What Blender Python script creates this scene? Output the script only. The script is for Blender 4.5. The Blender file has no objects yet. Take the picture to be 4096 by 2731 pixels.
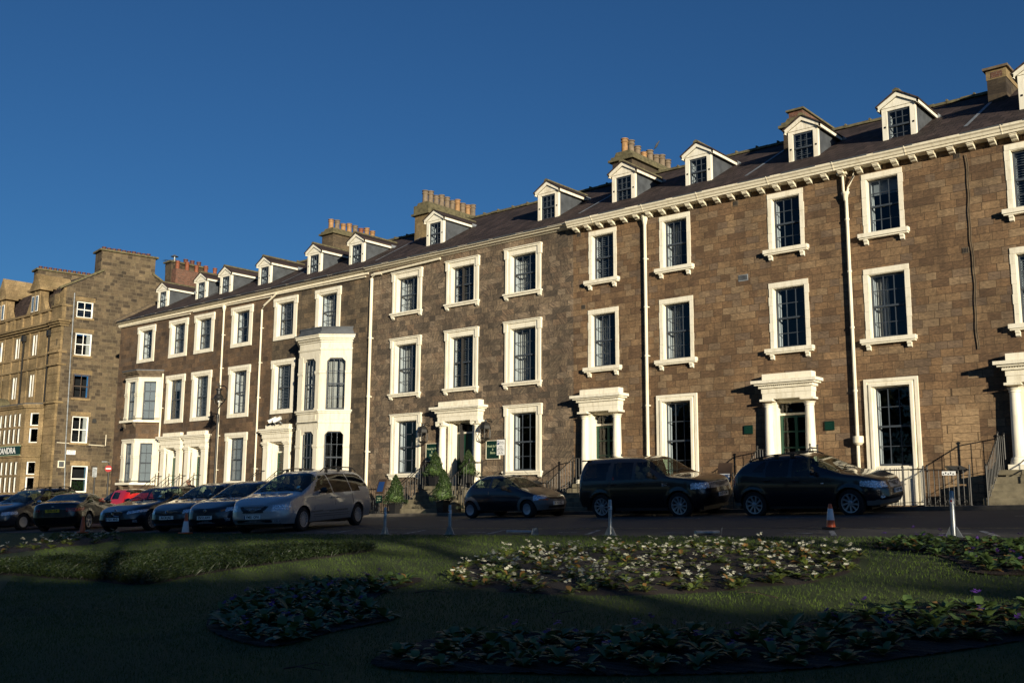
import bpy, math, random
import numpy as np
from math import sin, cos, tan, pi, radians, sqrt, hypot, atan2
from mathutils import Matrix, Vector
random.seed(7); RNG = np.random.default_rng(7)
S = bpy.context.scene; COL = S.collection

# ------------------------------------------------------------------ camera, world, sun, exposure
F = 4084.0; YAW = radians(40.77); PIT = radians(9.2); ROLL = radians(0.37); D = 31.0
_c, _s = cos(YAW), sin(YAW)
FW = np.array([-_s*cos(PIT), _c*cos(PIT), sin(PIT)]); _r = np.array([_c, _s, 0.0]); _u = np.cross(_r, FW)
RT = _r*cos(ROLL)+_u*sin(ROLL); UP = _u*cos(ROLL)-_r*sin(ROLL)
cd = bpy.data.cameras.new('camera'); cam = bpy.data.objects.new('camera', cd); COL.objects.link(cam)
cd.sensor_width = 36.0; cd.lens = F/4096*36; cd.clip_end = 3000; cd.clip_start = 0.1
M = Matrix.Identity(4)
for i in range(3): M[i][0] = RT[i]; M[i][1] = UP[i]; M[i][2] = -FW[i]
M[0][3], M[1][3], M[2][3] = 0, -D, 0
cam.matrix_world = M; S.camera = cam

SAZ = radians(60); SEL = radians(8)          # sun: 60 deg to the right of the facades' normal, 8 deg up
SD = Vector((sin(SAZ)*cos(SEL), -cos(SAZ)*cos(SEL), sin(SEL)))
W = bpy.data.worlds.new('World'); S.world = W; W.use_nodes = True
nt = W.node_tree; nt.nodes.clear()
sky = nt.nodes.new('ShaderNodeTexSky'); sky.sky_type = 'NISHITA'; sky.sun_disc = False
sky.sun_elevation = SEL; sky.sun_rotation = atan2(SD.x, SD.y)
sky.altitude = 200; sky.air_density = 1.0; sky.dust_density = 0.3; sky.ozone_density = 5.8
bg = nt.nodes.new('ShaderNodeBackground'); bg.inputs[1].default_value = 0.060
wo = nt.nodes.new('ShaderNodeOutputWorld'); nt.links.new(sky.outputs[0], bg.inputs[0]); nt.links.new(bg.outputs[0], wo.inputs[0])
ld = bpy.data.lights.new('sun', 'SUN'); ld.energy = 5.0; ld.angle = radians(0.53); ld.color = (1.0, 0.895, 0.69)
sun = bpy.data.objects.new('sun', ld); COL.objects.link(sun); sun.rotation_euler = SD.to_track_quat('Z', 'Y').to_euler()
S.view_settings.view_transform = 'Standard'; S.view_settings.look = 'None'; S.view_settings.exposure = 0.58; S.view_settings.gamma = 1.0
S.cycles.max_bounces = 6; S.cycles.transparent_max_bounces = 12

# ------------------------------------------------------------------ terrain height
def g0(Y):
    if Y > -4.2: return .09
    if Y > -13.2: return -.03+.049*(Y+4.2)
    if Y > -34: return -.471+.062*(Y+13.2)
    return -.471+.062*(-34+13.2)
def gz(X, Y): return g0(Y)+.0181*(max(-95, min(25, X))+9.1)
def ray(x, y):  # direction through a 2352-wide picture coordinate
    x *= 4096/2352; y *= 4096/2352
    return FW+RT*(x-2048)/F-UP*(y-1365.5)/F
def hit(x, y):
    d = ray(x, y); t = 3.0
    while t < 90:
        if d[2]*t < gz(d[0]*t, d[1]*t-D): break
        t += .02
    return d[0]*t, d[1]*t-D

# ------------------------------------------------------------------ materials
MATS = {}
class NT:
    def __init__(s, name):
        s.m = bpy.data.materials.new(name); s.m.use_nodes = True; s.t = s.m.node_tree; s.t.nodes.clear()
        s.out = s.n('ShaderNodeOutputMaterial'); MATS[name] = s.m
    def n(s, typ, **k):
        nd = s.t.nodes.new(typ)
        for a, b in k.items():
            if a.startswith('i_'):
                key = a[2:]; key = int(key) if key.isdigit() else key.replace('_', ' ')
                s.put(nd, key, b)
            else: setattr(nd, a, b)
        return nd
    def put(s, nd, key, v):
        if isinstance(v, bpy.types.NodeSocket): s.t.links.new(v, nd.inputs[key])
        else: nd.inputs[key].default_value = v
    def math(s, op, a, b=0.0, c=0.0):
        nd = s.n('ShaderNodeMath', operation=op)
        for i, v in enumerate((a, b, c)): s.put(nd, i, v)
        return nd.outputs[0]
    def noise(s, vec, scale, detail=3, rough=.55):
        return s.n('ShaderNodeTexNoise', i_Vector=vec, i_Scale=scale, i_Detail=detail, i_Roughness=rough).outputs['Fac']
    def ramp(s, fac, pts):
        r = s.n('ShaderNodeValToRGB'); s.put(r, 0, fac); e = r.color_ramp.elements
        while len(e) < len(pts): e.new(.5)
        for el, (p, c) in zip(e, pts): el.position = p; el.color = (c[0], c[1], c[2], 1)
        return r.outputs[0]
    def mix(s, fac, a, b, mode='MIX'):
        m = s.n('ShaderNodeMix', data_type='RGBA', blend_type=mode)
        s.put(m, 0, fac)
        for i, v in ((6, a), (7, b)): s.put(m, i, v if isinstance(v, bpy.types.NodeSocket) else (v[0], v[1], v[2], 1))
        return m.outputs[2]
    def pos(s): return s.n('ShaderNodeNewGeometry').outputs['Position']
    def bsdf(s, col, rough=.8, bump=None, bd=.02, bs=.5, **k):
        b = s.n('ShaderNodeBsdfPrincipled')
        s.put(b, 'Base Color', col if isinstance(col, bpy.types.NodeSocket) else (col[0], col[1], col[2], 1)); s.put(b, 'Roughness', rough)
        for a, v in k.items(): s.put(b, a.replace('_', ' '), v)
        if bump is not None:
            bn = s.n('ShaderNodeBump', i_Strength=bs, i_Distance=bd, i_Height=bump); s.put(b, 'Normal', bn.outputs[0])
        s.t.links.new(b.outputs[0], s.out.inputs[0]); return s.m

def stone(name, cols, rh=.24, bw=.52, mortar=(.03, .022, .015), streak=0.0, stain=.5, mort=.009, dark=(.35, .33, .32), bs=.6, blk=1.0):
    s = NT(name); p = s.pos(); sp = s.n('ShaderNodeSeparateXYZ', i_0=p)
    u = s.math('ADD', sp.outputs[0], sp.outputs[1]); z = sp.outputs[2]
    row = s.math('FLOOR', s.math('DIVIDE', z, rh))
    cv = s.n('ShaderNodeCombineXYZ', i_0=s.math('MULTIPLY', u, .9), i_1=s.math('MULTIPLY', row, 5.31)).outputs[0]
    wob = s.math('MULTIPLY', s.math('SUBTRACT', s.noise(cv, 1.0, 1), .5), bw*2.2)
    wz = s.math('MULTIPLY', s.math('SUBTRACT', s.noise(p, 1.3, 2), .5), .035)
    vec = s.n('ShaderNodeCombineXYZ', i_0=s.math('ADD', u, wob), i_1=s.math('ADD', z, wz)).outputs[0]
    br = s.n('ShaderNodeTexBrick', i_Vector=vec, i_Scale=1.0, i_Mortar_Size=mort, i_Mortar_Smooth=.15, i_Bias=0.0, i_Brick_Width=bw, i_Row_Height=rh)
    br.offset = .5; s.put(br, 'Color1', (0, 0, 0, 1)); s.put(br, 'Color2', (1, 1, 1, 1)); s.put(br, 'Mortar', (.5, .5, .5, 1))
    rnd = s.n('ShaderNodeSeparateColor', i_0=br.outputs[0]).outputs[0]
    n = len(cols); c = s.ramp(rnd, [(.08+.84*i/(n-1), cols[i]) for i in range(n)])
    gr = s.noise(s.n('ShaderNodeCombineXYZ', i_0=u, i_1=s.math('MULTIPLY', z, 2.5), i_2=sp.outputs[1]).outputs[0], 9, 5, .65)
    c = s.mix(.55, c, s.ramp(gr, [(.28, (.30, .30, .30)), (.72, (1.75, 1.72, 1.68))]), 'MULTIPLY')
    if streak:
        rv = s.math('MULTIPLY', rnd, 9.0)
        dd = s.n('ShaderNodeCombineXYZ', i_0=s.math('MULTIPLY', s.math('ADD', u, s.math('MULTIPLY', z, s.math('SUBTRACT', s.math('MULTIPLY', rnd, 4.0), 2.0))), 14), i_1=rv, i_2=s.math('MULTIPLY', z, 2)).outputs[0]
        c = s.mix(streak, c, s.ramp(s.noise(dd, 1.4, 3), [(.35, (.6, .6, .62)), (.7, (1.65, 1.6, 1.5))]), 'MULTIPLY')
    big = s.noise(p, .55, 4, .6)
    c = s.mix(stain, c, s.ramp(big, [(.38, dark), (.62, (1.1, 1.07, 1.03))]), 'MULTIPLY')
    sv = s.n('ShaderNodeCombineXYZ', i_0=s.math('MULTIPLY', u, 2.2), i_1=s.math('MULTIPLY', z, .28), i_2=3.0).outputs[0]
    c = s.mix(stain*.8, c, s.ramp(s.noise(sv, 1.0, 4, .7), [(.36, (.52, .52, .54)), (.5, (1, 1, 1)), (.72, (1.22, 1.2, 1.16))]), 'MULTIPLY')
    fine = s.noise(s.n('ShaderNodeCombineXYZ', i_0=s.math('MULTIPLY', u, 1.0), i_1=s.math('MULTIPLY', z, 3.2), i_2=s.math('MULTIPLY', rnd, 7.0)).outputs[0], 3.4, 4, .7)
    c = s.mix(.6, c, s.ramp(fine, [(.3, (.6, .6, .6)), (.7, (1.4, 1.38, 1.34))]), 'MULTIPLY')
    c = s.mix(br.outputs['Fac'], c, mortar)
    hgt = s.math('ADD', s.math('MULTIPLY', s.math('SUBTRACT', 1.0, br.outputs['Fac']), .7), s.math('MULTIPLY', gr, .55))
    return s.bsdf(c, .9, hgt, .018, bs)
def plain(name, col, rough=.7, var=.25, sc=4, bump=0.0, metal=0.0, **k):
    s = NT(name); p = s.pos(); n = s.noise(p, sc, 4)
    c = s.mix(1.0, col, s.ramp(n, [(.3, (1-var,)*3), (.7, (1+var*.6,)*3)]), 'MULTIPLY')
    return s.bsdf(c, rough, n if bump else None, .01, bump or .5, Metallic=metal, **k)

stone('stone_brown', [(0.072, 0.046, 0.028), (0.114, 0.073, 0.043), (0.154, 0.097, 0.055), (0.089, 0.058, 0.036), (0.132, 0.083, 0.048), (0.100, 0.070, 0.048)], .235, .48, (.11, .08, .052), mort=.006, stain=.6)
stone('stone_dark', [(0.056, 0.044, 0.031), (0.102, 0.079, 0.053), (0.148, 0.112, 0.072), (0.077, 0.060, 0.041), (0.160, 0.116, 0.071)], .235, .46, (.036, .028, .02), streak=.5, mort=.007, stain=.65)
stone('stone_grey', [(0.082, 0.065, 0.050), (0.137, 0.108, 0.078), (0.186, 0.141, 0.097), (0.110, 0.086, 0.064), (0.160, 0.113, 0.077), (0.211, 0.166, 0.121)], .235, .40, (.05, .038, .026), streak=1.0, mort=.006, stain=.6)
stone('stone_gold', [(.112, .068, .038), (.162, .100, .054), (.21, .138, .076), (.132, .080, .044), (.185, .114, .060), (.225, .158, .094), (.145, .10, .066)], .235, .43, (.058, .036, .018), streak=.3, mort=.008, stain=.5)
stone('stone_patch', [(.27, .18, .10), (.30, .205, .115), (.25, .165, .09)], .245, .62, (.06, .036, .018), mort=.008, stain=.25)
stone('stone_rubble', [(.046, .034, .022), (.095, .070, .042), (.14, .106, .064), (.070, .052, .033), (.115, .088, .052)], .23, .44, (.125, .098, .062), mort=.011, stain=.5)
stone('stone_ashlar', [(.19, .135, .07), (.24, .172, .09), (.28, .205, .11), (.21, .15, .078)], .45, .9, (.10, .075, .045), mort=.006, stain=.6, dark=(.45, .45, .36), bs=.3)
stone('stone_stack', [(.038, .027, .018), (.07, .052, .033), (.10, .075, .046), (.05, .038, .026)], .32, .6, (.04, .03, .022), mort=.01, stain=.7)
stone('stone_plinth', [(.13, .10, .062), (.18, .14, .085), (.155, .118, .075)], .33, 1.1, (.05, .04, .026), mort=.008, stain=.6)
stone('brick_red', [(.12, .052, .034), (.16, .07, .045), (.09, .042, .028)], .075, .22, (.16, .13, .10), mort=.006, stain=.5)
stone('paving', [(.13, .12, .10), (.16, .145, .125), (.11, .10, .088)], .6, .9, (.05, .045, .04), mort=.006, stain=.4)
def pavfix():  # paving uses world X and Y
    t = MATS['paving'].node_tree
    sp = [n for n in t.nodes if n.type == 'SEPXYZ'][0]
    for l in list(t.links):
        if l.from_node == sp and l.from_socket.name == 'Z': ts = l.to_socket; t.links.remove(l); t.links.new(sp.outputs[1], ts)
    add = [n for n in t.nodes if n.type == 'MATH' and n.operation == 'ADD' and n.inputs[0].is_linked and n.inputs[0].links[0].from_node == sp][0]
    for l in list(add.inputs[1].links): t.links.remove(l)
    add.inputs[1].default_value = 0
pavfix()
def cream(name, col, dirt=.35):
    s = NT(name); p = s.pos(); sp = s.n('ShaderNodeSeparateXYZ', i_0=p)
    v = s.n('ShaderNodeCombineXYZ', i_0=s.math('MULTIPLY', sp.outputs[0], 5), i_1=s.math('MULTIPLY', sp.outputs[1], 5), i_2=s.math('MULTIPLY', sp.outputs[2], .8)).outputs[0]
    c = s.mix(dirt, col, s.ramp(s.noise(v, 1.6, 5, .65), [(.3, (.66, .62, .54)), (.52, (1, 1, 1))]), 'MULTIPLY')
    c = s.mix(.12, c, s.ramp(s.noise(p, 25, 3), [(.3, (.6, .6, .6)), (.7, (1.1, 1.1, 1.1))]), 'MULTIPLY')
    return s.bsdf(c, .55, s.noise(p, 12, 3), .004, .4)
cream('cream_paint', (.80, .745, .61), .6); cream('bay_cream_dimmed', (.66, .615, .50), .6); cream('white_paint', (.77, .73, .62), .6); cream('gutter_paint', (.77, .70, .545), .6)  # bays reuse the cream, darkened so their sun-facing sides don't burn out
cream('flaking_paint', (.78, .72, .60), .9)
plain('sash_grey', (.045, .055, .07), .45, .2)
plain('white_sash', (.8, .78, .72), .45, .1)
plain('lead', (.065, .072, .082), .55, .35, 3, .2)
plain('lead_pale', (.22, .24, .26), .5, .45, 5, .2)
plain('iron', (.014, .013, .012), .5, .3, 8)
plain('bracket_stone', (.12, .09, .058), .9, .5, 5, .4)
plain('mossy_stone', (.11, .095, .05), .95, .5, 6, .5)
plain('step_stone', (.17, .145, .095), .9, .45, 4, .4)
plain('green_paint', (.008, .05, .03), .3, .15)
plain('green_sign', (.003, .022, .014), .35, .1)
plain('gold_letter', (.35, .42, .26), .4, .1)
plain('kerb_stone', (.12, .105, .085), .9, .4, 3, .4)
plain('blind_cloth', (.34, .345, .33), .8, .08, 2)
plain('curtain_cloth', (.66, .60, .50), .85, .15, 3)
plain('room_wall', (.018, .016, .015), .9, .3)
plain('pot_buff', (.28, .155, .065), .75, .35, 6); plain('pot_grey', (.16, .12, .08), .85, .4, 6)
plain('pot_orange', (.20, .062, .028), .75, .3, 6); plain('pot_red', (.085, .026, .018), .7, .3, 6)
plain('galvanised', (.34, .36, .37), .4, .3, 9, 0, .6)
plain('black_plastic', (.012, .012, .013), .45, .2); plain('rubber', (.014, .013, .013), .85, .3, 12)
plain('orange_plastic', (.75, .12, .025), .4, .15, 6); plain('reflective_white', (.72, .72, .72), .35, .12, 8)
plain('sign_white', (.78, .78, .76), .45, .05); plain('sign_red', (.30, .008, .010), .4, .05); plain('sign_blue', (.012, .04, .14), .4, .05)
plain('ink', (.01, .01, .012), .6, 0.0); plain('plate_yellow', (.80, .50, .03), .35, .05); plain('plate_white', (.95, .95, .90), .35, .04)
plain('skin', (.42, .22, .15), .55, .1); plain('dark_cloth', (.012, .012, .015), .9, .3, 10); plain('bird_grey', (.05, .055, .065), .8, .3)
plain('wood_dark', (.05, .03, .018), .6, .3); plain('mint_sticker', (.45, .70, .66), .4, .05); plain('seat_cloth', (.018, .018, .02), .9, .2)
plain('seat_pale', (.20, .20, .19), .9, .2)
def slate():
    s = NT('slate'); p = s.pos(); sp = s.n('ShaderNodeSeparateXYZ', i_0=p)
    v = s.n('ShaderNodeCombineXYZ', i_0=s.math('ADD', sp.outputs[0], 0.0), i_1=s.math('MULTIPLY', sp.outputs[2], 1.9)).outputs[0]
    br = s.n('ShaderNodeTexBrick', i_Vector=v, i_Scale=1.0, i_Mortar_Size=.014, i_Mortar_Smooth=.2, i_Brick_Width=.32, i_Row_Height=.4)
    s.put(br, 'Color1', (.030, .021, .020, 1)); s.put(br, 'Color2', (.062, .043, .040, 1)); s.put(br, 'Mortar', (.012, .009, .01, 1))
    c = s.mix(.6, br.outputs[0], s.ramp(s.noise(p, 1.2, 4), [(.3, (.6, .6, .6)), (.7, (1.3, 1.25, 1.2))]), 'MULTIPLY')
    c = s.mix(s.ramp(s.noise(p, 16, 3), [(.66, (0, 0, 0)), (.74, (.5, .5, .5))]), c, (.14, .125, .105))
    saw = s.math('FRACT', s.math('DIVIDE', s.math('MULTIPLY', sp.outputs[2], 1.9), .4))
    h = s.math('ADD', s.math('MULTIPLY', saw, -.6), s.math('MULTIPLY', s.math('SUBTRACT', 1.0, br.outputs['Fac']), .6))
    s.bsdf(c, .85, h, .03, .9, Specular_IOR_Level=.25)
slate()
def glassm(name, tint, fac0=0.0, rough=.01, bend=.25):
    s = NT(name); tr = s.n('ShaderNodeBsdfTransparent'); s.put(tr, 0, (*tint, 1))
    gl = s.n('ShaderNodeBsdfGlossy', i_Roughness=rough); s.put(gl, 0, (1, 1, 1, 1))
    if bend: bn = s.n('ShaderNodeBump', i_Strength=bend, i_Distance=.01, i_Height=s.noise(s.pos(), 2.2, 2)); s.put(gl, 'Normal', bn.outputs[0])
    ge = s.n('ShaderNodeNewGeometry'); dt = s.n('ShaderNodeVectorMath', operation='DOT_PRODUCT'); s.put(dt, 0, ge.outputs['Incoming']); s.put(dt, 1, ge.outputs['Normal'])
    sch = s.math('POWER', s.math('SUBTRACT', 1.0, s.math('ABSOLUTE', dt.outputs['Value'])), 5.0); f = s.math('ADD', s.math('MULTIPLY', sch, .75), .045+fac0)
    mx = s.n('ShaderNodeMixShader'); s.put(mx, 0, f); s.put(mx, 1, tr.outputs[0]); s.put(mx, 2, gl.outputs[0]); s.t.links.new(mx.outputs[0], s.out.inputs[0])
glassm('window_glass', (.62, .68, .74)); glassm('car_glass', (.38, .46, .42), .02, .01, 0); glassm('privacy_glass', (.05, .05, .05), .02, .01, 0)
glassm('lamp_glass', (.8, .82, .85), .06, .05, .0)
def paint(name, col, metal=.0, rough=.28, flake=True):
    s = NT(name); b = s.bsdf(col, rough, Metallic=metal)
    bs = [n for n in s.t.nodes if n.type == 'BSDF_PRINCIPLED'][0]
    bs.inputs['Coat Weight'].default_value = 1.0; bs.inputs['Coat Roughness'].default_value = .03
    n = s.noise(s.pos(), 60 if metal else 1.5, 2); s.put(bs, 'Base Color', s.mix(1.0, col, s.ramp(n, [(.3, (.85,)*3), (.7, (1.12,)*3)]), 'MULTIPLY'))
paint('paint_silver', (.36, .375, .40), .4, .36); paint('paint_black', (.004, .004, .005)); paint('paint_blueblack', (.003, .004, .009))
paint('paint_navy', (.004, .007, .016)); paint('paint_slate', (.010, .013, .020), .1); paint('paint_graphite', (.030, .030, .036), .2)
paint('paint_red', (.42, .012, .012)); paint('grey_bumper', (.15, .145, .14), 0, .6)
MATS['grey_bumper'].node_tree.nodes['Principled BSDF'].inputs['Coat Weight'].default_value = 0
s = NT('chrome'); s.bsdf((.7, .72, .75), .12, Metallic=1.0)
s = NT('alloy'); s.bsdf((.48, .49, .52), .3, Metallic=.6)
s = NT('alloy_dull'); s.bsdf((.45, .45, .46), .4, Metallic=.5)
def lampmat(name, col, em=.0):
    s = NT(name); p = s.pos(); v = s.n('ShaderNodeTexVoronoi', i_Vector=p, i_Scale=26.0)
    c = s.mix(1.0, col, s.ramp(v.outputs['Distance'], [(.1, (1.3, 1.3, 1.3)), (.6, (.55, .55, .6))]), 'MULTIPLY')
    s.bsdf(c, .12, v.outputs['Distance'], .02, .7, Metallic=.55, Coat_Weight=1.0)
lampmat('headlight_lens', (.85, .88, .92)); lampmat('tail_lens', (.30, .008, .012)); lampmat('amber_lens', (.65, .16, .02))
def asphalt():
    s = NT('asphalt'); p = s.pos(); n = s.noise(p, 45, 3, .7); b = s.noise(p, .35, 5, .6)
    c = s.ramp(n, [(.3, (.030, .028, .028)), (.7, (.062, .058, .056))]); c = s.mix(.7, c, s.ramp(b, [(.35, (.6, .6, .6)), (.65, (1.25, 1.22, 1.2))]), 'MULTIPLY')
    s.bsdf(c, .85, n, .006, .5)
asphalt()
def linepaint(name, col):
    s = NT(name); p = s.pos(); n = s.noise(p, 9, 4, .7)
    c = s.mix(s.ramp(n, [(.42, (0, 0, 0)), (.6, (1, 1, 1))]), (.05, .048, .046), col); s.bsdf(c, .8)
linepaint('line_white', (.62, .62, .60)); linepaint('line_yellow', (.55, .42, .13))
def grassm(name, a, b, sc):
    s = NT(name); p = s.pos(); c = s.ramp(s.noise(p, sc, 5, .7), [(.3, a), (.7, b)])
    c = s.mix(.6, c, s.ramp(s.noise(p, .5, 4), [(.35, (.55, .65, .6)), (.65, (1.3, 1.2, 1.0))]), 'MULTIPLY'); s.bsdf(c, .9, s.noise(p, 60, 3), .03, .8)
grassm('turf', (.028, .045, .003), (.044, .070, .005), 26); grassm('grass_blade', (.034, .062, .003), (.064, .11, .006), 3)
grassm('soil_dark', (.010, .006, .004), (.028, .015, .010), 14); grassm('far_ground', (.02, .03, .012), (.04, .05, .02), .5)
def leafm(name, a, b, sc=6.0):
    s = NT(name); p = s.pos(); c = s.ramp(s.noise(p, sc, 3), [(.3, a), (.7, b)]); m = s.bsdf(c, .5)
    bs = [n for n in s.t.nodes if n.type == 'BSDF_PRINCIPLED'][0]
    tl = s.n('ShaderNodeBsdfTranslucent'); s.put(tl, 0, c); mx = s.n('ShaderNodeMixShader', i_0=.25); s.put(mx, 1, bs.outputs[0]); s.put(mx, 2, tl.outputs[0])
    s.t.links.new(mx.outputs[0], s.out.inputs[0])
leafm('primrose_leaf', (.05, .10, .02), (.19, .21, .05)); leafm('dark_leaf', (.045, .09, .028), (.12, .18, .05)); leafm('topiary_leaf', (.014, .032, .009), (.038, .068, .016), 14)
leafm('feather_leaf', (.008, .017, .003), (.018, .031, .006)); leafm('belt_leaf', (.03, .05, .015), (.07, .09, .03), 1.0); leafm('dead_leaf', (.16, .09, .03), (.28, .16, .05))
leafm('petal_white', (.55, .54, .40), (.74, .73, .60)); leafm('petal_purple', (.05, .02, .14), (.12, .04, .30)); plain('bark', (.06, .045, .03), .9, .5, 5, .5)

# ------------------------------------------------------------------ mesh builder
class MB:
    def __init__(s): s.v = []; s.f = []
    def add(s, vs, fs):
        o = len(s.v); s.v += [tuple(p) for p in vs]; s.f += [tuple(i+o for i in f) for f in fs]; return s
    def box(s, x0, x1, y0, y1, z0, z1):
        return s.add([(x0, y0, z0), (x1, y0, z0), (x1, y1, z0), (x0, y1, z0), (x0, y0, z1), (x1, y0, z1), (x1, y1, z1), (x0, y1, z1)],
                     [(0, 3, 2, 1), (4, 5, 6, 7), (0, 1, 5, 4), (1, 2, 6, 5), (2, 3, 7, 6), (3, 0, 4, 7)])
    def cbox(s, x0, x1, y0, y1, z0, z1, b=.01):      # chamfered box
        vs = []; sg = ((0, 0), (1, 0), (1, 1), (0, 1))
        for z, dz in ((z0, 0), (z0+b, 1), (z1-b, 1), (z1, 0)):
            k = 0 if dz else b
            vs += [(x0+k, y0+k, z), (x1-k, y0+k, z), (x1-k, y1-k, z), (x0+k, y1-k, z)]
        fs = [(3, 2, 1, 0), (12, 13, 14, 15)]
        for l in range(3):
            for q in range(4): a = l*4+q; c = l*4+(q+1) % 4; fs.append((a, c, c+4, a+4))
        return s.add(vs, fs)
    def quad(s, *p): return s.add(p, [tuple(range(len(p)))])
    def prism(s, poly, y0, y1):                       # poly in (x,z) extruded along y
        n = len(poly); vs = [(x, y0, z) for x, z in poly]+[(x, y1, z) for x, z in poly]
        return s.add(vs, [tuple(range(n)), tuple(range(2*n-1, n-1, -1))]+[(i, i+n, (i+1) % n+n, (i+1) % n) for i in range(n)])
    def prismx(s, poly, x0, x1):                      # poly in (y,z) extruded along x
        n = len(poly); vs = [(x0, y, z) for y, z in poly]+[(x1, y, z) for y, z in poly]
        return s.add(vs, [tuple(range(n-1, -1, -1)), tuple(range(n, 2*n))]+[(i, (i+1) % n, (i+1) % n+n, i+n) for i in range(n)])
    def prismz(s, poly, z0, z1):
        n = len(poly); vs = [(x, y, z0) for x, y in poly]+[(x, y, z1) for x, y in poly]
        return s.add(vs, [tuple(range(n-1, -1, -1)), tuple(range(n, 2*n))]+[(i, (i+1) % n, (i+1) % n+n, i+n) for i in range(n)])
    def lathe(s, prof, c=(0, 0, 0), n=16, axis='z', sx=1.0, sy=1.0, caps=True):
        vs = []; fs = []
        for r, h in prof:
            for i in range(n):
                a = 2*pi*i/n; p = (r*cos(a)*sx, r*sin(a)*sy, h)
                if axis == 'y': p = (p[0], h, p[1])
                if axis == 'x': p = (h, p[0], p[1])
                vs.append((c[0]+p[0], c[1]+p[1], c[2]+p[2]))
        for j in range(len(prof)-1):
            for i in range(n): fs.append((j*n+i, j*n+(i+1) % n, (j+1)*n+(i+1) % n, (j+1)*n+i))
        if caps: fs.append(tuple(range(n-1, -1, -1))); fs.append(tuple(range((len(prof)-1)*n, len(prof)*n)))
        return s.add(vs, fs)
    def tube(s, pts, r, n=6):
        pts = [Vector(p) for p in pts]; vs = []; fs = []; m = len(pts)
        rs = r if isinstance(r, (list, tuple)) else [r]*m
        for k, p in enumerate(pts):
            t = (pts[min(k+1, m-1)]-pts[max(k-1, 0)]).normalized(); a = Vector((0, 0, 1)) if abs(t.z) < .9 else Vector((1, 0, 0))
            e1 = t.cross(a).normalized(); e2 = t.cross(e1)
            for i in range(n):
                w = 2*pi*i/n; q = p+(e1*cos(w)+e2*sin(w))*rs[k]; vs.append(tuple(q))
        for k in range(m-1):
            for i in range(n): fs.append((k*n+i, k*n+(i+1) % n, (k+1)*n+(i+1) % n, (k+1)*n+i))
        fs.append(tuple(range(n))); fs.append(tuple(range((m-1)*n, m*n)))
        return s.add(vs, fs)
    def xf(s, Mx): s.v = [tuple(Mx @ Vector(p)) for p in s.v]; return s
    def merge(s, o): return s.add(o.v, o.f)
    def build(s, name, mat, parent=None, smooth=False, off=(0, 0, 0), fix=False):
        me = bpy.data.meshes.new(name)
        vs = [(a-off[0], b-off[1], c-off[2]) for a, b, c in s.v] if any(off) else s.v
        me.from_pydata(vs, [], s.f); me.update()
        for mm in (mat if isinstance(mat, (list, tuple)) else [mat]): me.materials.append(MATS[mm])
        import bmesh
        if fix or smooth:
            b = bmesh.new(); b.from_mesh(me)
            bmesh.ops.recalc_face_normals(b, faces=b.faces); b.to_mesh(me); b.free()
        if smooth:
            me.shade_smooth(); me.set_sharp_from_angle(angle=radians(38))
        o = bpy.data.objects.new(name, me); COL.objects.link(o)
        if parent: o.parent = parent
        return o
def npmesh(name, V, Fq, mat, parent=None, smooth=False):   # numpy verts, equal-size faces
    me = bpy.data.meshes.new(name); V = np.asarray(V, np.float32); Fq = np.asarray(Fq, np.int32); k = Fq.shape[1]
    me.vertices.add(len(V)); me.vertices.foreach_set('co', V.ravel()); me.loops.add(Fq.size); me.loops.foreach_set('vertex_index', Fq.ravel())
    me.polygons.add(len(Fq)); me.polygons.foreach_set('loop_start', np.arange(0, Fq.size, k, dtype=np.int32))
    me.update(calc_edges=True); me.validate()
    for mm in (mat if isinstance(mat, (list, tuple)) else [mat]): me.materials.append(MATS[mm])
    if smooth: me.shade_smooth()
    o = bpy.data.objects.new(name, me); COL.objects.link(o)
    if parent: o.parent = parent
    return o
def split_loose(names):
    for o in [q for q in bpy.data.objects if q.type == 'MESH' and q.name.split('.')[0] in names]:
        me = o.data; n = len(me.vertices); par = list(range(n))
        def fd(a):
            while par[a] != a: par[a] = par[par[a]]; a = par[a]
            return a
        for e in me.edges:
            a, b = fd(e.vertices[0]), fd(e.vertices[1])
            if a != b: par[a] = b
        if len({fd(i) for i in range(n)}) < 2: continue
        groups = {}
        for p in me.polygons: groups.setdefault(fd(p.vertices[0]), []).append(p)
        nm = names[o.name.split('.')[0]]
        for ps in groups.values():
            ids = sorted({v for p in ps for v in p.vertices}); mp = {v: i for i, v in enumerate(ids)}
            m2 = bpy.data.meshes.new(nm); m2.from_pydata([me.vertices[i].co for i in ids], [], [[mp[v] for v in p.vertices] for p in ps])
            for mt in me.materials: m2.materials.append(mt)
            for f, p in zip(m2.polygons, ps): f.use_smooth = p.use_smooth
            q = bpy.data.objects.new(nm, m2); COL.objects.link(q); q.parent = o.parent; q.location = o.location; q.rotation_euler = o.rotation_euler
        bpy.data.objects.remove(o)
def tag(o, label=None, cat=None, group=None, kind=None):
    if label: o['label'] = label
    if cat: o['category'] = cat
    if group: o['group'] = group
    if kind: o['kind'] = kind
    return o
def thing(name, loc, label, cat, rz=0, group=None):
    o = bpy.data.objects.new(name, None); COL.objects.link(o); o.location = loc; o.rotation_euler = (0, 0, rz); o.empty_display_size = .2
    return tag(o, label, cat, group)
def copy_tree(o, parent=None):
    c = o.copy(); COL.objects.link(c); c.parent = parent
    for ch in [x for x in o.children]: copy_tree(ch, c)
    return c
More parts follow.
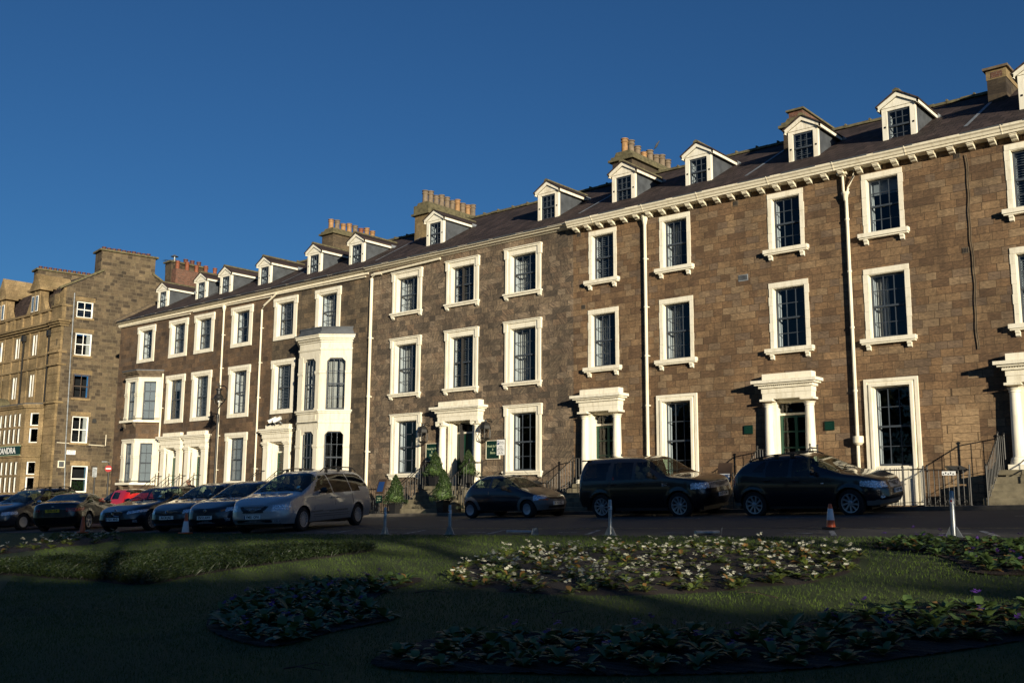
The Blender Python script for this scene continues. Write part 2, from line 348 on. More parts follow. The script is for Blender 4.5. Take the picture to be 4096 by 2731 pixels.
def text(name, body, size, mat, parent, loc, rot=(pi/2, 0, 0), align='CENTER', ext=.002, sx=1.0, bold=0.0):
    cu = bpy.data.curves.new(name, 'FONT'); cu.body = body; cu.size = size; cu.align_x = align; cu.align_y = 'CENTER'; cu.extrude = ext; cu.offset = bold
    t = bpy.data.objects.new(name+'_t', cu); COL.objects.link(t); bpy.context.view_layer.update()
    me = bpy.data.meshes.new_from_object(t.evaluated_get(bpy.context.evaluated_depsgraph_get())); COL.objects.unlink(t); bpy.data.objects.remove(t); bpy.data.curves.remove(cu)
    me.materials.clear(); me.materials.append(MATS[mat]); o = bpy.data.objects.new(name, me); me.name = name; COL.objects.link(o)
    o.parent = parent; o.location = loc; o.rotation_euler = rot; o.scale = (sx, 1, 1); return o
# ------------------------------------------------------------------ ground
def grid_sheet(name, x0, x1, ys, nx, mat, kind='structure', dz=0.0, amp=0.0):
    xs = np.linspace(x0, x1, nx); V = []
    for y in ys:
        for x in xs: V.append((x, y, gz(x, y)+dz+(amp*(sin(x*.9+y*.4)+sin(y*1.3-x*.5)*.7) if amp else 0)))
    n = len(xs); Fq = [(j*n+i, j*n+i+1, (j+1)*n+i+1, (j+1)*n+i) for j in range(len(ys)-1) for i in range(n-1)]
    return tag(npmesh(name, V, Fq, mat, smooth=True), kind=kind)
LE = -14.0                                     # lawn's road-side edge
grid_sheet('road', -110, 40, [-15.0, -13.2, -11, -9, -7, -5.5, -4.2], 60, 'asphalt')
m = MB(); N = 60
for i in range(N):                               # kerb: individual stones with tiny gaps
    xa = -110+i*2.5; xb = xa+2.49; za, zb = gz(xa, -4), gz(xb, -4)
    m.add([(xa, -4.2, za-.2), (xb, -4.2, zb-.2), (xb, -4.2, zb-.015), (xa, -4.2, za-.015), (xa, -4.17, za), (xb, -4.17, zb), (xb, -4.02, zb), (xa, -4.02, za)],
          [(0, 1, 2, 3), (3, 2, 5, 4), (4, 5, 6, 7)])
tag(m.build('kerb', 'kerb_stone'), kind='structure')
grid_sheet('pavement', -110, 40, [-4.02, -3, -1.75], 60, 'paving', dz=-.004)
m = MB()
for i in range(60):
    xa = -110+i*2.5; xb = xa+2.5; za, zb = gz(xa, -1), gz(xb, -1); m.box(xa, xb, -1.76, -1.6, za-2.6, min(za, zb)+.06)
tag(m.build('area_coping', 'kerb_stone'), kind='structure')
m = MB(); m.quad((-110, -1.6, -3.2), (40, -1.6, -3.2), (40, 0, -3.2), (-110, 0, -3.2)); tag(m.build('area_floor', 'paving'), kind='structure')
m = MB(); m.quad((-600, 0, -3.6), (400, 0, -3.6), (400, 700, -3.6), (-600, 700, -3.6)); tag(m.build('far_ground', 'far_ground'), kind='structure')
# lawn: undulating sheet that rises a little to a lip beside the road
ys = list(np.concatenate([[LE-.0, LE-.05, LE-.3], np.linspace(LE-.6, -35, 70), [-60, -120, -300]])); xs = np.linspace(-110, 60, 240)
def lawn_z(x, y):
    e = max(0.0, min(1.0, (LE-y)/.25)); z = gz(x, y)+.008+.025*e*(1 if y > -17 else max(0, 1-(-17-y)/6)); f = max(0.0, min(1.0, (-15-y)/3))
    return z+.035*sin(x*.55+y*.3)*sin(y*.5+1)*f+.010*sin(x*2.1)*sin(y*1.7)*f
V = [(x, y, lawn_z(x, y)) for y in ys for x in xs]; n = len(xs)
tag(npmesh('lawn', V, [(j*n+i, j*n+i+1, (j+1)*n+i+1, (j+1)*n+i)[::-1] for j in range(len(ys)-1) for i in range(n-1)], 'turf', smooth=True), kind='structure')
# road markings
def strip(m, pts, w, dz=.006):
    for a, b in zip(pts[:-1], pts[1:]):
        dx, dy = b[0]-a[0], b[1]-a[1]; L = hypot(dx, dy) or 1; nx, ny = -dy/L*w/2, dx/L*w/2
        k = max(1, int(L/2)); 
        for i in range(k):
            p = (a[0]+dx*i/k, a[1]+dy*i/k); q = (a[0]+dx*(i+1)/k, a[1]+dy*(i+1)/k)
            c = [(p[0]-nx, p[1]-ny), (q[0]-nx, q[1]-ny), (q[0]+nx, q[1]+ny), (p[0]+nx, p[1]+ny)]
            m.quad(*[(x, y, gz(x, y)+dz) for x, y in c])
m = MB(); strip(m, [(-60, -11.62), (20, -11.3)], .09); strip(m, [(-60, -11.82), (-14, -11.68)], .07); tag(m.build('yellow_line', 'line_yellow'), kind='structure')
m = MB()
for X in (-30.5, -27.4, -24.3, -21.3, -18.5, -15.8, -13.0, -10.3, -7.6, -4.9): strip(m, [(X, -13.5), (X-.62, -12.2)], .1)
for X in (-25.5, -22.6, -19.9, -16.9, -14.2, -11.5, -8.8, -6.0): strip(m, [(X, -12.95), (X+.55, -12.95)], .09)
tag(m.build('bay_markings', 'line_white'), kind='structure')
m = MB()
for i in range(16): strip(m, [(-44+i*2.9, -7.15), (-43+i*2.9, -7.15)], .08)
tag(m.build('road_dashes', 'line_white'), kind='structure')

# ------------------------------------------------------------------ house parts
def wall_grid(m, x0, x1, z0, z1, holes, y=0.0):
    xs = sorted({x0, x1, *[h[0] for h in holes], *[h[1] for h in holes]}); zs = sorted({z0, z1, *[h[2] for h in holes], *[h[3] for h in holes]})
    for a, b in zip(xs[:-1], xs[1:]):
        for c, d in zip(zs[:-1], zs[1:]):
            mx, mz = (a+b)/2, (c+d)/2
            if any(h[0] < mx < h[1] and h[2] < mz < h[3] for h in holes): continue
            m.quad((a, y, c), (b, y, c), (b, y, d), (a, y, d))
def sash_window(par, xc, w, z0, z1, yg=.17, cols=3, rows=4, fill='s', mat='sash_grey', tr=None, arch=False, bar=.024):
    """sliding sash: grey frame, glazing bars, glass; tr maps local (x,y,z) to the house"""
    x0, x1 = xc-w/2, xc+w/2; zm = (z0+z1)/2; m = MB(); f = .055
    m.box(x0, x0+f, yg, yg+.06, z0, z1); m.box(x1-f, x1, yg, yg+.06, z0, z1); m.box(x0+f, x1-f, yg, yg+.06, z1-f, z1); m.box(x0+f, x1-f, yg+.005, yg+.065, z0, z0+f*1.3)
    m.box(x0+f, x1-f, yg-.025, yg+.07, zm-.03, zm+.03)
    for i in range(1, cols):
        x = x0+f+(w-2*f)*i/cols
        m.box(x-bar/2, x+bar/2, yg+.004, yg+.04, zm+.03, z1-f); m.box(x-bar/2, x+bar/2, yg+.022, yg+.058, z0+f*1.3, zm-.03)
    for j in range(1, rows):
        if j*2 == rows: continue
        z = z0+(z1-z0)*j/rows; o = 0 if z > zm else .018
        xs = [x0+f]+[x0+f+(w-2*f)*i/cols for i in range(1, cols)]+[x1-f]
        for a, b in zip(xs[:-1], xs[1:]): m.box(a+bar/2, b-bar/2, yg+.006+o, yg+.038+o, z-bar/2, z+bar/2)
    g = MB(); g.quad((x0+.02, yg+.021, zm), (x1-.02, yg+.021, zm), (x1-.02, yg+.021, z1-.02), (x0+.02, yg+.021, z1-.02))
    g.quad((x0+.02, yg+.04, z0+.02), (x1-.02, yg+.04, z0+.02), (x1-.02, yg+.04, zm), (x0+.02, yg+.04, zm))
    items = [('sash', m, mat), ('glass', g, 'window_glass')]
    H = z1-z0; yi = yg+.09
    if 's' in fill:
        q = MB(); q.box(x0-.03, x0+.03, yi, yi+.26, z0, z1); q.box(x1-.03, x1+.03, yi, yi+.26, z0, z1)
        for k in range(2): q.box(x0+.03, x0+.04, yi+.05, yi+.2, z0+H*(.06+.48*k), z0+H*(.44+.48*k))
        items.append(('shutter', q, 'white_sash'))
    if 'c' in fill or 'C' in fill:
        q = MB(); k = 16; full = 'C' in fill
        for side in ((0, .46 if full else .37), (.60 if full else .84, 1)):
            P = []
            for i in range(k+1):
                t = i/k; x = x0+w*(side[0]+(side[1]-side[0])*t); P.append((x, yi+.3+.045*sin(t*26+side[0]*9)))
            for a, b in zip(P[:-1], P[1:]): q.quad((a[0], a[1], z0+.05), (b[0], b[1], z0+.05), (b[0], b[1], z1-.03), (a[0], a[1], z1-.03))
        items.append(('curtain', q, 'curtain_cloth'))
    if 'b' in fill:
        q = MB(); n = int(H/.075)
        for i in range(n): z = z0+.05+i*.075; q.quad((x0+.05, yi+.02, z), (x1-.05, yi+.02, z), (x1-.05, yi+.06, z+.035), (x0+.05, yi+.06, z+.035))
        items.append(('blind', q, 'seat_pale'))
    if 'w' in fill:
        q = MB(); q.box(x0+.03, x1-.03, yi, yi+.01, z0+(.0 if 'W' in fill else .02), z1-.02); items.append(('blind', q, 'blind_cloth'))
    if 'h' in fill:
        q = MB(); q.box(x0+.03, x1-.03, yi+.1, yi+.11, z0+H*.74, z1-.02); items.append(('blind', q, 'blind_cloth'))
    for nm, mb, mt in items:
        if tr: mb.v = [tr(*p) for p in mb.v]
        mb.build(nm, mt, par)
def surround(x0, x1, z0, z1, s, st, yr=.24, pr=.045):
    m = MB()
    if st == 'L':
        pr = .05
        m.box(x0-s, x0, -pr, 0, z0, z1); m.box(x1, x1+s, -pr, 0, z0, z1); m.box(x0-s, x1+s, -pr, 0, z1, z1+s)
        m.box(x0-s-.05, x1+s+.05, -pr-.045, 0, z1+s*.35, z1+s+.004); m.box(x0-s-.05, x0-s*.35, -pr-.03, 0, z1-.16, z1+s*.35); m.box(x1+s*.35, x1+s+.05, -pr-.03, 0, z1-.16, z1+s*.35)
        m.box(x0-s, x1+s, -pr-.012, 0, z0-.2, z0); m.box(x0-.03, x0, 0, .03, z0, z1)
    elif st == 'M':
        m.box(x0-s, x0, -pr, 0, z0, z1); m.box(x1, x1+s, -pr, 0, z0, z1); m.box(x0-s, x1+s, -pr, 0, z1, z1+s*.8)
        m.box(x0-s, x0-s*.6, -pr-.03, -pr, z0, z1); m.box(x1+s*.6, x1+s, -pr-.03, -pr, z0, z1)
        m.box(x0-s-.06, x1+s+.06, -pr-.06, 0, z1+s*.8, z1+s*1.05); m.box(x0-s-.06, x1+s+.06, -pr-.10, 0, z1+s*1.05, z1+s*1.18)
        m.box(x0-s-.05, x0-s*.5, -pr-.05, -.001, z1-.13, z1+s*.8); m.box(x1+s*.5, x1+s+.05, -pr-.05, -.001, z1-.13, z1+s*.8)
    elif st == 'R':
        s_ = s; n = int((z1-z0)/.27); rr = random.Random(int(x0*100))
        for k in range(n):
            za, zb = z0+(z1-z0)*k/n, z0+(z1-z0)*(k+1)/n-.004; e = rr.uniform(-.012, .018); e2 = rr.uniform(-.012, .018)
            m.box(x0-s_-e, x0, -.022+rr.uniform(-.006, .006), .002, za, zb); m.box(x1, x1+s_+e2, -.022+rr.uniform(-.006, .006), .002, za, zb)
        m.box(x0-s_, x1+s_, -.028, 0, z1, z1+s_*1.25)
    elif st == 'G':
        for a, b, p in ((0, .35, .10), (.35, .6, .05), (.6, 1, .075)):
            m.box(x0-s*b, x0-s*a, -p, 0, z0-1.15, z1+s*(a if a else 0)); m.box(x1+s*a, x1+s*b, -p, 0, z0-1.15, z1+s*(a if a else 0)); m.box(x0-s*b, x1+s*b, -p-.002, 0, z1+s*a, z1+s*b)
    if st == 'G': m.box(x0+.001, x1-.001, -.012, 0, z0-1.15, z0-.10); m.box(x0+.03, x1-.03, -.05, -.013, z0-.36, z0-.14); m.box(x0+.001, x1-.001, -.06, .1, z0-.10, z0-.002)
    lw = .028 if st != 'G' else .05
    m.box(x0-.001, x0+.02, -.001, yr, z0, z1); m.box(x1-.02, x1+.001, -.001, yr, z0, z1); m.box(x0+.02, x1-.02, -.001, yr, z1-.02, z1+.001); m.box(x0+.02, x1-.02, -.001, yr, z0-.001, z0+.02)
    if st == 'G': m.box(x0, x0+.05, -.01, yr-.08, z0, z1); m.box(x1-.05, x1, -.01, yr-.08, z0, z1)
    return m
def sill(x0, x1, zt, s, st):
    m = MB(); e = .14 if st == 'R' else .07
    if st == 'R':
        m.box(x0-s-e, x1+s+e, -.20, .0, zt-.13, zt); m.box(x0-s-e+.03, x1+s+e-.03, -.16, 0, zt-.18, zt-.13)
        for xx in (x0-s+.02, x1+s-.14): m.prismx([(0, zt-.18), (-.14, zt-.18), (-.14, zt-.24), (-.10, zt-.27), (-.09, zt-.34), (0, zt-.37)], xx, xx+.12)
    else:
        m.box(x0-s-e, x1+s+e, -.17, 0, zt-.07, zt); m.box(x0-s-e+.03, x1+s+e-.03, -.12, 0, zt-.15, zt-.07)
        for xx in (x0-s-.02, x1+s-.12): m.prismx([(0, zt-.15), (-.10, zt-.15), (-.10, zt-.22), (0, zt-.28)], xx, xx+.14)
    return m
STY = {'L': .25, 'M': .26, 'R': .14, 'G': .24}
def window(h, xc, w, z0, z1, st, fill='s', cols=3, rows=4, mat='cream_paint'):
    s = STY[st]; x0, x1 = xc-w/2, xc+w/2
    o = surround(x0, x1, z0, z1, s, st).build('window', mat, h)
    sash_window(o, xc, w-.04, z0+.02, z1-.02, .16 if st != 'G' else .15, cols, rows, fill)
    if st in 'MR': sill(x0, x1, z0, s, st).build('sill', mat, o)
    return (x0, x1, z0, z1)
def column_pts(r, z0, z1, ionic=False):
    H = z1-z0; P = [(r*1.45, z0), (r*1.45, z0+.09), (r*1.3, z0+.10), (r*1.36, z0+.14), (r*1.3, z0+.18), (r*1.08, z0+.2)]
    for t in (0, .3, .6, 1): P.append((r*(1.0-.15*t*t), z0+.22+(H-.42)*t))
    P += [(r*1.0, z1-.19), (r*1.0, z1-.16), (r*.9, z1-.155), (r*1.15, z1-.09), (r*1.3, z1-.07)]
    return P
def portico(h, xc, hw, z0, ztop, kind, doorw, dfill):
    """kind A: square pilasters; B: round columns; hw = half width of cornice"""
    p = MB(); k = ztop-4.35
    if kind == 'A':
        zc = 3.08; d1 = .22
        for sx in (-1, 1): x = xc+sx*(hw-.45); 
        p.box(xc-hw+.2, xc+hw-.2, -d1, 0, 3.12, 3.30); p.box(xc-hw+.17, xc+hw-.17, -d1-.04, 0, 3.30, 3.52); p.box(xc-hw+.12, xc+hw-.12, -d1-.09, 0, 3.52, 3.60)
        p.box(xc-hw+.05, xc+hw-.05, -d1-.16, 0, 3.60, 3.68); p.box(xc-hw, xc+hw, -d1-.22, 0, 3.68, 3.76); p.box(xc-hw+.35, xc+hw-.3, -d1+.02, 0, 3.76, 3.96)
        ph = 3.12
    else:
        dz = 0.0
        d1 = .36
        p.box(xc-hw+.27, xc+hw-.27, -d1+.02, 0, 3.53, 3.72); p.box(xc-hw+.25, xc+hw-.25, -d1, 0, 3.72, 3.88); p.box(xc-hw+.18, xc+hw-.18, -d1-.07, 0, 3.88, 3.94)
        n = int((hw*2-.4)/.07)
        for i in range(n): x = xc-hw+.2+i*.07; p.box(x, x+.04, -d1-.10, -d1-.069, 3.94, 3.975)
        p.box(xc-hw+.18, xc+hw-.18, -d1-.068, 0, 3.94, 3.975)
        p.box(xc-hw+.08, xc+hw-.08, -d1-.17, 0, 3.975, 4.03); p.box(xc-hw, xc+hw, -d1-.25, 0, 4.03, 4.13); p.box(xc-hw+.27, xc+hw-.25, -d1+.04, 0, 4.13, 4.36)
        ph = 3.53
    w = doorw/2; yb = .38
    # door case: deep white reveal behind the order
    p.box(xc-w-.10, xc-w, -.02, yb, z0, ph); p.box(xc+w, xc+w+.10, -.02, yb, z0, ph); p.box(xc-w, xc+w, -.02, yb, ph-.06, ph)
    xi = hw-.62 if kind == 'A' else hw-.62
    p.box(xc-xi-.0, xc-w-.10, -.06, 0, z0, ph); p.box(xc+w+.10, xc+xi, -.06, 0, z0, ph)
    o = p.build('portico', 'cream_paint', h)
    for sx in (-1, 1):
        c = MB()
        if kind == 'A':
            x = xc+sx*(hw-.42); q = .19
            c.box(x-q, x+q, -d1+.02, 0, z0, 2.85); c.box(x-q-.03, x+q+.03, -d1-.015, 0, z0, z0+.25); c.box(x-q-.02, x+q+.02, -d1+.0, 0, 2.85, 2.9); c.box(x-q-.05, x+q+.05, -d1-.03, 0, 2.96, 3.04); c.box(x-q-.09, x+q+.09, -d1-.07, 0, 3.04, 3.12); c.box(x-q, x+q, -d1+.02, 0, 2.9, 2.96)
            c.build('pilaster', 'cream_paint', o)
        else:
            x = xc+sx*(hw-.42); r = .165
            c.lathe(column_pts(r, z0+.16, 3.46), (x, -d1+.19, 0), 20); c.box(x-r*1.5, x+r*1.5, -d1+.19-r*1.5, -d1+.19+r*1.5, z0, z0+.16)
            c.box(x-r*1.35, x+r*1.35, -d1+.19-r*1.35, -d1+.19+r*1.35, 3.46, 3.53)
            if hw > 1.4:
                for s2 in (-1, 1): c.lathe([(.0, -.2), (.085, -.2), (.085, .17), (0, .17)], (x+s2*.16, -d1+.19, 3.41), 14, 'y')
            c.build('column', 'cream_paint', o, smooth=True)
    # door
    dm = MB(); zt = ph-.50 if kind == 'B' else ph-.52
    y = yb-.08; dm.box(xc-w, xc-w+.1, y, y+.05, z0, zt); dm.box(xc+w-.1, xc+w, y, y+.05, z0, zt)
    H = zt-z0
    if dfill == 'panel':
        dm.box(xc-w+.1, xc+w-.1, y+.015, y+.045, z0, zt)
        for i in range(2):
            for j, (a, b) in enumerate(((.05, .30), (.36, .66), (.72, .95))):
                xa = xc-w+.16+i*(w-.14); dm.cbox(xa, xa+w-.26, y+.002, y+.03, z0+H*a, z0+H*b, .012)
        for b in (0, .31, .67, .955): dm.box(xc-w+.1, xc+w-.1, y, y+.014, z0+H*b, z0+H*b+.04)
    else:
        dm.box(xc-.05, xc+.05, y, y+.05, z0, zt)
        for b in (0, .22, .48, .73, .965): dm.box(xc-w+.1, xc-.05, y, y+.05, z0+H*b, z0+H*b+(.05 if b not in (0,) else .14)); dm.box(xc+.05, xc+w-.1, y, y+.05, z0+H*b, z0+H*b+(.05 if b else .14))
    d = dm.build('door', 'green_paint', h)
    g = MB()
    if dfill != 'panel': g.quad((xc-w+.08, y+.03, z0+.05), (xc+w-.08, y+.03, z0+.05), (xc+w-.08, y+.03, zt-.02), (xc-w+.08, y+.03, zt-.02)); g.build('door_glass', 'window_glass', d)
    k = MB(); k.lathe([(0, -.05), (.03, -.045), (.03, -.02), (.012, 0)], (xc+.08, y, z0+H*.45), 8, 'y'); k.build('door_knob', 'gold_letter', d)
    t = MB(); t.box(xc-w, xc+w, y-.03, y+.06, zt, zt+.07); t.box(xc-w, xc+w, y, y+.05, ph-.1, ph-.06)
    f = t.build('transom', 'cream_paint', h)
    g = MB(); g.quad((xc-w, y+.02, zt+.07), (xc+w, y+.02, zt+.07), (xc+w, y+.02, ph-.1), (xc-w, y+.02, ph-.1)); g.build('transom_glass', 'window_glass', f)
    return (xc-w-.1, xc+w+.1, z0-.4, ph)
def dormer(h, xc, zb, ridge, flake=False):
    y0 = 1.1; ze = zb+1.22; w = .54; RS = (ridge-10.9)/5.3
    wm = 'flaking_paint' if flake else 'white_paint'
    m = MB(); p = .17
    m.box(xc-w, xc-w+p, y0, y0+.14, zb, ze); m.box(xc+w-p, xc+w, y0, y0+.14, zb, ze); m.box(xc-w+p, xc+w-p, y0-.03, y0+.14, zb, zb+.06)
    m.box(xc-w+p, xc+w-p, y0, y0+.14, ze-.1, ze)
    t = .105; a = ze+.46; hw = w+.13
    m.prism([(xc-hw, ze-.06), (xc-hw, ze+.07), (xc, a), (xc+hw, ze+.07), (xc+hw, ze-.06), (xc, a-.14)], y0-.09, y0-.04)
    m.prism([(xc-w, ze), (xc+w, ze), (xc, a-.16)], y0-.03, y0+.1)
    yb = (ze-10.9)/RS-.3+.05
    for s_ in (-1, 1): m.box(min(xc+s_*hw, xc+s_*(hw-.05)), max(xc+s_*hw, xc+s_*(hw-.05)), y0-.09, yb, ze-.06, ze+.07)
    o = m.build('dormer', wm, h)
    c = MB(); 
    for s_ in (-1, 1):
        x = xc+s_*(w-.02); c.add([(x, y0+.14, zb-.05), (x, y0+.14, ze), (x, yb, ze)], [(0, 1, 2) if s_ < 0 else (0, 2, 1)])
    c.build('cheek', 'lead', o)
    r = MB(); yr = (a-10.9)/RS-.3+.1
    for s_ in (-1, 1):
        q = [(xc+s_*(hw+.03), y0-.13, ze+.045), (xc, y0-.13, a+.025), (xc, yr, a+.025), (xc+s_*(hw+.03), yb+.1, ze+.045)]
        q2 = [(u, v, z+.045) for u, v, z in q]
        r.add(q+q2, [(0, 1, 2, 3), (4, 5, 6, 7), (0, 1, 5, 4), (3, 2, 6, 7), (0, 3, 7, 4), (1, 2, 6, 5)])
    r.build('dormer_roof', 'slate', o, fix=True)
    r = MB(); n = 6
    for i in range(n): ya = y0-.14+(yr-y0)*i/n; r.prism([(xc-.11, a+.01), (xc-.1, a+.07), (xc, a+.12), (xc+.1, a+.07), (xc+.11, a+.01)], ya, ya+(yr-y0)/n-.01)
    r.build('ridge_tiles', 'mossy_stone', o)
    f = MB(); f.box(xc-w-.04, xc+w+.04, y0-.1, y0+.03, zb-.05, zb+.005); f.prism([(xc+hw-.02, ze-.05), (xc+hw+.18, ze-.06), (xc+hw+.02, ze+.12)], yb-.25, yb+.25)
    f.build('flashing', 'lead_pale', o)
    k = MB()
    for s_ in (-1, 1): k.box(xc+s_*(w-.08)-.02, xc+s_*(w-.08)+.04, y0-.012, y0, zb+.55, zb+.61)
    k.build('catch', 'iron', o)
    sash_window(o, xc, 2*w-2*p, zb+.06, ze-.1, y0+.05, 3, 4, 'b' if flake else 's', bar=.02)
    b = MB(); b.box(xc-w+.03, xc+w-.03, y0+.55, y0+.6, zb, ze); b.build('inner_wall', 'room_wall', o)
def pot(m, x, y, z, h, r, roll=True):
    if roll: m.lathe([(r*.95, z), (r*.85, z+h*.12), (r*.80, z+h*.7), (r*.98, z+h*.74), (r*1.0, z+h*.8), (r*.82, z+h*.83), (r*.82, z+h*.92), (r*1.02, z+h*.94), (r*1.02, z+h), (r*.75, z+h), (r*.7, z+h*.9)], (x, y, 0), 14)
    else: m.lathe([(r*.95, z), (r*.88, z+h*.75), (r*1.03, z+h*.8), (r*1.03, z+h), (r*.78, z+h), (r*.7, z+h*.85)], (x, y, 0), 14)
def chimney(h, x0, x1, y0, y1, zb, zt, mat, pots, ph=.75, cap=True, capz=.14, px=None, r=.15, low=0.0):
    m = MB(); m.box(x0, x1, y0, y1, zb, zt-capz)
    o = m.build('chimney', mat, h)
    if cap:
        c = MB(); c.box(x0-.14, x1+.14, y0-.14, y1+.14, zt-capz-.22-low, zt-capz-.12-low); c.box(x0-.05, x1+.05, y0-.05, y1+.05, zt-capz-.12-low, zt-capz+.001); c.prism([(x0+.04, zt-capz), (x1-.04, zt-capz), (x1-.15, zt+.02), (x0+.15, zt+.02)], y0+.05, y1-.05)
        c.build('chimney_cap', 'mossy_stone', o)
    l = MB(); l.box(x0-.05, x1+.05, y0-.08, y1+.08, zb-.3, zb+.5); l.build('flashing', 'lead_pale', o)
    n = len(pots)
    for i, pm in enumerate(pots):
        if pm is None: continue
        k = ph*(1+.12*sin(i*2.3)+(0 if pm != 'short' else -.4)); mt = {'b': 'pot_buff', 'g': 'pot_grey', 'o': 'pot_orange', 'r': 'pot_red', 'short': 'pot_buff'}[pm]
        q = MB(); pot(q, px if px is not None else (x0+x1)/2, y0+.2+(y1-y0-.4)*i/max(1, n-1), zt-.02, k, r); q.build('chimney_pot', mt, o, smooth=True)
    return o
def downpipe(h, x, z0, z1, r=.05, path=None):
    m = MB(); m.tube(path or [(x, -.1, z0), (x, -.1, z1)], r, 8)
    for z in np.arange(z0+.4, z1-.3, 1.8): m.lathe([(r*1.3, z), (r*1.3, z+.06)], (x, -.1, 0), 8); m.box(x-.09, x+.09, -.06, -.0, z+.01, z+.05)
    m.build('downpipe', 'gutter_paint', h, smooth=True)

def finish(h, base):
    h.location = base
    for c in h.children: c.location = Vector(c.location)-Vector(base)
def build_house(name, x0, x1, mat, label, wins, doors, dormers, eave, ridge=14.16, left=False, right=False, extra=None):
    h = thing('terraced_house', (0, 0, 0), label, 'house', group='terraced stone houses'); zb = -3.2; holes = []
    for w in wins: holes.append(window(h, *w))
    for d in doors: holes.append(portico(h, *d))
    if extra: holes += extra(h)
    m = MB(); wall_grid(m, x0, x1, zb, 10.95, holes)
    for x, sd in ((x0, left), (x1, right)): m.quad((x, 0, zb), (x, 10, zb), (x, 10, 10.9), (x, 5, ridge-.05), (x, 0, 10.9))
    m.quad((x0, 10, zb), (x1, 10, zb), (x1, 10, 10.9), (x0, 10, 10.9)); m.build('wall', mat, h)
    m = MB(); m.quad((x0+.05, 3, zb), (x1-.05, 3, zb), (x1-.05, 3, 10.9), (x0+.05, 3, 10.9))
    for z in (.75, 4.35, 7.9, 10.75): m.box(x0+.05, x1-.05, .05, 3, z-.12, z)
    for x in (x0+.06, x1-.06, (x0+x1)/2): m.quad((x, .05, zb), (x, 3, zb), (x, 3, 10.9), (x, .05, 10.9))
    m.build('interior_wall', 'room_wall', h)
    if eave != 'bracket':
        m = MB()
        for x in np.arange(x0+.5, x1, .9): pass
    pr = {'plain': .30, 'double': .34, 'bracket': .48}[eave]; rs = (ridge-10.98)/(5+pr)
    ov = .0; xa, xb = x0-(.25 if left else 0), x1
    m = MB(); t = .06
    for yy, zz in ((-pr, 10.98), (10+pr, 10.98)):
        q = [(xa, yy, zz), (xb, yy, zz), (xb, 5, ridge), (xa, 5, ridge)]; m.add(q+[(a, b, c-t) for a, b, c in q], [(0, 1, 2, 3), (7, 6, 5, 4), (0, 4, 5, 1), (0, 3, 7, 4), (1, 5, 6, 2)])
    r = m.build('roof', 'slate', h)
    m = MB(); n = int((xb-xa)/.45)
    for i in range(n):
        a = xa+(xb-xa)*i/n; dz = random.uniform(-.012, .015); m.prismx([(4.86, ridge-.03+dz), (4.9, ridge+.07+dz), (5, ridge+.12+dz), (5.1, ridge+.07+dz), (5.14, ridge-.03+dz)], a, a+(xb-xa)/n-.015)
        if i % 2 == 0: m.box(a-.03, a+.03, 4.88, 5.12, ridge+.05, ridge+.14)
    m.build('ridge_tiles', 'mossy_stone', r)
    m = MB(); m.prismx([(-pr-.03, 10.955), (-pr-.03, 10.975), (.25, 11.06+rs*.25), (.25, 11.03+rs*.25)], xa, xb)
    for i in range(int((xb-xa)/1.6)):
        a = xa+1.6*i+random.uniform(0, .3); m.box(a, a+1.2, -pr-.045, -pr+.12, 10.965, 11.0+random.uniform(0, .015))
    m.build('eaves_flashing', 'lead', r)
    m = MB()
    if eave == 'plain':
        m.prismx([(0, 10.86), (-.16, 10.86), (-.24, 10.9), (-.30, 10.97), (-.30, 10.995), (0, 10.995)][::-1], xa, xb); m.box(xa, xb, -.05, 0, 10.72, 10.86)
        g = m.build('gutter', 'gutter_paint', h)
        m = MB(); m.tube([(xa+.2, -.09, 10.66), (xb-.1, -.09, 10.60)], .035, 6); m.build('rain_pipe', 'gutter_paint', g)
    elif eave == 'double':
        m.prismx([(0, 10.80), (-.06, 10.80), (-.12, 10.84), (-.22, 10.86), (-.24, 10.9), (-.34, 10.93), (-.36, 10.99), (0, 10.99)][::-1], xa, xb)
        g = m.build('gutter', 'gutter_paint', h)
        m = MB(); m.tube([(x0+.35, -.11, 10.60), (x0+.5*(x1-x0)-1.2, -.11, 10.70)], .055, 8); m.build('rain_pipe', 'gutter_paint', g, smooth=True)
    else:
        m.prismx([(0, 10.74), (-.38, 10.74), (-.39, 10.80), (-.43, 10.81), (-.46, 10.88), (-.51, 10.92), (-.52, 10.985), (0, 10.985)][::-1], xa, xb)
        for x in np.arange(x0+1.2, x1, 2.3): m.prismx([(0, 10.735), (-.39, 10.735), (-.40, 10.80), (-.44, 10.81), (-.47, 10.88), (-.52, 10.92), (-.53, 10.99), (0, 10.99)][::-1], x, x+.03)
        g = m.build('cornice', 'gutter_paint', h)
        n = int((x1-x0)/.553); 
        for i in range(n):
            a = x0+.2+i*(x1-x0)/n; m = MB(); m.prismx([(0, 10.737), (-.30, 10.737), (-.31, 10.70), (-.30, 10.66), (-.26, 10.63), (-.18, 10.62), (-.13, 10.58), (-.02, 10.56), (0, 10.56)], a, a+.17); m.box(a-.015, a+.185, -.33, 0, 10.70, 10.738); m.build('bracket', 'gutter_paint', g)
    if not left:
        m = MB(); m.add([(x0-.06, .4, 10.98+rs*(pr+.4)+.02), (x0+.06, .4, 10.98+rs*(pr+.4)+.02), (x0+.06, 4.6, 10.98+rs*(pr+4.6)+.02), (x0-.06, 4.6, 10.98+rs*(pr+4.6)+.02)], [(0, 1, 2, 3)]); m.build('party_flashing', 'lead_pale', r)
    for dx, fl in dormers: dormer(h, dx, 11.61 if eave == 'plain' else 11.75, ridge, fl)
    finish(h, ((x0+x1)/2, 0, gz((x0+x1)/2, 0))); return h
R1L = (8.45, 10.17); R2L = (4.72, 6.98); RGL = (1.22, 3.47)
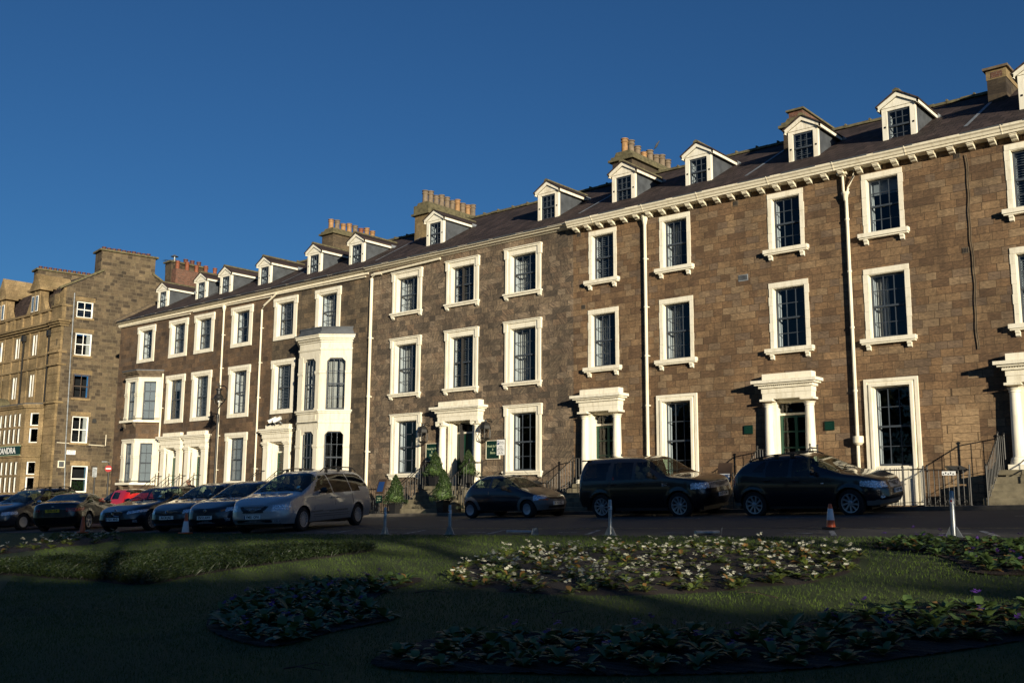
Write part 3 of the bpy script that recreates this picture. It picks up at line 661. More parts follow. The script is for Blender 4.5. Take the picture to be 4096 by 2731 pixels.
R1M = (8.60, 10.20); R2M = (4.94, 7.14); RGM = (1.40, 3.72)
R1R = (8.56, 10.34); R2R = (5.21, 7.26)
def bay(h, xl, xr, wl, wr, z0, z1, stages, big=False, pj=.9):
    """canted bay: wall ends wl..wr, front face xl..xr"""
    out = []
    faces = [((wl, 0), (xl, -pj)), ((xl, -pj), (xr, -pj)), ((xr, -pj), (wr, 0))]
    def frame(f):
        (ax, ay), (bx, by) = f; L = hypot(bx-ax, by-ay); ux, uy = (bx-ax)/L, (by-ay)/L
        return L, (lambda x, y, z: (ax+ux*x-uy*y, ay+uy*x+ux*y, z))
    def slab(m, z0, z1, e=0.0, b=.25):
        poly = [(wl-e*.6, b), (wl-e*.8, 0-.0), (xl-e*.4, -pj-e), (xr+e*.4, -pj-e), (wr+e*.8, 0), (wr+e*.6, b)]
        m.prismz(poly, z0, z1)
    return faces, frame, slab
def bay_a(h):
    xl, xr, wl, wr, pj = -55.62, -54.22, -56.62, -53.25, .9
    faces, frame, slab = bay(h, xl, xr, wl, wr, 0, 0, 0)
    for k, (z0, z1) in enumerate(((1.22, 3.45), (4.75, 6.98))):
        b = MB()
        for f in faces:
            L, tr = frame(f); q = MB(); p = .33 if L > 1.34 else .31
            zc = z0+.62*(z1-z0)
            for a, c in ((0, p), (L-p, L)):
                q.box(a, c, 0, .22, z0, z1); q.box(a-.0, c+.0, -.035, 0, zc, zc+.07); q.box(a, c, -.05, 0, zc+.1, zc+.17); q.box(a+.02, c-.02, -.03, 0, z0, z0+.22); q.box(a+.05, c-.05, -.025, 0, zc+.2, z1)
            q.box(0, L, 0, .22, z1, z1+.24); q.box(0, L, -.04, 0, z1+.16, z1+.24)
            q.v = [tr(*v) for v in q.v]; b.merge(q)
        o = b.build('bay_window', 'bay_cream_dimmed', h)
        for f in faces:
            L, tr = frame(f); p = .33 if L > 1.34 else .31
            sash_window(o, L/2, L-2*p, z0+.02, z1, .1, 2, 4, 'sw', tr=tr)
        s = MB(); slab(s, z0-.12, z0, .22, 0); s.build('sill', 'cream_paint', o)
        r = MB()
        P = [(wl-.1, 0), (xl-.05, -pj-.17), (xr+.05, -pj-.17), (wr+.12, 0)]
        for a, c in zip(P[:-1], P[1:]):
            r.tube([(a[0], a[1], z0+.10), (c[0], c[1], z0+.10)], .014, 5); r.tube([(a[0], a[1], z0+.0), (c[0], c[1], z0+.02)], .01, 5)
        for i, c in enumerate(P[1:]): r.tube([(c[0], c[1], z0-.03), (c[0], c[1], z0+.26)], [.02, .012], 6); r.lathe([(.03, z0+.2), (.03, z0+.24)], (c[0], c[1], 0), 8)
        r.build('window_guard', 'iron', o)
        c = MB()
        for x in (wl+.25, xl+.1, xr-.2, wr-.3):
            y = 0 if x in (wl+.25, wr-.3) else -pj; c.prismx([(y+.2, z0-.12), (y-.12, z0-.12), (y-.12, z0-.2), (y-.05, z0-.35), (y+.1, z0-.55), (y+.2, z0-.6)], x, x+.14)
        c.build('corbel', 'bracket_stone', o)
        s = MB()
        if k: slab(s, 3.70, 4.62, -.03, .1); s.build('bay_wall', 'stone_brown', o)
        else: slab(s, .2, 1.1, -.12, .1); slab(s, -3.2, .2, -.2, .1); s.build('bay_wall', 'stone_brown', o)
    s = MB(); slab(s, 7.22, 7.42, -.02, 0); s.build('bay_wall', 'bracket_stone', h)
    s = MB(); slab(s, 7.42, 7.50, .1, 0); slab(s, 7.50, 7.58, .2, 0); b = s.build('bay_cornice', 'bracket_stone', h)
    s = MB(); slab(s, 7.58, 7.64, .24, 0); s.build('bay_roof', 'lead', b)
    return [(wl+.1, wr-.1, 1.0, 3.6), (wl+.1, wr-.1, 4.6, 7.2)]
def bay_c(h):
    xl, xr, wl, wr, pj = -39.42, -37.82, -40.62, -36.62, .9
    faces, frame, slab = bay(h, xl, xr, wl, wr, 0, 0, 0)
    for k, (z0, z1) in enumerate(((1.0, 3.42), (4.42, 6.86))):
        b = MB()
        for f in faces:
            L, tr = frame(f); q = MB(); p = .35 if L > 1.55 else .3; zc = z0+.66*(z1-z0)
            for a, c in ((0, p), (L-p, L)):
                q.box(a, c, 0, .22, z0, z1); q.box(a, c, -.03, 0, zc+.04, zc+.09); q.box(a, c, -.055, 0, zc+.10, zc+.22); q.box(a, c, -.03, 0, z0, z0+.1); q.box(a+.04, c-.04, -.02, 0, z0+.1, zc+.04); q.box(a+.03, c-.03, -.02, 0, zc+.25, z1+.1)
            for sgn, xa in ((1, p), (-1, L-p)): q.prism([(xa, z1-.16), (xa+sgn*.16, z1), (xa, z1)], 0, .2)
            q.box(0, L, 0, .22, z1, z1+.42); q.box(0, L, -.04, 0, z1+.38, z1+.45)
            for xa in (.12, L-.12): q.lathe([(.045, -.012), (.045, 0)], (xa, 0, z1+.15), 10, 'y')
            q.v = [tr(*v) for v in q.v]; b.merge(q)
        o = b.build('bay_window', 'bay_cream_dimmed', h)
        for i, f in enumerate(faces):
            L, tr = frame(f); sash_window(o, L/2, L-2*(.35 if L > 1.55 else .3), z0+.02, z1, .1, 3, 4, ('C' if i == 2 else 'c') if k else '', tr=tr)
        s = MB(); slab(s, z0-.08, z0, .13, 0); slab(s, z0-.16, z0-.08, .06, 0)
        if k:
            slab(s, z0-.56, z0-.16, 0, 0); slab(s, z0-.6, z0-.53, .04, 0)
            for f in faces: L, tr = frame(f); q = MB(); q.box(.2, L-.2, -.02, 0, z0-.46, z0-.22); q.v = [tr(*v) for v in q.v]; s.merge(q)
        else: slab(s, -3.2, z0-.16, -.02, 0)
        s.build('sill', 'bay_cream_dimmed', o)
    s = MB(); slab(s, 7.28, 7.34, .05, 0); slab(s, 7.34, 7.72, -.01, 0); slab(s, 7.62, 7.67, .05, 0); slab(s, 7.72, 7.80, .1, 0); slab(s, 7.80, 7.90, .2, 0); slab(s, 7.9, 7.96, .24, 0); b = s.build('bay_cornice', 'bay_cream_dimmed', h)
    s = MB(); slab(s, 7.96, 8.0, .27, 0); slab(s, 8.0, 8.12, .08, 0); s.build('bay_roof', 'lead', b)
    s = MB(); slab(s, 8.12, 8.30, .0, 0); slab(s, 8.30, 8.35, .04, 0); s.build('bay_parapet', 'lead', b)
    return [(wl+.1, wr-.1, .8, 3.7), (wl+.1, wr-.1, 4.3, 7.6)]
def h1x(h):
    r = bay_a(h)
    chimney(h, -58.25, -57.1, 2.75, 7.9, 12, 14.72, 'brick_red', ['o']*8, .55, False, .0, px=-57.3)
    q = MB(); q.box(-58.3, -57.62, 2.7, 5.2, 12, 15.25); o = q.build('chimney', 'stone_stack', h)
    c = MB(); c.box(-58.42, -57.5, 2.58, 5.32, 15.18, 15.27); c.prism([(-58.3, 15.27), (-57.62, 15.27), (-57.75, 15.36), (-58.17, 15.36)], 2.7, 5.2); c.build('chimney_cap', 'mossy_stone', o)
    for i in range(3): q = MB(); pot(q, -57.96, 3.9+i*.48, 15.33, .3, .15, False); q.build('chimney_pot', 'pot_red', o, smooth=True)
    q = MB(); q.lathe([(.09, 15.34), (.09, 15.42), (.12, 15.44), (.06, 15.5), (.05, 15.66)], (-57.96, 3.1, 0), 12); q.lathe([(.25, 15.66), (.06, 15.78)], (-57.96, 3.1, 0), 14); q.build('chimney_cowl', 'galvanised', o, smooth=True)
    m = MB(); m.add([(-58.62, -.35, 10.93), (-58.3, -.35, 10.93), (-58.3, 5, 14.1), (-58.62, 5, 14.25)], [(0, 1, 2, 3)]); m.prismx([(-.4, 10.9), (-.4, 11.06), (5, 14.3), (5, 14.1)], -58.62, -58.3); m.build('coping', 'bracket_stone', h)
    downpipe(h, -53.0, -.4, 7.4); return r
def h2x(h):
    downpipe(h, -47.2, -.4, 10.55)
    m = MB(); m.lathe([(.05, 10.3), (.1, 10.5), (.12, 10.66)], (-47.2, -.1, 0), 8); m.build('hopper', 'gutter_paint', h); return []
def h2y(h):
    r = h2x(h)
    downpipe(h, -43.75, -.4, 10.0, path=[(-43.75, -.1, -.4), (-43.75, -.1, 10.0), (-43.6, -.1, 10.2), (-42.72, -.1, 10.62), (-42.6, -.1, 10.7)]); return r
def h3x(h):
    r = bay_c(h); chimney(h, -43.35, -42.4, 3.3, 6.7, 12, 14.92, 'stone_stack', list('bgbbgobb'), .55, r=.165); return r
def h4x(h):
    m = MB(); m.tube([(-35.28, -.1, -.4), (-35.28, -.1, 10.45), (-35.1, -.1, 10.62), (-34.6, -.1, 10.6)], .075, 8)
    for z in (2.4, 4.9, 7.6): m.lathe([(.095, z), (.095, z+.08)], (-35.28, -.1, 0), 8); m.box(-35.4, -35.16, -.07, 0, z, z+.05)
    m.build('downpipe', 'gutter_paint', h, smooth=True)
    chimney(h, -36.05, -35.1, 3.3, 7.2, 11.5, 14.97, 'stone_ashlar', list('ggggggbgbg'), .66, px=-35.55, r=.165, low=.30)
    return []
def h5x(h):
    downpipe(h, -20.2, -.4, 10.55, .06); m = MB(); m.lathe([(.06, 10.3), (.13, 10.6), (.13, 10.7)], (-20.2, -.1, 0), 8); m.build('hopper', 'gutter_paint', h)
    chimney(h, -24.0, -23.0, 3.3, 7.1, 11.5, 14.86, 'stone_stack', ['b', 'g', 'g', 'short', 'g', 'g', 'g', 'g'], .62, capz=.2, r=.165)
    vent(h, -23.3, 10.5); vent(h, -23.1, 7.6); return []
def vent(h, x, z, w=.2, hh=.18):
    m = MB(); m.box(x-w/2, x+w/2, -.012, 0, z-hh/2, z+hh/2); o = m.build('air_vent', 'lead_pale' if w > .3 else 'bracket_stone', h); m = MB()
    n = int(w/.045)
    for i in range(n): a = x-w/2+.015+i*(w-.03)/n; m.box(a, a+.022, -.016, -.0125, z-hh*.38, z+hh*.4)
    m.build('vent_slots', 'ink', o)
def h6x(h):
    m = MB(); m.tube([(-12.53, -.1, -.4), (-12.53, -.1, 9.95), ], .055, 8)
    m.tube([(-12.53, -.1, 9.9), (-12.45, -.1, 10.15), (-12.25, -.14, 10.5), (-12.2, -.2, 10.7)], .04, 8); m.tube([(-12.6, -.1, 9.9), (-12.62, -.1, 10.7)], .04, 8)
    m.lathe([(.06, 9.75), (.10, 9.95), (.14, 10.0), (.14, 10.03)], (-12.55, -.1, 0), 8); m.lathe([(.09, 1.95), (.16, 2.02), (.16, 2.22)], (-12.5, -.12, 0), 12); m.box(-12.78, -12.45, -.2, -.02, 10.62, 10.75)
    for z in (.9, 3.6, 5.6, 7.4, 9.1): m.lathe([(.075, z), (.075, z+.06)], (-12.53, -.1, 0), 8)
    m.build('downpipe', 'gutter_paint', h, smooth=True)
    o = chimney(h, -16.2, -15.35, 3.3, 7.5, 11.5, 14.42, 'stone_stack', [], cap=True)
    m = MB(); m.box(-16.05, -15.5, 3.5, 7.3, 14.3, 14.72); m.build('chimney', 'brick_red', h); m = MB(); m.box(-16.13, -15.42, 3.4, 7.4, 14.72, 14.79); m.build('chimney_cap', 'mossy_stone', o)
    vent(h, -16.5, 10.45); vent(h, -16.3, 7.78, .36, .22); vent(h, -9.1, 10.5); vent(h, -9.03, 7.57); return []
def h7x(h):
    chimney(h, -8.98, -8.4, 3.3, 7.2, 11.5, 13.95, 'stone_stack', [], cap=False, capz=0)
    m = MB(); m.box(-9.0, -8.38, 3.3, 7.2, 13.951, 14.28); o = m.build('chimney', 'stone_ashlar', h); m = MB(); m.box(-9.08, -8.3, 3.2, 7.3, 14.28, 14.36); m.build('chimney_cap', 'bracket_stone', o)
    m = MB(); m.box(-8.85, -8.5, 3.29, 3.3, 14.0, 14.2); m.build('brick_infill', 'brick_red', o)
    (xa_, za_), (xb_, _) = [(lambda d: (d[0]*D/d[1], d[2]*D/d[1]))(ray(q, 942)) for q in (2162, 2248)]
    m = MB(); m.box(xa_, xb_, -.006, 0, .25, za_-.01); m.build('wall_patch', 'stone_patch', h)
    m = MB(); P = [(-8.86+.022*sin(z*2.1)+.010*sin(z*7), -.03, z) for z in np.arange(4.6, 10.6, .12)]; m.tube(P, .013, 5); m.tube([(x+.04, y+.01, z) for x, y, z in P], .009, 5); m.build('cable', 'bracket_stone', h)
    return []
def zl(x): return gz(x, 0)
build_house('house', -58.3, -50.44, 'stone_brown', 'brown stone house with a two-storey canted bay at the far left end of the terrace',
    [(-55.2, 1.34, *R1L, 'L', 's'), (-51.74, 1.34, *R1L, 'L', 'sb'), (-51.74, 1.34, *R2L, 'L', 'h')], [(-51.6, 1.22, .62, 4.35, 'A', 1.0, 'panel')], [(-55.65, 0), (-51.5, 0)], 'plain', 14.02, left=True, extra=h1x)
build_house('house', -50.44, -42.88, 'stone_brown', 'brown stone house without a bay, second from the left, its doorcase beside the street lamp',
    [(-49.13, 1.34, *R1L, 'L', 'sb'), (-45.6, 1.34, *R1L, 'L', 's'), (-49.13, 1.34, *R2L, 'L', 'sb'), (-45.6, 1.34, *R2L, 'L', 'sc'), (-45.6, 1.34, *RGL, 'L', 'w')],
    [(-49.15, 1.22, .62, 4.35, 'A', 1.0, 'glazed')], [(-49.05, 0), (-45.4, 0)], 'plain', 14.02, extra=h2y)
build_house('house', -42.88, -35.62, 'stone_dark', 'dark stone house with a tall cream-painted canted bay below a lead parapet',
    [(-41.84, 1.34, *R1L, 'L', 'sb'), (-38.5, 1.34, *R1L, 'L', 'sc'), (-41.84, 1.34, *R2L, 'L', 'sb')], [(-41.95, 1.28, .75, 4.35, 'A', 1.0, 'glazed')], [(-41.15, 0), (-37.85, 0)], 'plain', 14.02, extra=h3x)
build_house('house', -35.62, -23.6, 'stone_grey', 'widest, grey-brown stone house with a columned door between green hotel boards',
    [(x, 1.34, *r, 'M', f) for x, fs in ((-32.95, 'scs'), (-29.52, 'sb'), (-26.13, 'scs')) for r, f in ((R1M, 'sc' if x != -29.52 else 'sb'), (R2M, 'sc' if x != -29.52 else 'sb'))]+[(-32.83, 1.34, *RGM, 'M', 's'), (-26.1, 1.34, *RGM, 'M', 's')],
    [(-29.42, 1.42, .83, 4.35, 'B', 1.15, 'panel')], [(-32.4, 0), (-25.75, 1)], 'double', extra=h4x)
build_house('house', -23.6, -16.3, 'stone_gold', 'golden stone house behind the black off-roader, with mixed pots on its left chimney',
    [(-22.18, 1.01, *R1R, 'R', 'sb'), (-18.98, 1.01, *R1R, 'R', 'sc'), (-22.18, 1.12, *R2R, 'R', 'sc'), (-18.98, 1.12, *R2R, 'R', 'sc'), (-19.02, 1.17, .95, 3.72, 'G', 's')],
    [(-22.2, 1.14, .86, 4.35, 'B', 1.12, 'glazed')], [(-21.95, 1), (-18.6, 0)], 'bracket', extra=h5x)
build_house('house', -16.3, -8.92, 'stone_gold', 'golden-brown stone house with Doric doorcase and forked white downpipe between its windows',
    [(-14.67, 1.01, *R1R, 'R', 's'), (-11.40, 1.01, *R1R, 'R', 'sh'), (-14.67, 1.12, *R2R, 'R', 's'), (-11.42, 1.14, *R2R, 'R', 'sc'), (-11.45, 1.17, 1.28, 3.72, 'G', 's')],
    [(-14.72, 1.12, .95, 4.35, 'B', 1.12, 'glazed')], [(-14.45, 1), (-11.15, 0)], 'bracket', extra=h6x)
build_house('house', -8.92, -1.2, 'stone_gold', 'golden stone house cut by the right edge, wide steps to its columned door',
    [(-7.13, 1.01, *R1R, 'R', 'sb'), (-7.13, 1.12, *R2R, 'R', 'sb'), (-3.8, 1.01, *R1R, 'R', 's'), (-3.8, 1.12, *R2R, 'R', 's'), (-3.8, 1.17, 1.28, 3.72, 'G', 's')],
    [(-7.2, 1.14, 1.09, 4.35, 'B', 1.12, 'glazed')], [(-7.0, 0)], 'bracket', extra=h7x)

# ------------------------------------------------------------------ steps, railings
def steps(xc, w, zt, n, yl, label, tread=.3, mat='step_stone'):
    zg = gz(xc, -2); m = MB(); rise = (zt-zg)/n; y = -yl
    m.box(xc-w/2+.2, xc+w/2-.2, -yl, 0, zg-3, zt); 
    for i in range(1, n):
        z = zt-rise*i; m.cbox(xc-w/2-.02*i, xc+w/2+.02*i, y-tread*i, -yl+.01-tread*(i-1) if i > 1 else -yl-.001, z-rise-.35, z, .012)
    m.cbox(xc-w/2, xc+w/2, -yl-.02, -.001, zt-.14, zt+.004, .012)
    o = m.build('stone_steps', mat); o.location = (0, 0, 0); tag(o, label, 'steps'); return -yl-tread*(n-1)
steps(-7.2, 2.3, 1.09, 5, .75, 'wide sunlit stone steps at the right edge of the view')
steps(-14.72, 1.9, .95, 5, .7, 'stone steps hidden behind the rightmost parked car')
steps(-22.2, 1.9, .86, 6, .7, 'stone steps behind the tail of the black off-roader')
steps(-29.42, 2.6, .83, 6, .9, 'stone steps between the topiary bushes to the hotel door')
steps(-41.95, 1.7, .75, 6, .6, 'stone steps behind the silver people carrier')
steps(-49.15, 1.5, .62, 6, .6, 'stone steps under the right door of the white doorcase pair')
steps(-51.6, 1.5, .62, 6, .6, 'stone steps under the left door of the white doorcase pair')
def railing(pts, hgt, label, sp=.125, r=.009, finial=True, posts=None, lo=.08, ornate=False):
    """iron railing along (x,y,zbase) points"""
    m = MB(); base = Vector(pts[0])
    for a, b in zip(pts[:-1], pts[1:]):
        a, b = Vector(a), Vector(b); up = Vector((0, 0, hgt)); L = (b-a).length; n = max(1, int(L/sp))
        m.tube([a+up, b+up], .018, 5)
        if lo: m.tube([a+Vector((0, 0, lo)), b+Vector((0, 0, lo))], .01, 4)
        for i in range(n+1):
            p = a+(b-a)*i/n; m.tube([p, p+up+(Vector((0, 0, .06)) if finial and i % 1 == 0 and lo else Vector())], r, 4)
    for p in pts: p = Vector(p); m.tube([p-Vector((0, 0, .05)), p+Vector((0, 0, hgt+.08))], .022, 6); m.lathe([(.035, 0), (.035, .03), (.01, .06)], (p.x, p.y, p.z+hgt+.06), 6)
    m.v = [(x-base.x, y-base.y, z-base.z) for x, y, z in m.v]
    o = m.build('iron_railing', 'iron'); o.location = base; return tag(o, label, 'railing', 'iron railings along the terrace')
def stair_rail(x, zt, n, yl, label, hgt=.95, curl=True):
    zg = gz(x, -2); yb = -yl-.3*(n-1)
    railing([(x, -.15, zt), (x, -yl, zt), (x, yb-.05, zg+.05)], hgt, label, .17, .009, False)
for xc, w, zt, n, yl, nm in ((-7.2, 2.3, 1.09, 5, .75, 'the wide steps at the right edge'), (-14.72, 1.9, .95, 5, .7, 'the door behind the rightmost car'), (-22.2, 1.9, .86, 6, .7, 'the door behind the black off-roader'),
                       (-29.42, 2.6, .83, 6, .9, 'the hotel door'), (-41.95, 1.7, .75, 6, .6, 'the dark house beside the tall bay'), (-49.15, 1.5, .62, 6, .6, 'the right of the paired doors'), (-51.6, 1.5, .62, 6, .6, 'the left of the paired doors')):
    for sd, sn in ((-1, 'left'), (1, 'right')): stair_rail(xc+sd*(w/2-.05), zt, n, yl, 'black handrail on the %s side of %s' % (sn, nm))
def area_rail(xa, xb, nm, hgt=1.0):
    railing([(x, -1.68, gz(x, -1.68)+.05) for x in np.linspace(xa, xb, max(2, int((xb-xa)/3)+1))], hgt, 'black railings along the pavement '+nm, .13)
area_rail(-35.2, -31.0, 'left of the hotel steps'); area_rail(-27.9, -23.4, 'right of the hotel steps'); area_rail(-21.1, -16.0, 'behind the black off-roader')
area_rail(-13.6, -9.95, 'below the ground window behind the rightmost car', 1.0); area_rail(-40.9, -35.5, 'below the tall cream bay'); area_rail(-48.2, -43.0, 'under the lamp post'); area_rail(-58.2, -52.6, 'below the left bay')
railing([(-12.1, -1.72, gz(-12, -2)+.05), (-12.1, -2.6, gz(-12, -2)), (-10.3, -2.6, gz(-10, -2))], 1.0, 'short return railing with cranked top beside the white window base', .16)
# ornate gate with cream scroll panel right of the parked cars
g = thing('iron_gate', (-9.95, -1.78, gz(-9.9, -2)+.02), 'low iron gate with scrollwork and a small white fret panel', 'gate')
m = MB()
for i in range(10): m.tube([(-.05+i*.13, 0, 0), (-.05+i*.13, 0, 1.0)], .008, 4)
m.tube([(-.05, 0, .98), (1.14, 0, .98)], .014, 5); m.tube([(-.05, 0, .04), (1.14, 0, .04)], .012, 5); m.tube([(-.05, 0, .26), (1.14, 0, .26)], .01, 5); m.tube([(-.07, 0, -.05), (-.07, 0, 1.12)], .022, 6); m.tube([(1.16, 0, -.05), (1.16, 0, 1.12)], .022, 6)
for i in range(5):
    for s_ in (-1, 1): m.tube([(.06+i*.24+s_*.05*cos(t)*t/5, -.01, .15+.08*sin(t)*t/5) for t in np.linspace(.5, 6, 12)], .005, 4)
m.build('gate_bars', 'iron', g)
m = MB(); m.box(.44, .80, -.03, -.015, .84, .95); o = m.build('fret_panel', 'sign_white', g)
m = MB()
for i in range(5): m.box(.465+i*.065, .465+i*.065+.03, -.034, -.031, .86+.02*(i % 2), .895+.03*(i % 2))
m.build('fret_holes', 'ink', o)
# ------------------------------------------------------------------ the public house across the side street
def build_pub():
    h = thing('public_house', (0, 0, 0), 'ornate honey stone public house with gabled dormers beyond the side street', 'pub')
    CX = -65.83; gd = (.168, .986)
    tr = lambda s, d, z: (CX+gd[0]*s+gd[1]*d*-1+0, gd[1]*s+gd[0]*d, z)     # s along side wall, d = depth into the wall
    # side wall with openings (local: x=s, y=depth inward(-), z)
    wins = [(.73, 1.77, 12.3, 13.4), (.79, 1.83, 9.76, 11.25), (.86, 1.90, 6.92, 8.5), (.97, 2.0, 3.98, 5.72), (1.15, 2.18, .78, 2.5)]
    def T(mb): mb.v = [tr(x, y, z) for x, y, z in mb.v]; return mb
    m = MB(); wall_grid(m, 0, 8.4, -3, 14.25, wins); m.add([(0, 0, 14.25), (8.4, 0, 14.25), (4.2, 0, 16.7)], [(0, 1, 2)]); m.quad((0, .01, -3), (0, 14, -3), (0, 14, 14.2), (0, .01, 14.2))
    T(m).build('side_wall', 'stone_rubble', h)
    lin = MB()
    for a, b, c, d in wins: lin.box(a-.12, b+.12, -.015, .001, d, d+.3); lin.box(a-.1, b+.1, -.08, 0, c-.14, c)
    T(lin).build('lintels', 'stone_ashlar', h)
    for i, (a, b, c, d) in enumerate(wins):
        o = MB(); f = .07
        o.box(a, a+f, .08, .14, c, d); o.box(b-f, b, .08, .14, c, d); o.box(a+f, b-f, .08, .14, d-f, d); o.box(a+f, b-f, .08, .14, c, c+f); o.box(a+f, b-f, .07, .15, (c+d)/2-.03, (c+d)/2+.03)
        if i < 4: o.box((a+b)/2-.02, (a+b)/2+.02, .085, .135, c+f, d-f)
        o.box(a-.02, a, 0, .1, c, d); o.box(b, b+.02, 0, .1, c, d)
        w = T(o).build('window', 'white_sash' if i != 2 else 'wood_dark', h)
        g = MB(); g.quad((a, .11, c), (b, .11, c), (b, .11, d), (a, .11, d)); T(g).build('glass', 'window_glass', w)
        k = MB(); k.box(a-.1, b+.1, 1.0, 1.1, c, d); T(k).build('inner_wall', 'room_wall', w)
        if i in (1, 3): k = MB(); k.box(b-.28, b-.06, .2, .22, c+.05, d-.05); T(k).build('curtain', 'curtain_cloth', w)
        if i == 4:
            k = MB()
            for q in range(120): x, z = a+.1+random.random()*.8, c+.12+random.random()*.55; e = .05; k.quad((x, .25+random.random()*.1, z), (x+e, .25, z+.02), (x+e*.8, .3, z+.08), (x-.02, .28, z+.06))
            T(k).build('window_plants', 'topiary_leaf', w)
    m = MB(); m.box(0, 4.3, -.12, .25, 0, .12)
    def cop(s0, z0, s1, z1): 
        q = MB(); q.add([(s0, -.15, z0), (s1, -.15, z1), (s1, .35, z1), (s0, .35, z0), (s0, -.15, z0+.16), (s1, -.15, z1+.16), (s1, .35, z1+.16), (s0, .35, z0+.16)], [(0, 1, 2, 3), (4, 5, 6, 7), (0, 1, 5, 4), (1, 2, 6, 5), (2, 3, 7, 6), (3, 0, 4, 7)]); return q
    c = cop(-.45, 14.05, 2.3, 15.66); c.merge(cop(5.6, 15.9, 8.7, 14.0)); T(c).build('coping', 'mossy_stone', h)
    q = MB(); q.box(2.08, 5.78, -.012, 1.3, 14.2, 17.15); o = T(q).build('chimney', 'stone_rubble', h)
    q = MB(); q.box(1.93, 5.95, -.16, 1.45, 17.08, 17.2); T(q).build('chimney_cap', 'mossy_stone', o)
    for i in range(10): q = MB(); pot(q, 2.4+i*.34, .6, 17.2, .26+.03*(i % 3 == 0), .15, False); T(q).build('chimney_pot', 'pot_red', o, smooth=True)
    q = MB(); q.box(1.2, 6.8, 12.2, 13.3, 13.5, 17.75); o = T(q).build('chimney', 'stone_rubble', h); q = MB(); q.box(1.05, 6.95, 12.05, 13.45, 17.75, 17.88); T(q).build('chimney_cap', 'mossy_stone', o)
    for i in range(15): q = MB(); pot(q, 1.5+i*.36, 12.75, 17.88, .28, .15, False); T(q).build('chimney_pot', 'pot_red', o, smooth=True)
    m = MB(); m.tube([(.50, -.06, 13.9), (.56, -.06, 9), (.66, -.06, 3.7), (.78, -.06, 1.1), (.78, -.06, -1)], .035, 6); T(m).build('downpipe', 'lead_pale', h)
    m = MB(); m.tube([(.1, -.04, 3.95), (3.0, -.04, 3.86), (3.2, -.04, 3.86), (3.2, -.04, 4.6)], .025, 5); T(m).build('conduit', 'gutter_paint', h)
    m = MB(); m.box(.25, .67, -.14, 0, 2.33, 2.78); o = T(m).build('vent_box', 'gutter_paint', h); m = MB(); m.box(.30, .62, -.15, -.141, 2.38, 2.73); T(m).build('vent_grille', 'lead', o)
    m = MB(); m.box(2.25, 2.5, -.02, 0, 5.35, 5.62); T(m).build('air_vent', 'iron', h)
    # roof
    m = MB(); A = lambda s, d, z: tr(s, .3, z) if d < 1 else (-96, tr(s, .3, z)[1], z)
    m.quad(A(.25, .3, 12.6), A(.9, .3, 14.75), A(.9, 26, 14.75), A(.25, 26, 12.6)); m.quad(A(.9, .3, 14.75), A(4.2, .3, 16.6), A(4.2, 26, 16.6), A(.9, 26, 14.75)); m.quad(A(8.7, .3, 14.1), A(8.7, 26, 14.1), A(4.2, 26, 16.6), A(4.2, .3, 16.6)); m.build('roof', 'slate', h)
    # street front, in line with the terrace (plane Y=0)
    x0, x1 = -95.0, -67.25; holes = []; lights = []
    def lite(a, b, c, d, y=0.0): lights.append((a, b, c, d, y)); return (a, b, c, d)
    for cx in (-69.86, -72.5, -74.93, -77.6, -80.2):
        for c, d in ((10.02, 11.45), (7.18, 8.70)):
            for k in (-.44, .06): holes.append(lite(cx+k, cx+k+.38, c, d))
    m = MB(); wall_grid(m, x0, x1, -3, 12.0, holes); m.box(x0, x1, .02, .4, 12.0, 12.95); m.build('front_wall', 'stone_ashlar', h)
    m = MB()
    for z0, z1, p in ((11.62, 11.75, .15), (11.75, 11.88, .32), (11.88, 12.02, .45), (9.82, 9.96, .10), (8.98, 9.12, .12), (6.55, 6.66, .16), (12.85, 13.0, .12)): m.box(x0, x1-.02, -p, 0, z0, z1)
    for x in np.arange(-80, -67.5, 1.32): m.box(x, x+.16, -.07, 0, 6.66, 11.62); m.box(x-.02, x+.2, -.09, .02, 12.02, 12.85)
    for i in range(4): m.lathe([(.05, 12.1), (.08, 12.3), (.04, 12.55), (.07, 12.8)], (-71.6+i*.17-2.2, -.05, 0), 8)
    m.build('cornice', 'stone_ashlar', h)
    m = MB(); xq0, xq1 = -67.25, -65.85                      # rusticated corner pier
    for i in range(26):
        z = -3+i*.57; 
        if z > 11.4: break
        m.cbox(xq0, xq1, -.16, .5, z+.012, z+.56, .03)
    m.box(xq0+.03, xq1-.02, -.12, .48, -3, 13.9)
    for z, e in ((11.62, .1), (11.75, .22), (11.88, .34), (6.5, .12), (9.0, .1), (9.84, .1)): m.box(xq0-.02, xq1+e, -.2-e, .3, z, z+.13)
    m.box(xq0, xq1+.03, -.2, .5, 12.02, 12.95); m.box(xq0-.05, xq1+.1, -.28, .5, 12.95, 13.08)
    P = [(xq0+.15+.55*t, 13.08+1.15*(1-t)**1.6) for t in np.linspace(0, 1, 9)]; m.prism([(xq1, 13.08), (xq1, 14.3), (xq1-.35, 14.3)]+[(xq1-.4-.85*t, 13.08+1.1*(1-t)**1.5) for t in np.linspace(0, 1, 8)], -.15, .4)
    m.lathe([(.30, -.2), (.33, -.12), (.33, .4)], (xq1-.85, 0, 13.45), 16, 'y')
    m.build('corner_pier', 'stone_ashlar', h)
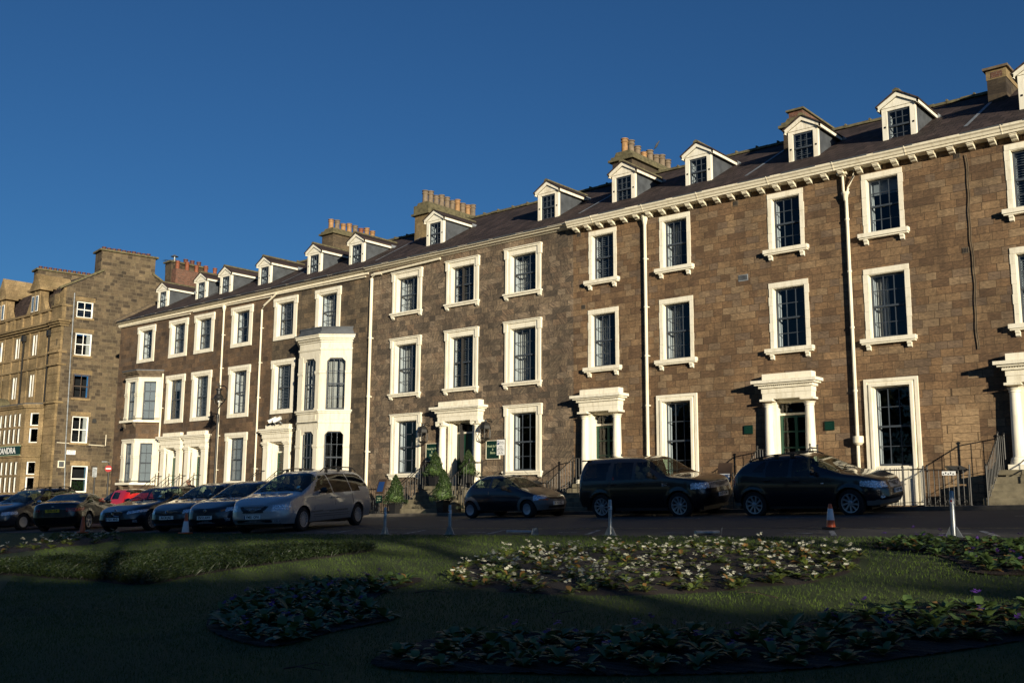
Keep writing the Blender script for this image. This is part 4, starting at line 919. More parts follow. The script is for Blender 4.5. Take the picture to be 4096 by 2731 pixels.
    # gabled dormers
    for cx, zp in ((-70.1, 15.75), (-75.45, 16.15)):
        m = MB(); hw = .62; m.box(cx-hw, cx+hw, -.12, .5, 12.95, 14.5)
        m.prism([(cx-hw-.35, 14.5), (cx+hw+.35, 14.5), (cx+hw+.35, 14.66), (cx-hw-.35, 14.66)], -.3, .6)
        m.prism([(cx+hw, 12.95), (cx+hw+.9, 12.95), (cx+hw+.45, 13.7), (cx+hw, 14.4)], -.02, .3); m.prism([(cx-hw, 12.95), (cx-hw, 14.4), (cx-hw-.45, 13.7), (cx-hw-.9, 12.95)], -.02, .3)
        m.prism([(cx-hw-.22, 14.66), (cx+hw+.22, 14.66), (cx, zp)], -.2, 2.2); m.box(cx-.06, cx+.06, -.17, -.12, 12.96, 14.5)
        o = m.build('gable_dormer', 'stone_ashlar', h)
        for k in (-.48, .10):
            q = MB(); q.box(cx+k, cx+k+.38, -.15, -.125, 13.05, 14.15); w = q.build('window', 'white_sash', o); q = MB(); q.box(cx+k+.06, cx+k+.35, -.16, -.151, 13.1, 14.1); q.build('glass', 'window_glass', w)
    # ground and first floor bay with canted end
    bx0, bx1, pj = -95.0, -68.55, .85; F_ = [((bx0, -pj), (bx1, -pj)), ((bx1, -pj), (bx1+.8+.3, -.12))]
    for f in F_:
        (ax, ay), (bx, by) = f; L = hypot(bx-ax, by-ay); ux, uy = (bx-ax)/L, (by-ay)/L; t2 = lambda x, y, z: (ax+ux*x-uy*y, ay+uy*x+ux*y, z)
        hs = []; xs = [L-1.02-i*.72 for i in range(0, 14)] if L > 3 else [L/2-.3]
        for x in xs:
            w = .44 if L > 3 else .62
            for c, d in ((.75, 1.75), (1.9, 2.75), (3.98, 4.95), (5.1, 5.95)): hs.append((x, x+w, c, d))
        q = MB(); wall_grid(q, 0, L, -3, 6.4, hs); q.box(0, L, -.10, 0, 3.05, 3.18); q.box(0, L, -.12, 0, 6.28, 6.4); q.box(0, L, -.2, 0, 6.4, 6.52); q.box(0, L, -.08, 0, 3.78, 3.92); q.box(0, L, -.05, 0, .55, .7)
        q.v = [t2(*v) for v in q.v]; q.build('bay_wall', 'stone_ashlar', h)
        for x, x2, c, d in hs:
            if ax+ux*x < -82: continue
            q = MB(); q.box(x, x+.09, .06, .12, c, d); q.box(x2-.04, x2, .06, .12, c, d); q.box(x+.09, x2-.04, .06, .12, d-.05, d); q.box(x+.09, x2-.04, .06, .12, c, c+.06); q.v = [t2(*v) for v in q.v]; w = q.build('window', 'white_sash', h)
            g = MB(); g.quad((x, .1, c), (x2, .1, c), (x2, .1, d), (x, .1, d)); g.v = [t2(*v) for v in g.v]; g.build('glass', 'privacy_glass', w)
    m = MB(); m.prismz([(bx0, .3), (bx0, -pj-.1), (bx1, -pj-.1), (bx1+1.15, -.1), (bx1+1.1, .3)], 6.5, 6.6); m.build('bay_roof', 'lead', h)
    m = MB(); P = [(cos(a)*.95, sin(a)*.75) for a in np.linspace(0, pi, 12)]; m.prism([(-73.6+x, 6.5+z) for x, z in P], -pj-.25, -.1); m.build('segmental_pediment', 'mossy_stone', h)
    for a, b, c, d, y in lights:
        if a < -82: continue
        q = MB(); q.box(a, a+.10, .04, .12, c, d); q.box(b-.04, b, .06, .12, c, d); q.box(a+.09, b-.04, .06, .12, d-.05, d); q.box(a+.09, b-.04, .06, .12, c, c+.05); w = q.build('window', 'white_sash', h)
        g = MB(); g.quad((a, .1, c), (b, .1, c), (b, .1, d), (a, .1, d)); g.build('glass', 'privacy_glass', w)
    for x in (-67.55, -71.3):
        m = MB(); m.tube([(x, -.14, 6.6), (x, -.14, 11.2)], .06, 6); m.box(x-.16, x+.16, -.28, -.05, 11.1, 11.5); m.build('downpipe', 'iron', h)
    # name board
    m = MB(); m.box(-77.3, -68.6, -pj-.16, -pj-.10, 3.2, 3.76); b = m.build('name_board', 'green_sign', h); m = MB()
    m.box(-77.34, -68.56, -pj-.19, -pj-.1, 3.16, 3.2); m.box(-77.34, -68.56, -pj-.19, -pj-.1, 3.76, 3.80); m.build('board_edge', 'gold_letter', b)
    text('sign_lettering', 'THE ALEXANDRA', .56, 'sign_white', b, (-71.75, -pj-.165, 3.47), sx=1.15, bold=.012)
    finish(h, (-72, 0, gz(-72, 0)))
    q = thing('street_sign', (CX+gd[0]*.75+.02, gd[1]*.75, 3.2), 'small white street name plate on the rubble side wall of the pub', 'street sign', rz=atan2(gd[1], gd[0]))
    m = MB(); m.box(0, .56, -.03, -.01, 0, .28); m.build('plate', 'sign_white', q)
    text('plate_lettering', 'ALBERT\nSTREET', .125, 'ink', q, (.28, -.032, .15), ext=.001)
build_pub()
m = MB(); m.box(-64.2, -58.5, 10, 14, -3, 11); tag(m.build('rear_building', 'stone_rubble'), 'plain stone building at the back of the side street between pub and terrace', 'building')
# ------------------------------------------------------------------ cars
def pl(P, x):
    P = np.asarray(P, float); r = 0
    for d in (-.09, -.045, 0, .045, .09): r = r+np.interp(np.asarray(x)+d, P[:, 0], P[:, 1])
    return r/5
def inpoly(poly, x, y):
    x = np.asarray(x); y = np.asarray(y); c = np.zeros(x.shape, bool); n = len(poly); j = n-1
    for i in range(n):
        xi, yi = poly[i]; xj, yj = poly[j]
        with np.errstate(divide='ignore', invalid='ignore'): cond = ((yi > y) != (yj > y)) & (x < (xj-xi)*(y-yi)/((yj-yi) if yj != yi else 1e-9)+xi)
        c ^= cond; j = i
    return c
def wheel(par, x, y, r, wd, side, nsp, style, rimr, steer=0.0, mat='alloy'):
    e = MB(); R = r
    e.lathe([(rimr*.98, -wd/2), (R*.9, -wd/2-.005), (R*.985, -wd/2+.02), (R, -wd/2+.05), (R, wd/2-.05), (R*.985, wd/2-.02), (R*.9, wd/2+.005), (rimr*.98, wd/2)], (0, 0, 0), 36, 'y', caps=False)
    t = e.build('wheel', 'rubber', par, smooth=True)
    s_ = side; yo = s_*(wd/2-.005); m = MB()
    n = 36
    for a, b, ya, yb in ((rimr*1.02, rimr*.93, yo+s_*.012, yo+s_*.008), (rimr*.93, rimr*.9, yo+s_*.008, yo-s_*.06)):
        vs = []
        for rr, yy in ((a, ya), (b, yb)): vs += [(rr*cos(2*pi*i/n), yy, rr*sin(2*pi*i/n)) for i in range(n)]
        m.add(vs, [(i, (i+1) % n, (i+1) % n+n, i+n) for i in range(n)])
    for k in range(nsp):
        a0 = 2*pi*k/nsp+.2; subs = (0,) if style != 'twin' else (-.13, .13)
        for sb in subs:
            wi, wo = {'fan': (.016, .025), 'thin': (.016, .020), 'twin': (.014, .016), 'cap': (.05, .085)}[style]
            a1 = a0+sb+(.35 if style == 'fan' else 0); ri = .04
            pa = Vector((ri*cos(a0), 0, ri*sin(a0))); pb = Vector((rimr*.93*cos(a1), 0, rimr*.93*sin(a1))); d = (pb-pa).normalized(); q = Vector((-d.z, 0, d.x))
            vs = [pa-q*wi, pa+q*wi, pb+q*wo, pb-q*wo]; yf = [yo-s_*.012]*2+[yo+s_*.004]*2
            m.add([(v.x, y_, v.z) for v, y_ in zip(vs, yf)]+[(v.x, yo-s_*.05, v.z) for v in vs], [(0, 1, 2, 3), (0, 1, 5, 4), (1, 2, 6, 5), (2, 3, 7, 6), (3, 0, 4, 7)])
    m.lathe([(.0, yo-s_*.0), (.045, yo-s_*.0), (.062, yo-s_*.01), (.07, yo-s_*.05)], (0, 0, 0), 18, 'y')
    m.build('rim', mat, t, fix=True)
    d = MB(); d.lathe([(rimr*.9, yo-s_*.10), (rimr*.9, yo-s_*.12)], (0, 0, 0), 24, 'y'); d.build('brake_disc', 'iron', t)
    t.location = (x, y, r); t.rotation_euler = (0, 0, steer); return t
def plate(par, x, z, txt, front, y=0.0, tilt=0.0, mat=None, rz=0.0, eu=True):
    m = MB(); s_ = 1 if front else -1; m.box(-.26, .26, -.008, .008, -.0555, .0555); o = m.build('number_plate', mat or ('plate_white' if front else 'plate_yellow'), par)
    o.location = (x, y, z); o.rotation_euler = (tilt, 0, (pi/2 if front else -pi/2)+rz)
    if eu: m = MB(); m.box(-.256, -.218, -.0105, -.0085, -.052, .052); m.build('plate_band', 'sign_blue', o)
    text('plate_text', txt, .105, 'ink', o, (.018 if eu else 0, -.0095, 0), sx=.86, bold=.0025, ext=.001); return o
def car(name, label, loc, hd, L, Wd, H, top, belt, low, paint_, wh, glass, ws, rw=None, nose=(), tail=(), rules=(), group=None, interior='seat_cloth', Rf=.85, Rr=.6, tum=.2, e1=.5, e2=.62, wheels=None, mirrors=True, steer=0.0, seams=(), clad=None, pitch=0.0, archk=1.13, handles=(), tail_first=False):
    hx, hy = hd; W_ = Wd/2; rz = atan2(hy, hx)
    z = gz(loc[0], loc[1]); root = thing(name, (loc[0], loc[1], z), label, 'car', rz, group)
    # follow the sloping ground
    dzx = (gz(loc[0]+hx, loc[1]+hy)-gz(loc[0]-hx, loc[1]-hy))/2; dzy = (gz(loc[0]-hy, loc[1]+hx)-gz(loc[0]+hy, loc[1]-hx))/2
    root.rotation_mode = 'QUATERNION'; Xa = Vector((hx, hy, dzx)).normalized(); Ya = Vector((-hy, hx, dzy)); Za = Xa.cross(Ya).normalized(); Ya = Za.cross(Xa)
    root.rotation_quaternion = Matrix((Xa, Ya, Za)).transposed().to_quaternion()
    ns, nL, nU = 160, 30, 22
    t = np.linspace(0, 1, ns); U = L*(t-np.sin(2*pi*t)/(2*pi)*.8)
    zt, zb = pl(top, U), pl(belt, U); zl_ = pl(low, U); zb = np.minimum(zb, zt-.03)
    d = np.clip(U/Rf, 0, 1); wf = np.clip(1-(1-d)**3, 0, 1)**(1/3); d2 = np.clip((L-U)/Rr, 0, 1); wf = wf*np.clip(1-(1-d2)**3.4, 0, 1)**(1/3.4)
    P = np.zeros((ns, nL+nU, 3)); A = np.zeros((ns, nL+nU))
    for j in range(nL):
        f = j/nL; side = .93+.07*sin(min(1, f/.45)*pi/2) if f < .45 else 1-.05*((f-.45)/.55)**2
        P[:, j, 1] = W_*wf*side; P[:, j, 2] = zl_+(zb-zl_)*f
    for j in range(nU):
        a = j/(nU-1)*pi/2; A[:, j+nL] = j/(nU-1)
        Hh = zt-zb; zz = Hh*sin(a)**e2; ee = e1*(1-.48*np.clip((Hh-.14)/.25, 0, 1)); yy = W_*wf*.95*(cos(a)**ee if j < nU-1 else 0)
        yy = yy*(1-(tum+.08)*np.clip(zz/.55, 0, 1.2)); P[:, j+nL, 1] = yy; P[:, j+nL, 2] = zb+zz
    Z = P[:, :, 2]; P[:, :, 0] = U[:, None]
    if nose: P[:, :, 0] += np.interp(Z, [q[0] for q in nose], [q[1] for q in nose])*np.clip(1-U/.75, 0, 1)[:, None]**1.5
    if tail: P[:, :, 0] -= np.interp(Z, [q[0] for q in tail], [q[1] for q in tail])*np.clip(1-(L-U)/.6, 0, 1)[:, None]**1.5
    (u1, u2, r, rimr, nsp, style) = wh; ra = r*archk
    mask = np.zeros((ns, nL+nU), bool)
    for uw in (u1, u2):
        dx = P[:, :, 0]-uw; dz = Z-r; rr = np.hypot(dx, dz); ins = (rr < ra) & (A == 0); mask |= (rr < ra*.93) & (A == 0)
        k = np.where(ins, ra/np.maximum(rr, 1e-6), 1.0); P[:, :, 0] = uw+dx*k; P[:, :, 2] = np.where(ins, np.minimum(r+dz*k, 9), P[:, :, 2]); Z = P[:, :, 2]
        fl = np.exp(-((rr-ra)/.06)**2)*.018*(A == 0); P[:, :, 1] += fl
    V = []; nR = nL+nU
    X = L/2-P[:, :, 0]
    right = np.stack([X, -P[:, :, 1], P[:, :, 2]], -1).reshape(-1, 3); left = np.stack([X, P[:, :, 1], P[:, :, 2]], -1).reshape(-1, 3); V = np.concatenate([left, right]); NV = ns*nR
    cats = {}
    I, J = np.meshgrid(np.arange(ns-1), np.arange(nR-1), indexing='ij'); I = I.ravel(); J = J.ravel()
    v0, v1, v2, v3 = I*nR+J, (I+1)*nR+J, (I+1)*nR+J+1, I*nR+J+1
    cx = (P.reshape(-1, 3)[v0]+P.reshape(-1, 3)[v1]+P.reshape(-1, 3)[v2]+P.reshape(-1, 3)[v3])/4; u, y, zz = cx.T; aa = (A.ravel()[v0]+A.ravel()[v2])/2
    mk = mask.ravel(); dead = mk[v0] & mk[v1] & mk[v2] & mk[v3]
    # also drop faces squeezed inside the wheel openings
    for uw in (u1, u2): dead |= (np.hypot(u-uw, zz-r) < ra*.97) & (aa < .01)
    cat = np.full(len(I), 'body', dtype=object)
    if clad:
        nm, mt, fn = clad; cat[fn(u, y, zz) & (aa < .3)] = nm
    up = aa > .001
    for k, poly in enumerate(glass): cat[inpoly(poly, u, zz) & (aa < .62)] = 'side_window%d' % k
    cat[(u > ws[0]) & (u < ws[1]) & (aa > ws[2])] = 'windscreen'
    if rw: cat[(u > rw[0]) & (u < rw[1]) & (aa > rw[2]) & ((zz > rw[3]) if len(rw) > 3 else True)] = 'rear_window'
    rl = {}
    for nm, mt, fn in rules: q = fn(u, y, zz); cat[q] = nm; rl[nm] = mt
    if clad: rl[clad[0]] = clad[1]
    cat[dead] = ''
    split = lambda n: n.startswith(('side_window', 'headlight', 'tail_light', 'fog', 'indicator', 'wheel_arch'))
    body = None
    for nm in ['body']+sorted(set(cat)-{'', 'body'}):
        s = np.where(cat == nm)[0]; fl = np.stack([v0[s], v1[s], v2[s], v3[s]], 1); fr = np.stack([v3[s], v2[s], v1[s], v0[s]], 1)+NV
        grp = [fl, fr] if split(nm) else [np.concatenate([fl, fr])]
        base = nm.rstrip('0123456789')
        mt = paint_ if nm == 'body' else rl.get(nm) or ('privacy_glass' if nm in wheels.get('priv', ()) else 'car_glass') if base in ('side_window', 'windscreen', 'rear_window') else rl.get(nm, 'black_plastic')
        for Fq in grp:
            if not len(Fq): continue
            ids, inv = np.unique(Fq, return_inverse=True); o = npmesh('body' if nm == 'body' else base, V[ids], inv.reshape(Fq.shape), mt, root, True); o.data.set_sharp_from_angle(angle=radians(40))
    # floor, arches, interior
    def Y(ua, zq, s_=1):  # half width of the lower side at (u, z)
        i = int(np.argmin(abs(U-ua))); col = P[i]; j = int(np.argmin(abs(col[:nL, 2]-zq))); return col[j, 1]
    m = MB(); zi = .22
    m.box(-L/2+.25, L/2-.25, -W_*.72, W_*.72, zi, zi+.35); m.box(-L/2+.5, L/2-.5, -W_*.62, W_*.62, zi+.35, .62)
    m.box(L/2-u2+ra, L/2-u1-ra, -W_*.9, W_*.9, zi, zi+.25)
    for uw in (u1, u2): m.box(L/2-uw-ra, L/2-uw+ra, -W_*.6, W_*.6, .15, r+ra)
    m.build('underbody', 'black_plastic', root)
    m = MB(); cab0 = ws[0]+.1; cab1 = (rw[0] if rw else L-.4); zf = float(np.interp(1.8, U, zb))-.12
    m.box(L/2-cab1, L/2-cab0, -W_*.85, W_*.85, .5, zf-.25); m.cbox(L/2-ws[0]-.6, L/2-ws[0]-.1, -W_*.85, W_*.85, zf-.1, zf+.02, .05)
    seats = wheels.get('seats', (ws[1]+.35, ws[1]+1.25))
    for us in seats:
        for s_ in (-1, 1):
            a = L/2-us; m.cbox(a-.16, a, s_*.36-.24, s_*.36+.24, zf-.3, zf+.26, .06); m.cbox(a-.14, a-.04, s_*.36-.13, s_*.36+.13, zf+.28, zf+.44, .04)
    o = m.build('interior', interior, root)
    q = MB(); st = [(L/2-ws[1]-.0, .36+.18*cos(a), zf+.12+.18*sin(a)) for a in np.linspace(0, 2*pi, 17)]; q.tube([(x_-.02+.1*0, y_, z_) for x_, y_, z_ in st], .014, 5); q.build('steering_wheel', 'black_plastic', root)
    q = MB(); mu = ws[1]-.1; q.cbox(L/2-mu-.03, L/2-mu, -.11, .11, float(np.interp(mu, U, zt))-.16, float(np.interp(mu, U, zt))-.08, .012); q.build('rear_view_mirror', 'black_plastic', root)
    for i, (uw, stv) in enumerate(((u1, steer), (u2, 0.0))):
        for s_ in (-1, 1): wheel(root, L/2-uw, s_*(W_-.115), r, .215, s_, nsp, style, rimr, stv, wheels.get('mat', 'alloy'))
    if mirrors:
        um = wheels.get('mu', ws[0]+.55); zm = float(np.interp(um, U, zb))+.08; mm = wheels.get('mm', paint_)
        for s_ in (-1, 1):
            q = MB(); q.lathe([(.005, -.12), (.06, -.105), (.085, -.05), (.088, .02), (.07, .09), (.02, .12)], (0, 0, 0), 12, 'y', 1.0, .9); q.v = [(L/2-um+x_*(.8 if x_ > 0 else .25), s_*(W_+.07)+y_, zm+.03+z_) for x_, y_, z_ in q.v]
            q.box(L/2-um-.02, L/2-um+.03, min(s_*W_*.9, s_*(W_+.02)), max(s_*W_*.9, s_*(W_+.02)), zm-.05, zm); q.build('mirror', mm, root, smooth=True)
    # seams follow the side surface
    for k, line in enumerate(seams):
        for s_ in (-1, 1):
            q = MB(); pts = []
            for (ua, za) in line:
                pts.append((L/2-ua, s_*(Y(ua, za)+.002), za))
            q.tube(pts, .0055, 4); q.build('door_seam', 'ink', root)
    for ua, za in handles:
        for s_ in (-1, 1): q = MB(); y_ = Y(ua, za)+.015; q.cbox(L/2-ua-.09, L/2-ua+.09, min(s_*y_, s_*(y_+.025)), max(s_*y_, s_*(y_+.025)), za-.018, za+.018, .006); q.build('door_handle', wheels.get('hm', paint_), root)
    if wheels.get('rails'):
        ur0, ur1, zr = wheels['rails']
        for s_ in (-1, 1):
            q = MB(); pts = []
            for ua in np.linspace(ur0, ur1, 12):
                e = min(1, (ua-ur0)/.25, (ur1-ua)/.25); pts.append((L/2-ua, s_*W_*.66, float(np.interp(ua, U, zt))-.03+zr*sqrt(max(0, e))))
            q.tube(pts, .018, 6)
            for ua in (ur0+.35, (ur0+ur1)/2, ur1-.35): q.cbox(L/2-ua-.06, L/2-ua+.06, s_*W_*.66-.02, s_*W_*.66+.02, float(np.interp(ua, U, zt))-.08, float(np.interp(ua, U, zt))-.03+zr, .008)
            q.build('roof_rail', 'black_plastic', root)
    if wheels.get('wipers', True):
        q = MB(); uc = ws[0]+.06; zc = float(np.interp(uc, U, zt))
        for y0_, y1_ in ((.55, -.02), (-.05, -.6)):
            q.tube([(L/2-uc, y0_, zc+.02), (L/2-uc-.1, (y0_+y1_)/2, zc+.09), (L/2-uc-.06, y1_, zc+.055)], .012, 4)
        q.build('wiper', 'black_plastic', root)
    def front(zq, yq=0.0):       # x of the nose surface at height z, lateral y
        best = None
        sel = np.abs(P[:ns//4, :, 2]-zq)+np.abs(P[:ns//4, :, 1]-abs(yq))*1.0; i, j = np.unravel_index(np.argmin(sel), sel.shape); return L/2-P[i, j, 0]
    def rear(zq, yq=0.0):
        o_ = ns*3//4; sel = np.abs(P[o_:, :, 2]-zq)+np.abs(P[o_:, :, 1]-abs(yq)); i, j = np.unravel_index(np.argmin(sel), sel.shape); return L/2-P[o_+i, j, 0]
    root['L'] = L; return root, front, rear, (U, zt, zb, P)
def emblem(par, x, y, z, r, kind, front=True):
    m = MB(); s_ = 1 if front else -1
    m.lathe([(r*.86, 0), (r, .004*s_), (r, .012*s_), (r*.84, .014*s_)], (x, y, z), 18, 'x'); o = m.build('badge', 'chrome', par)
    m = MB(); m.lathe([(r*.8, .012*s_), (r*.8, .015*s_)], (x, y, z), 18, 'x', .55 if kind == 'oval' else 1.0); m.build('badge_face', 'sign_blue' if kind != 'v' else 'ink', o)
    m = MB(); X = x+.019*s_
    if kind == 'v':
        for P_ in (((-.5, .6), (-.2, -.1), (0, .35), (.2, -.1), (.5, .6)), ((-.75, .2), (-.35, -.65), (0, 0), (.35, -.65), (.75, .2))): m.tube([(X, y+a*r, z+b*r) for a, b in P_], r*.09, 4)
    if kind == 'quad': m.box(X-.002, X+.002, y, y+r*.55, z, z+r*.55); m.box(X-.002, X+.002, y-r*.55, y, z-r*.55, z)
    if kind == 'wing':
        m.tube([(X, y-.28, z+.01), (X, y-.1, z-.015), (X, y, z), (X, y+.1, z-.015), (X, y+.28, z+.01)], .008, 4)
    if m.v: m.build('badge_mark', 'chrome', o)
    return o
def bars(name, par, mt, xs, ya, yb, za, zb_, nh=0, nv=0, t=.006, bow=0.0):
    m = MB(); X = lambda y: xs-bow*(y/max(.01, max(abs(ya), abs(yb))))**2
    for i in range(nh):
        z = za+(zb_-za)*(i+.5)/nh; P_ = [(X(y), y, z) for y in np.linspace(ya, yb, 9)]; m.tube(P_, t, 4)
    for i in range(nv):
        y = ya+(yb-ya)*(i+.5)/nv; m.tube([(X(y), y, za), (X(y), y, zb_)], t, 4)
    return m.build(name, mt, par)
HD = (.36, -.933); HDR = (-.46, .888)
B_ = lambda *a: a
# --- silver people carrier
def noseloc(nx, ny, L, hd): return (nx-hd[0]*L/2, ny-hd[1]*L/2)
def rearloc(nx, ny, L, hd): return (nx+hd[0]*L/2, ny+hd[1]*L/2)
VAN = dict(top=[(0, .78), (.05, .82), (.5, .98), (1.0, 1.08), (1.12, 1.12), (2.0, 1.62), (2.35, 1.70), (3.2, 1.75), (4.3, 1.72), (4.75, 1.62), (4.98, 1.12), (5.09, .85)],
           belt=[(0, .70), (.5, .86), (1.1, .98), (2.5, 1.03), (5.09, 1.08)], low=[(0, .27), (.3, .24), (5.09, .28)])
VAN = {k: [(a*5.35/5.05, b) for a, b in v] for k, v in VAN.items()}
r_, fr, rr_, dt = car('people_carrier', 'silver people carrier with a black windscreen and roof bars, parked nose to the lawn', noseloc(-24.05, -14.0, 5.35, HD), HD, 5.35, 2.03, 1.76, **VAN, paint_='paint_silver',
    wh=(1.02, 4.22, .335, .215, 14, 'thin'), glass=[[(1.72, 1.09), (2.76, 1.08), (2.76, 1.58), (2.36, 1.55)], [(2.84, 1.08), (3.92, 1.10), (3.92, 1.60), (2.84, 1.59)], [(3.96, 1.10), (5.02, 1.16), (4.8, 1.55), (3.96, 1.60)]], ws=(1.19, 2.24, .36), rw=(5.0, 5.22, .4, 1.15),
    nose=[(.25, .10), (.4, .0), (.62, .02), (.72, .06), (.82, .12)], tail=[(.3, .06), (.5, 0), (.8, .02), (1.0, .08), (1.6, .1)], Rf=1.15, Rr=.4, tum=.16,
    rules=[('grille', 'black_plastic', lambda u, y, z: (u < .3) & (y < .46-(.74-z)*.9) & (z > .56) & (z < .745)), ('headlight', 'headlight_lens', lambda u, y, z: (y > .56) & (y < .93) & (z > .60+.12*(y-.56)) & (z < .775) & (u < .62)),
           ('lower_grille', 'black_plastic', lambda u, y, z: (u < .3) & (y < .55) & (z > .30) & (z < .375)), ('fog_lamp', 'headlight_lens', lambda u, y, z: (u < .42) & (y > .56) & (y < .74) & (z > .305) & (z < .39)),
           ('tail_light', 'tail_lens', lambda u, y, z: (u > 5.05) & (y > .72) & (z > .85) & (z < 1.2)), ('rub_strip', 'grey_bumper', lambda u, y, z: (z > .50) & (z < .545) & (u > 1.4) & (u < 3.6) & (y > .9))],
    wheels=dict(priv=('side_window1', 'side_window2', 'rear_window'), rails=(2.55, 4.75, .09), hm='paint_silver', mu=2.05, mm='black_plastic', seats=(2.4, 3.3), mat='alloy_dull'),
    seams=[[(1.72, .95), (1.62, .6), (1.72, .3)], [(2.82, 1.0), (2.84, .7), (2.8, .3)], [(3.93, 1.0), (3.95, .7), (3.75, .35)], [(1.6, .44), (3.7, .44)], [(1.6, .38), (3.7, .38)]], handles=[(2.68, .90), (3.02, .90)], archk=1.16)
plate(r_, fr(.47)+.012, .455, 'YM51 OFH', True)
bars('grille_bars', r_, 'alloy_dull', fr(.65)+.012, -.42, .42, .58, .74, 7, 22, .004, .10); bars('grille_bars', r_, 'alloy_dull', fr(.34)+.012, -.5, .5, .31, .37, 3, 6, .005, .09)
emblem(r_, fr(.66)+.015, 0, .67, .035, 'wing')
q = MB(); q.box(2.53-1.85, 2.53-1.84, -.60, -.48, 1.14, 1.24); o = q.build('permit', 'mint_sticker', r_)
def sticker(par, x, y, z, s=.10, tilt=.9):
    m = MB(); m.box(-.003, .003, -s/2, s/2, -s/2, s/2); o = m.build('permit', 'mint_sticker', par); o.location = (x, y, z); o.rotation_euler = (0, -tilt, 0); return o
bpy.data.objects.remove(o)
def on_screen(dt_, L, u_, dz=.02): U, zt, zb, P = dt_; return L/2-u_, float(np.interp(u_, U, zt))+dz
x_, z_ = on_screen(dt, 5.35, 1.42); sticker(r_, x_+.02, -.0+.62, z_-.03)
# --- saloons / hatches facing the lawn
SAL = dict(top=[(0, .66), (.06, .70), (.6, .87), (1.35, .97), (1.5, 1.0), (2.25, 1.38), (2.6, 1.46), (3.3, 1.45), (3.7, 1.36), (4.3, 1.08), (4.75, 1.04), (4.88, .9)],
           belt=[(0, .58), (.5, .72), (1.4, .88), (3.0, .95), (4.4, .98), (4.88, .86)], low=[(0, .22), (.3, .2), (4.88, .26)])
HAT = dict(top=[(0, .70), (.06, .74), (.55, .90), (1.15, .98), (1.28, 1.01), (2.05, 1.40), (2.4, 1.49), (3.2, 1.48), (3.8, 1.38), (4.15, 1.05), (4.34, .85)],
           belt=[(0, .60), (.5, .76), (1.3, .92), (2.8, .98), (4.34, 1.02)], low=[(0, .22), (.3, .2), (4.34, .26)])
def headl(y0, y1, z0, z1, um=.6, sl=.15): return lambda u, y, z: (y > y0) & (y < y1) & (z > z0+sl*(y-y0)) & (z < z1+sl*(y-y0)*.6) & (u < um)
r_, fr, rr_, dt = car('saloon', 'black executive saloon with twin rounded chrome grilles, second from left facing the lawn', noseloc(-32.4, -13.6, 4.9, HD), HD, 4.9, 1.86, 1.46, **SAL, paint_='paint_blueblack', wh=(.86, 3.83, .34, .235, 10, 'thin'),
    glass=[[(1.75, 1.0), (2.72, 1.0), (2.72, 1.36), (2.4, 1.36)], [(2.80, 1.0), (3.75, 1.03), (3.5, 1.31), (2.80, 1.36)]], ws=(1.48, 2.35, .34), rw=(3.55, 4.25, .4), nose=[(.2, .10), (.4, .0), (.6, .03), (.75, .10)], tail=[(.3, .04), (.9, .0)], Rf=1.05,
    rules=[('headlight', 'headlight_lens', headl(.50, .90, .575, .68, .72, .17)), ('lower_grille', 'ink', lambda u, y, z: (u < .25) & (y < .6) & (z > .26) & (z < .33)), ('fog_lamp', 'headlight_lens', lambda u, y, z: (u < .4) & (y > .66) & (y < .76) & (z > .30) & (z < .38)), ('grille', 'ink', lambda u, y, z: (u < .3) & (abs(y-.20) < .175) & (z > .52) & (z < .665))],
    wheels=dict(seats=(2.6, 3.4), mu=1.95), seams=[[(1.55, .85), (1.5, .5), (1.6, .25)], [(2.75, .93), (2.78, .3)]], handles=[(2.6, .82)])
plate(r_, fr(.43)+.012, .42, 'YG61 MXR', True); emblem(r_, fr(.70, 0)+.0, 0, .715, .038, 'quad')
for s_ in (-1, 1):
    m = MB(); X = fr(.6, .2)+.018; P_ = [(X-.10*((.20+.175*cos(a))/.4)**2+.02, s_*(.20+.175*(abs(cos(a))**.7)*(1 if cos(a) > 0 else -1)), .592+.072*(abs(sin(a))**.7)*(1 if sin(a) > 0 else -1)) for a in np.linspace(0, 2*pi, 25)]; m.tube(P_, .011, 5); o = m.build('kidney_grille', 'chrome', r_)
    bars('grille_bars', o, 'chrome', X-.02, s_*.05, s_*.35, .535, .65, 0, 10, .004)
m = MB(); m.tube([(fr(.3, y)+.01, y, .335) for y in np.linspace(-.78, .78, 15)], .007, 4); m.build('bumper_trim', 'chrome', r_)
x_, z_ = on_screen(dt, 4.9, 1.70); sticker(r_, x_, .55, z_, .11)
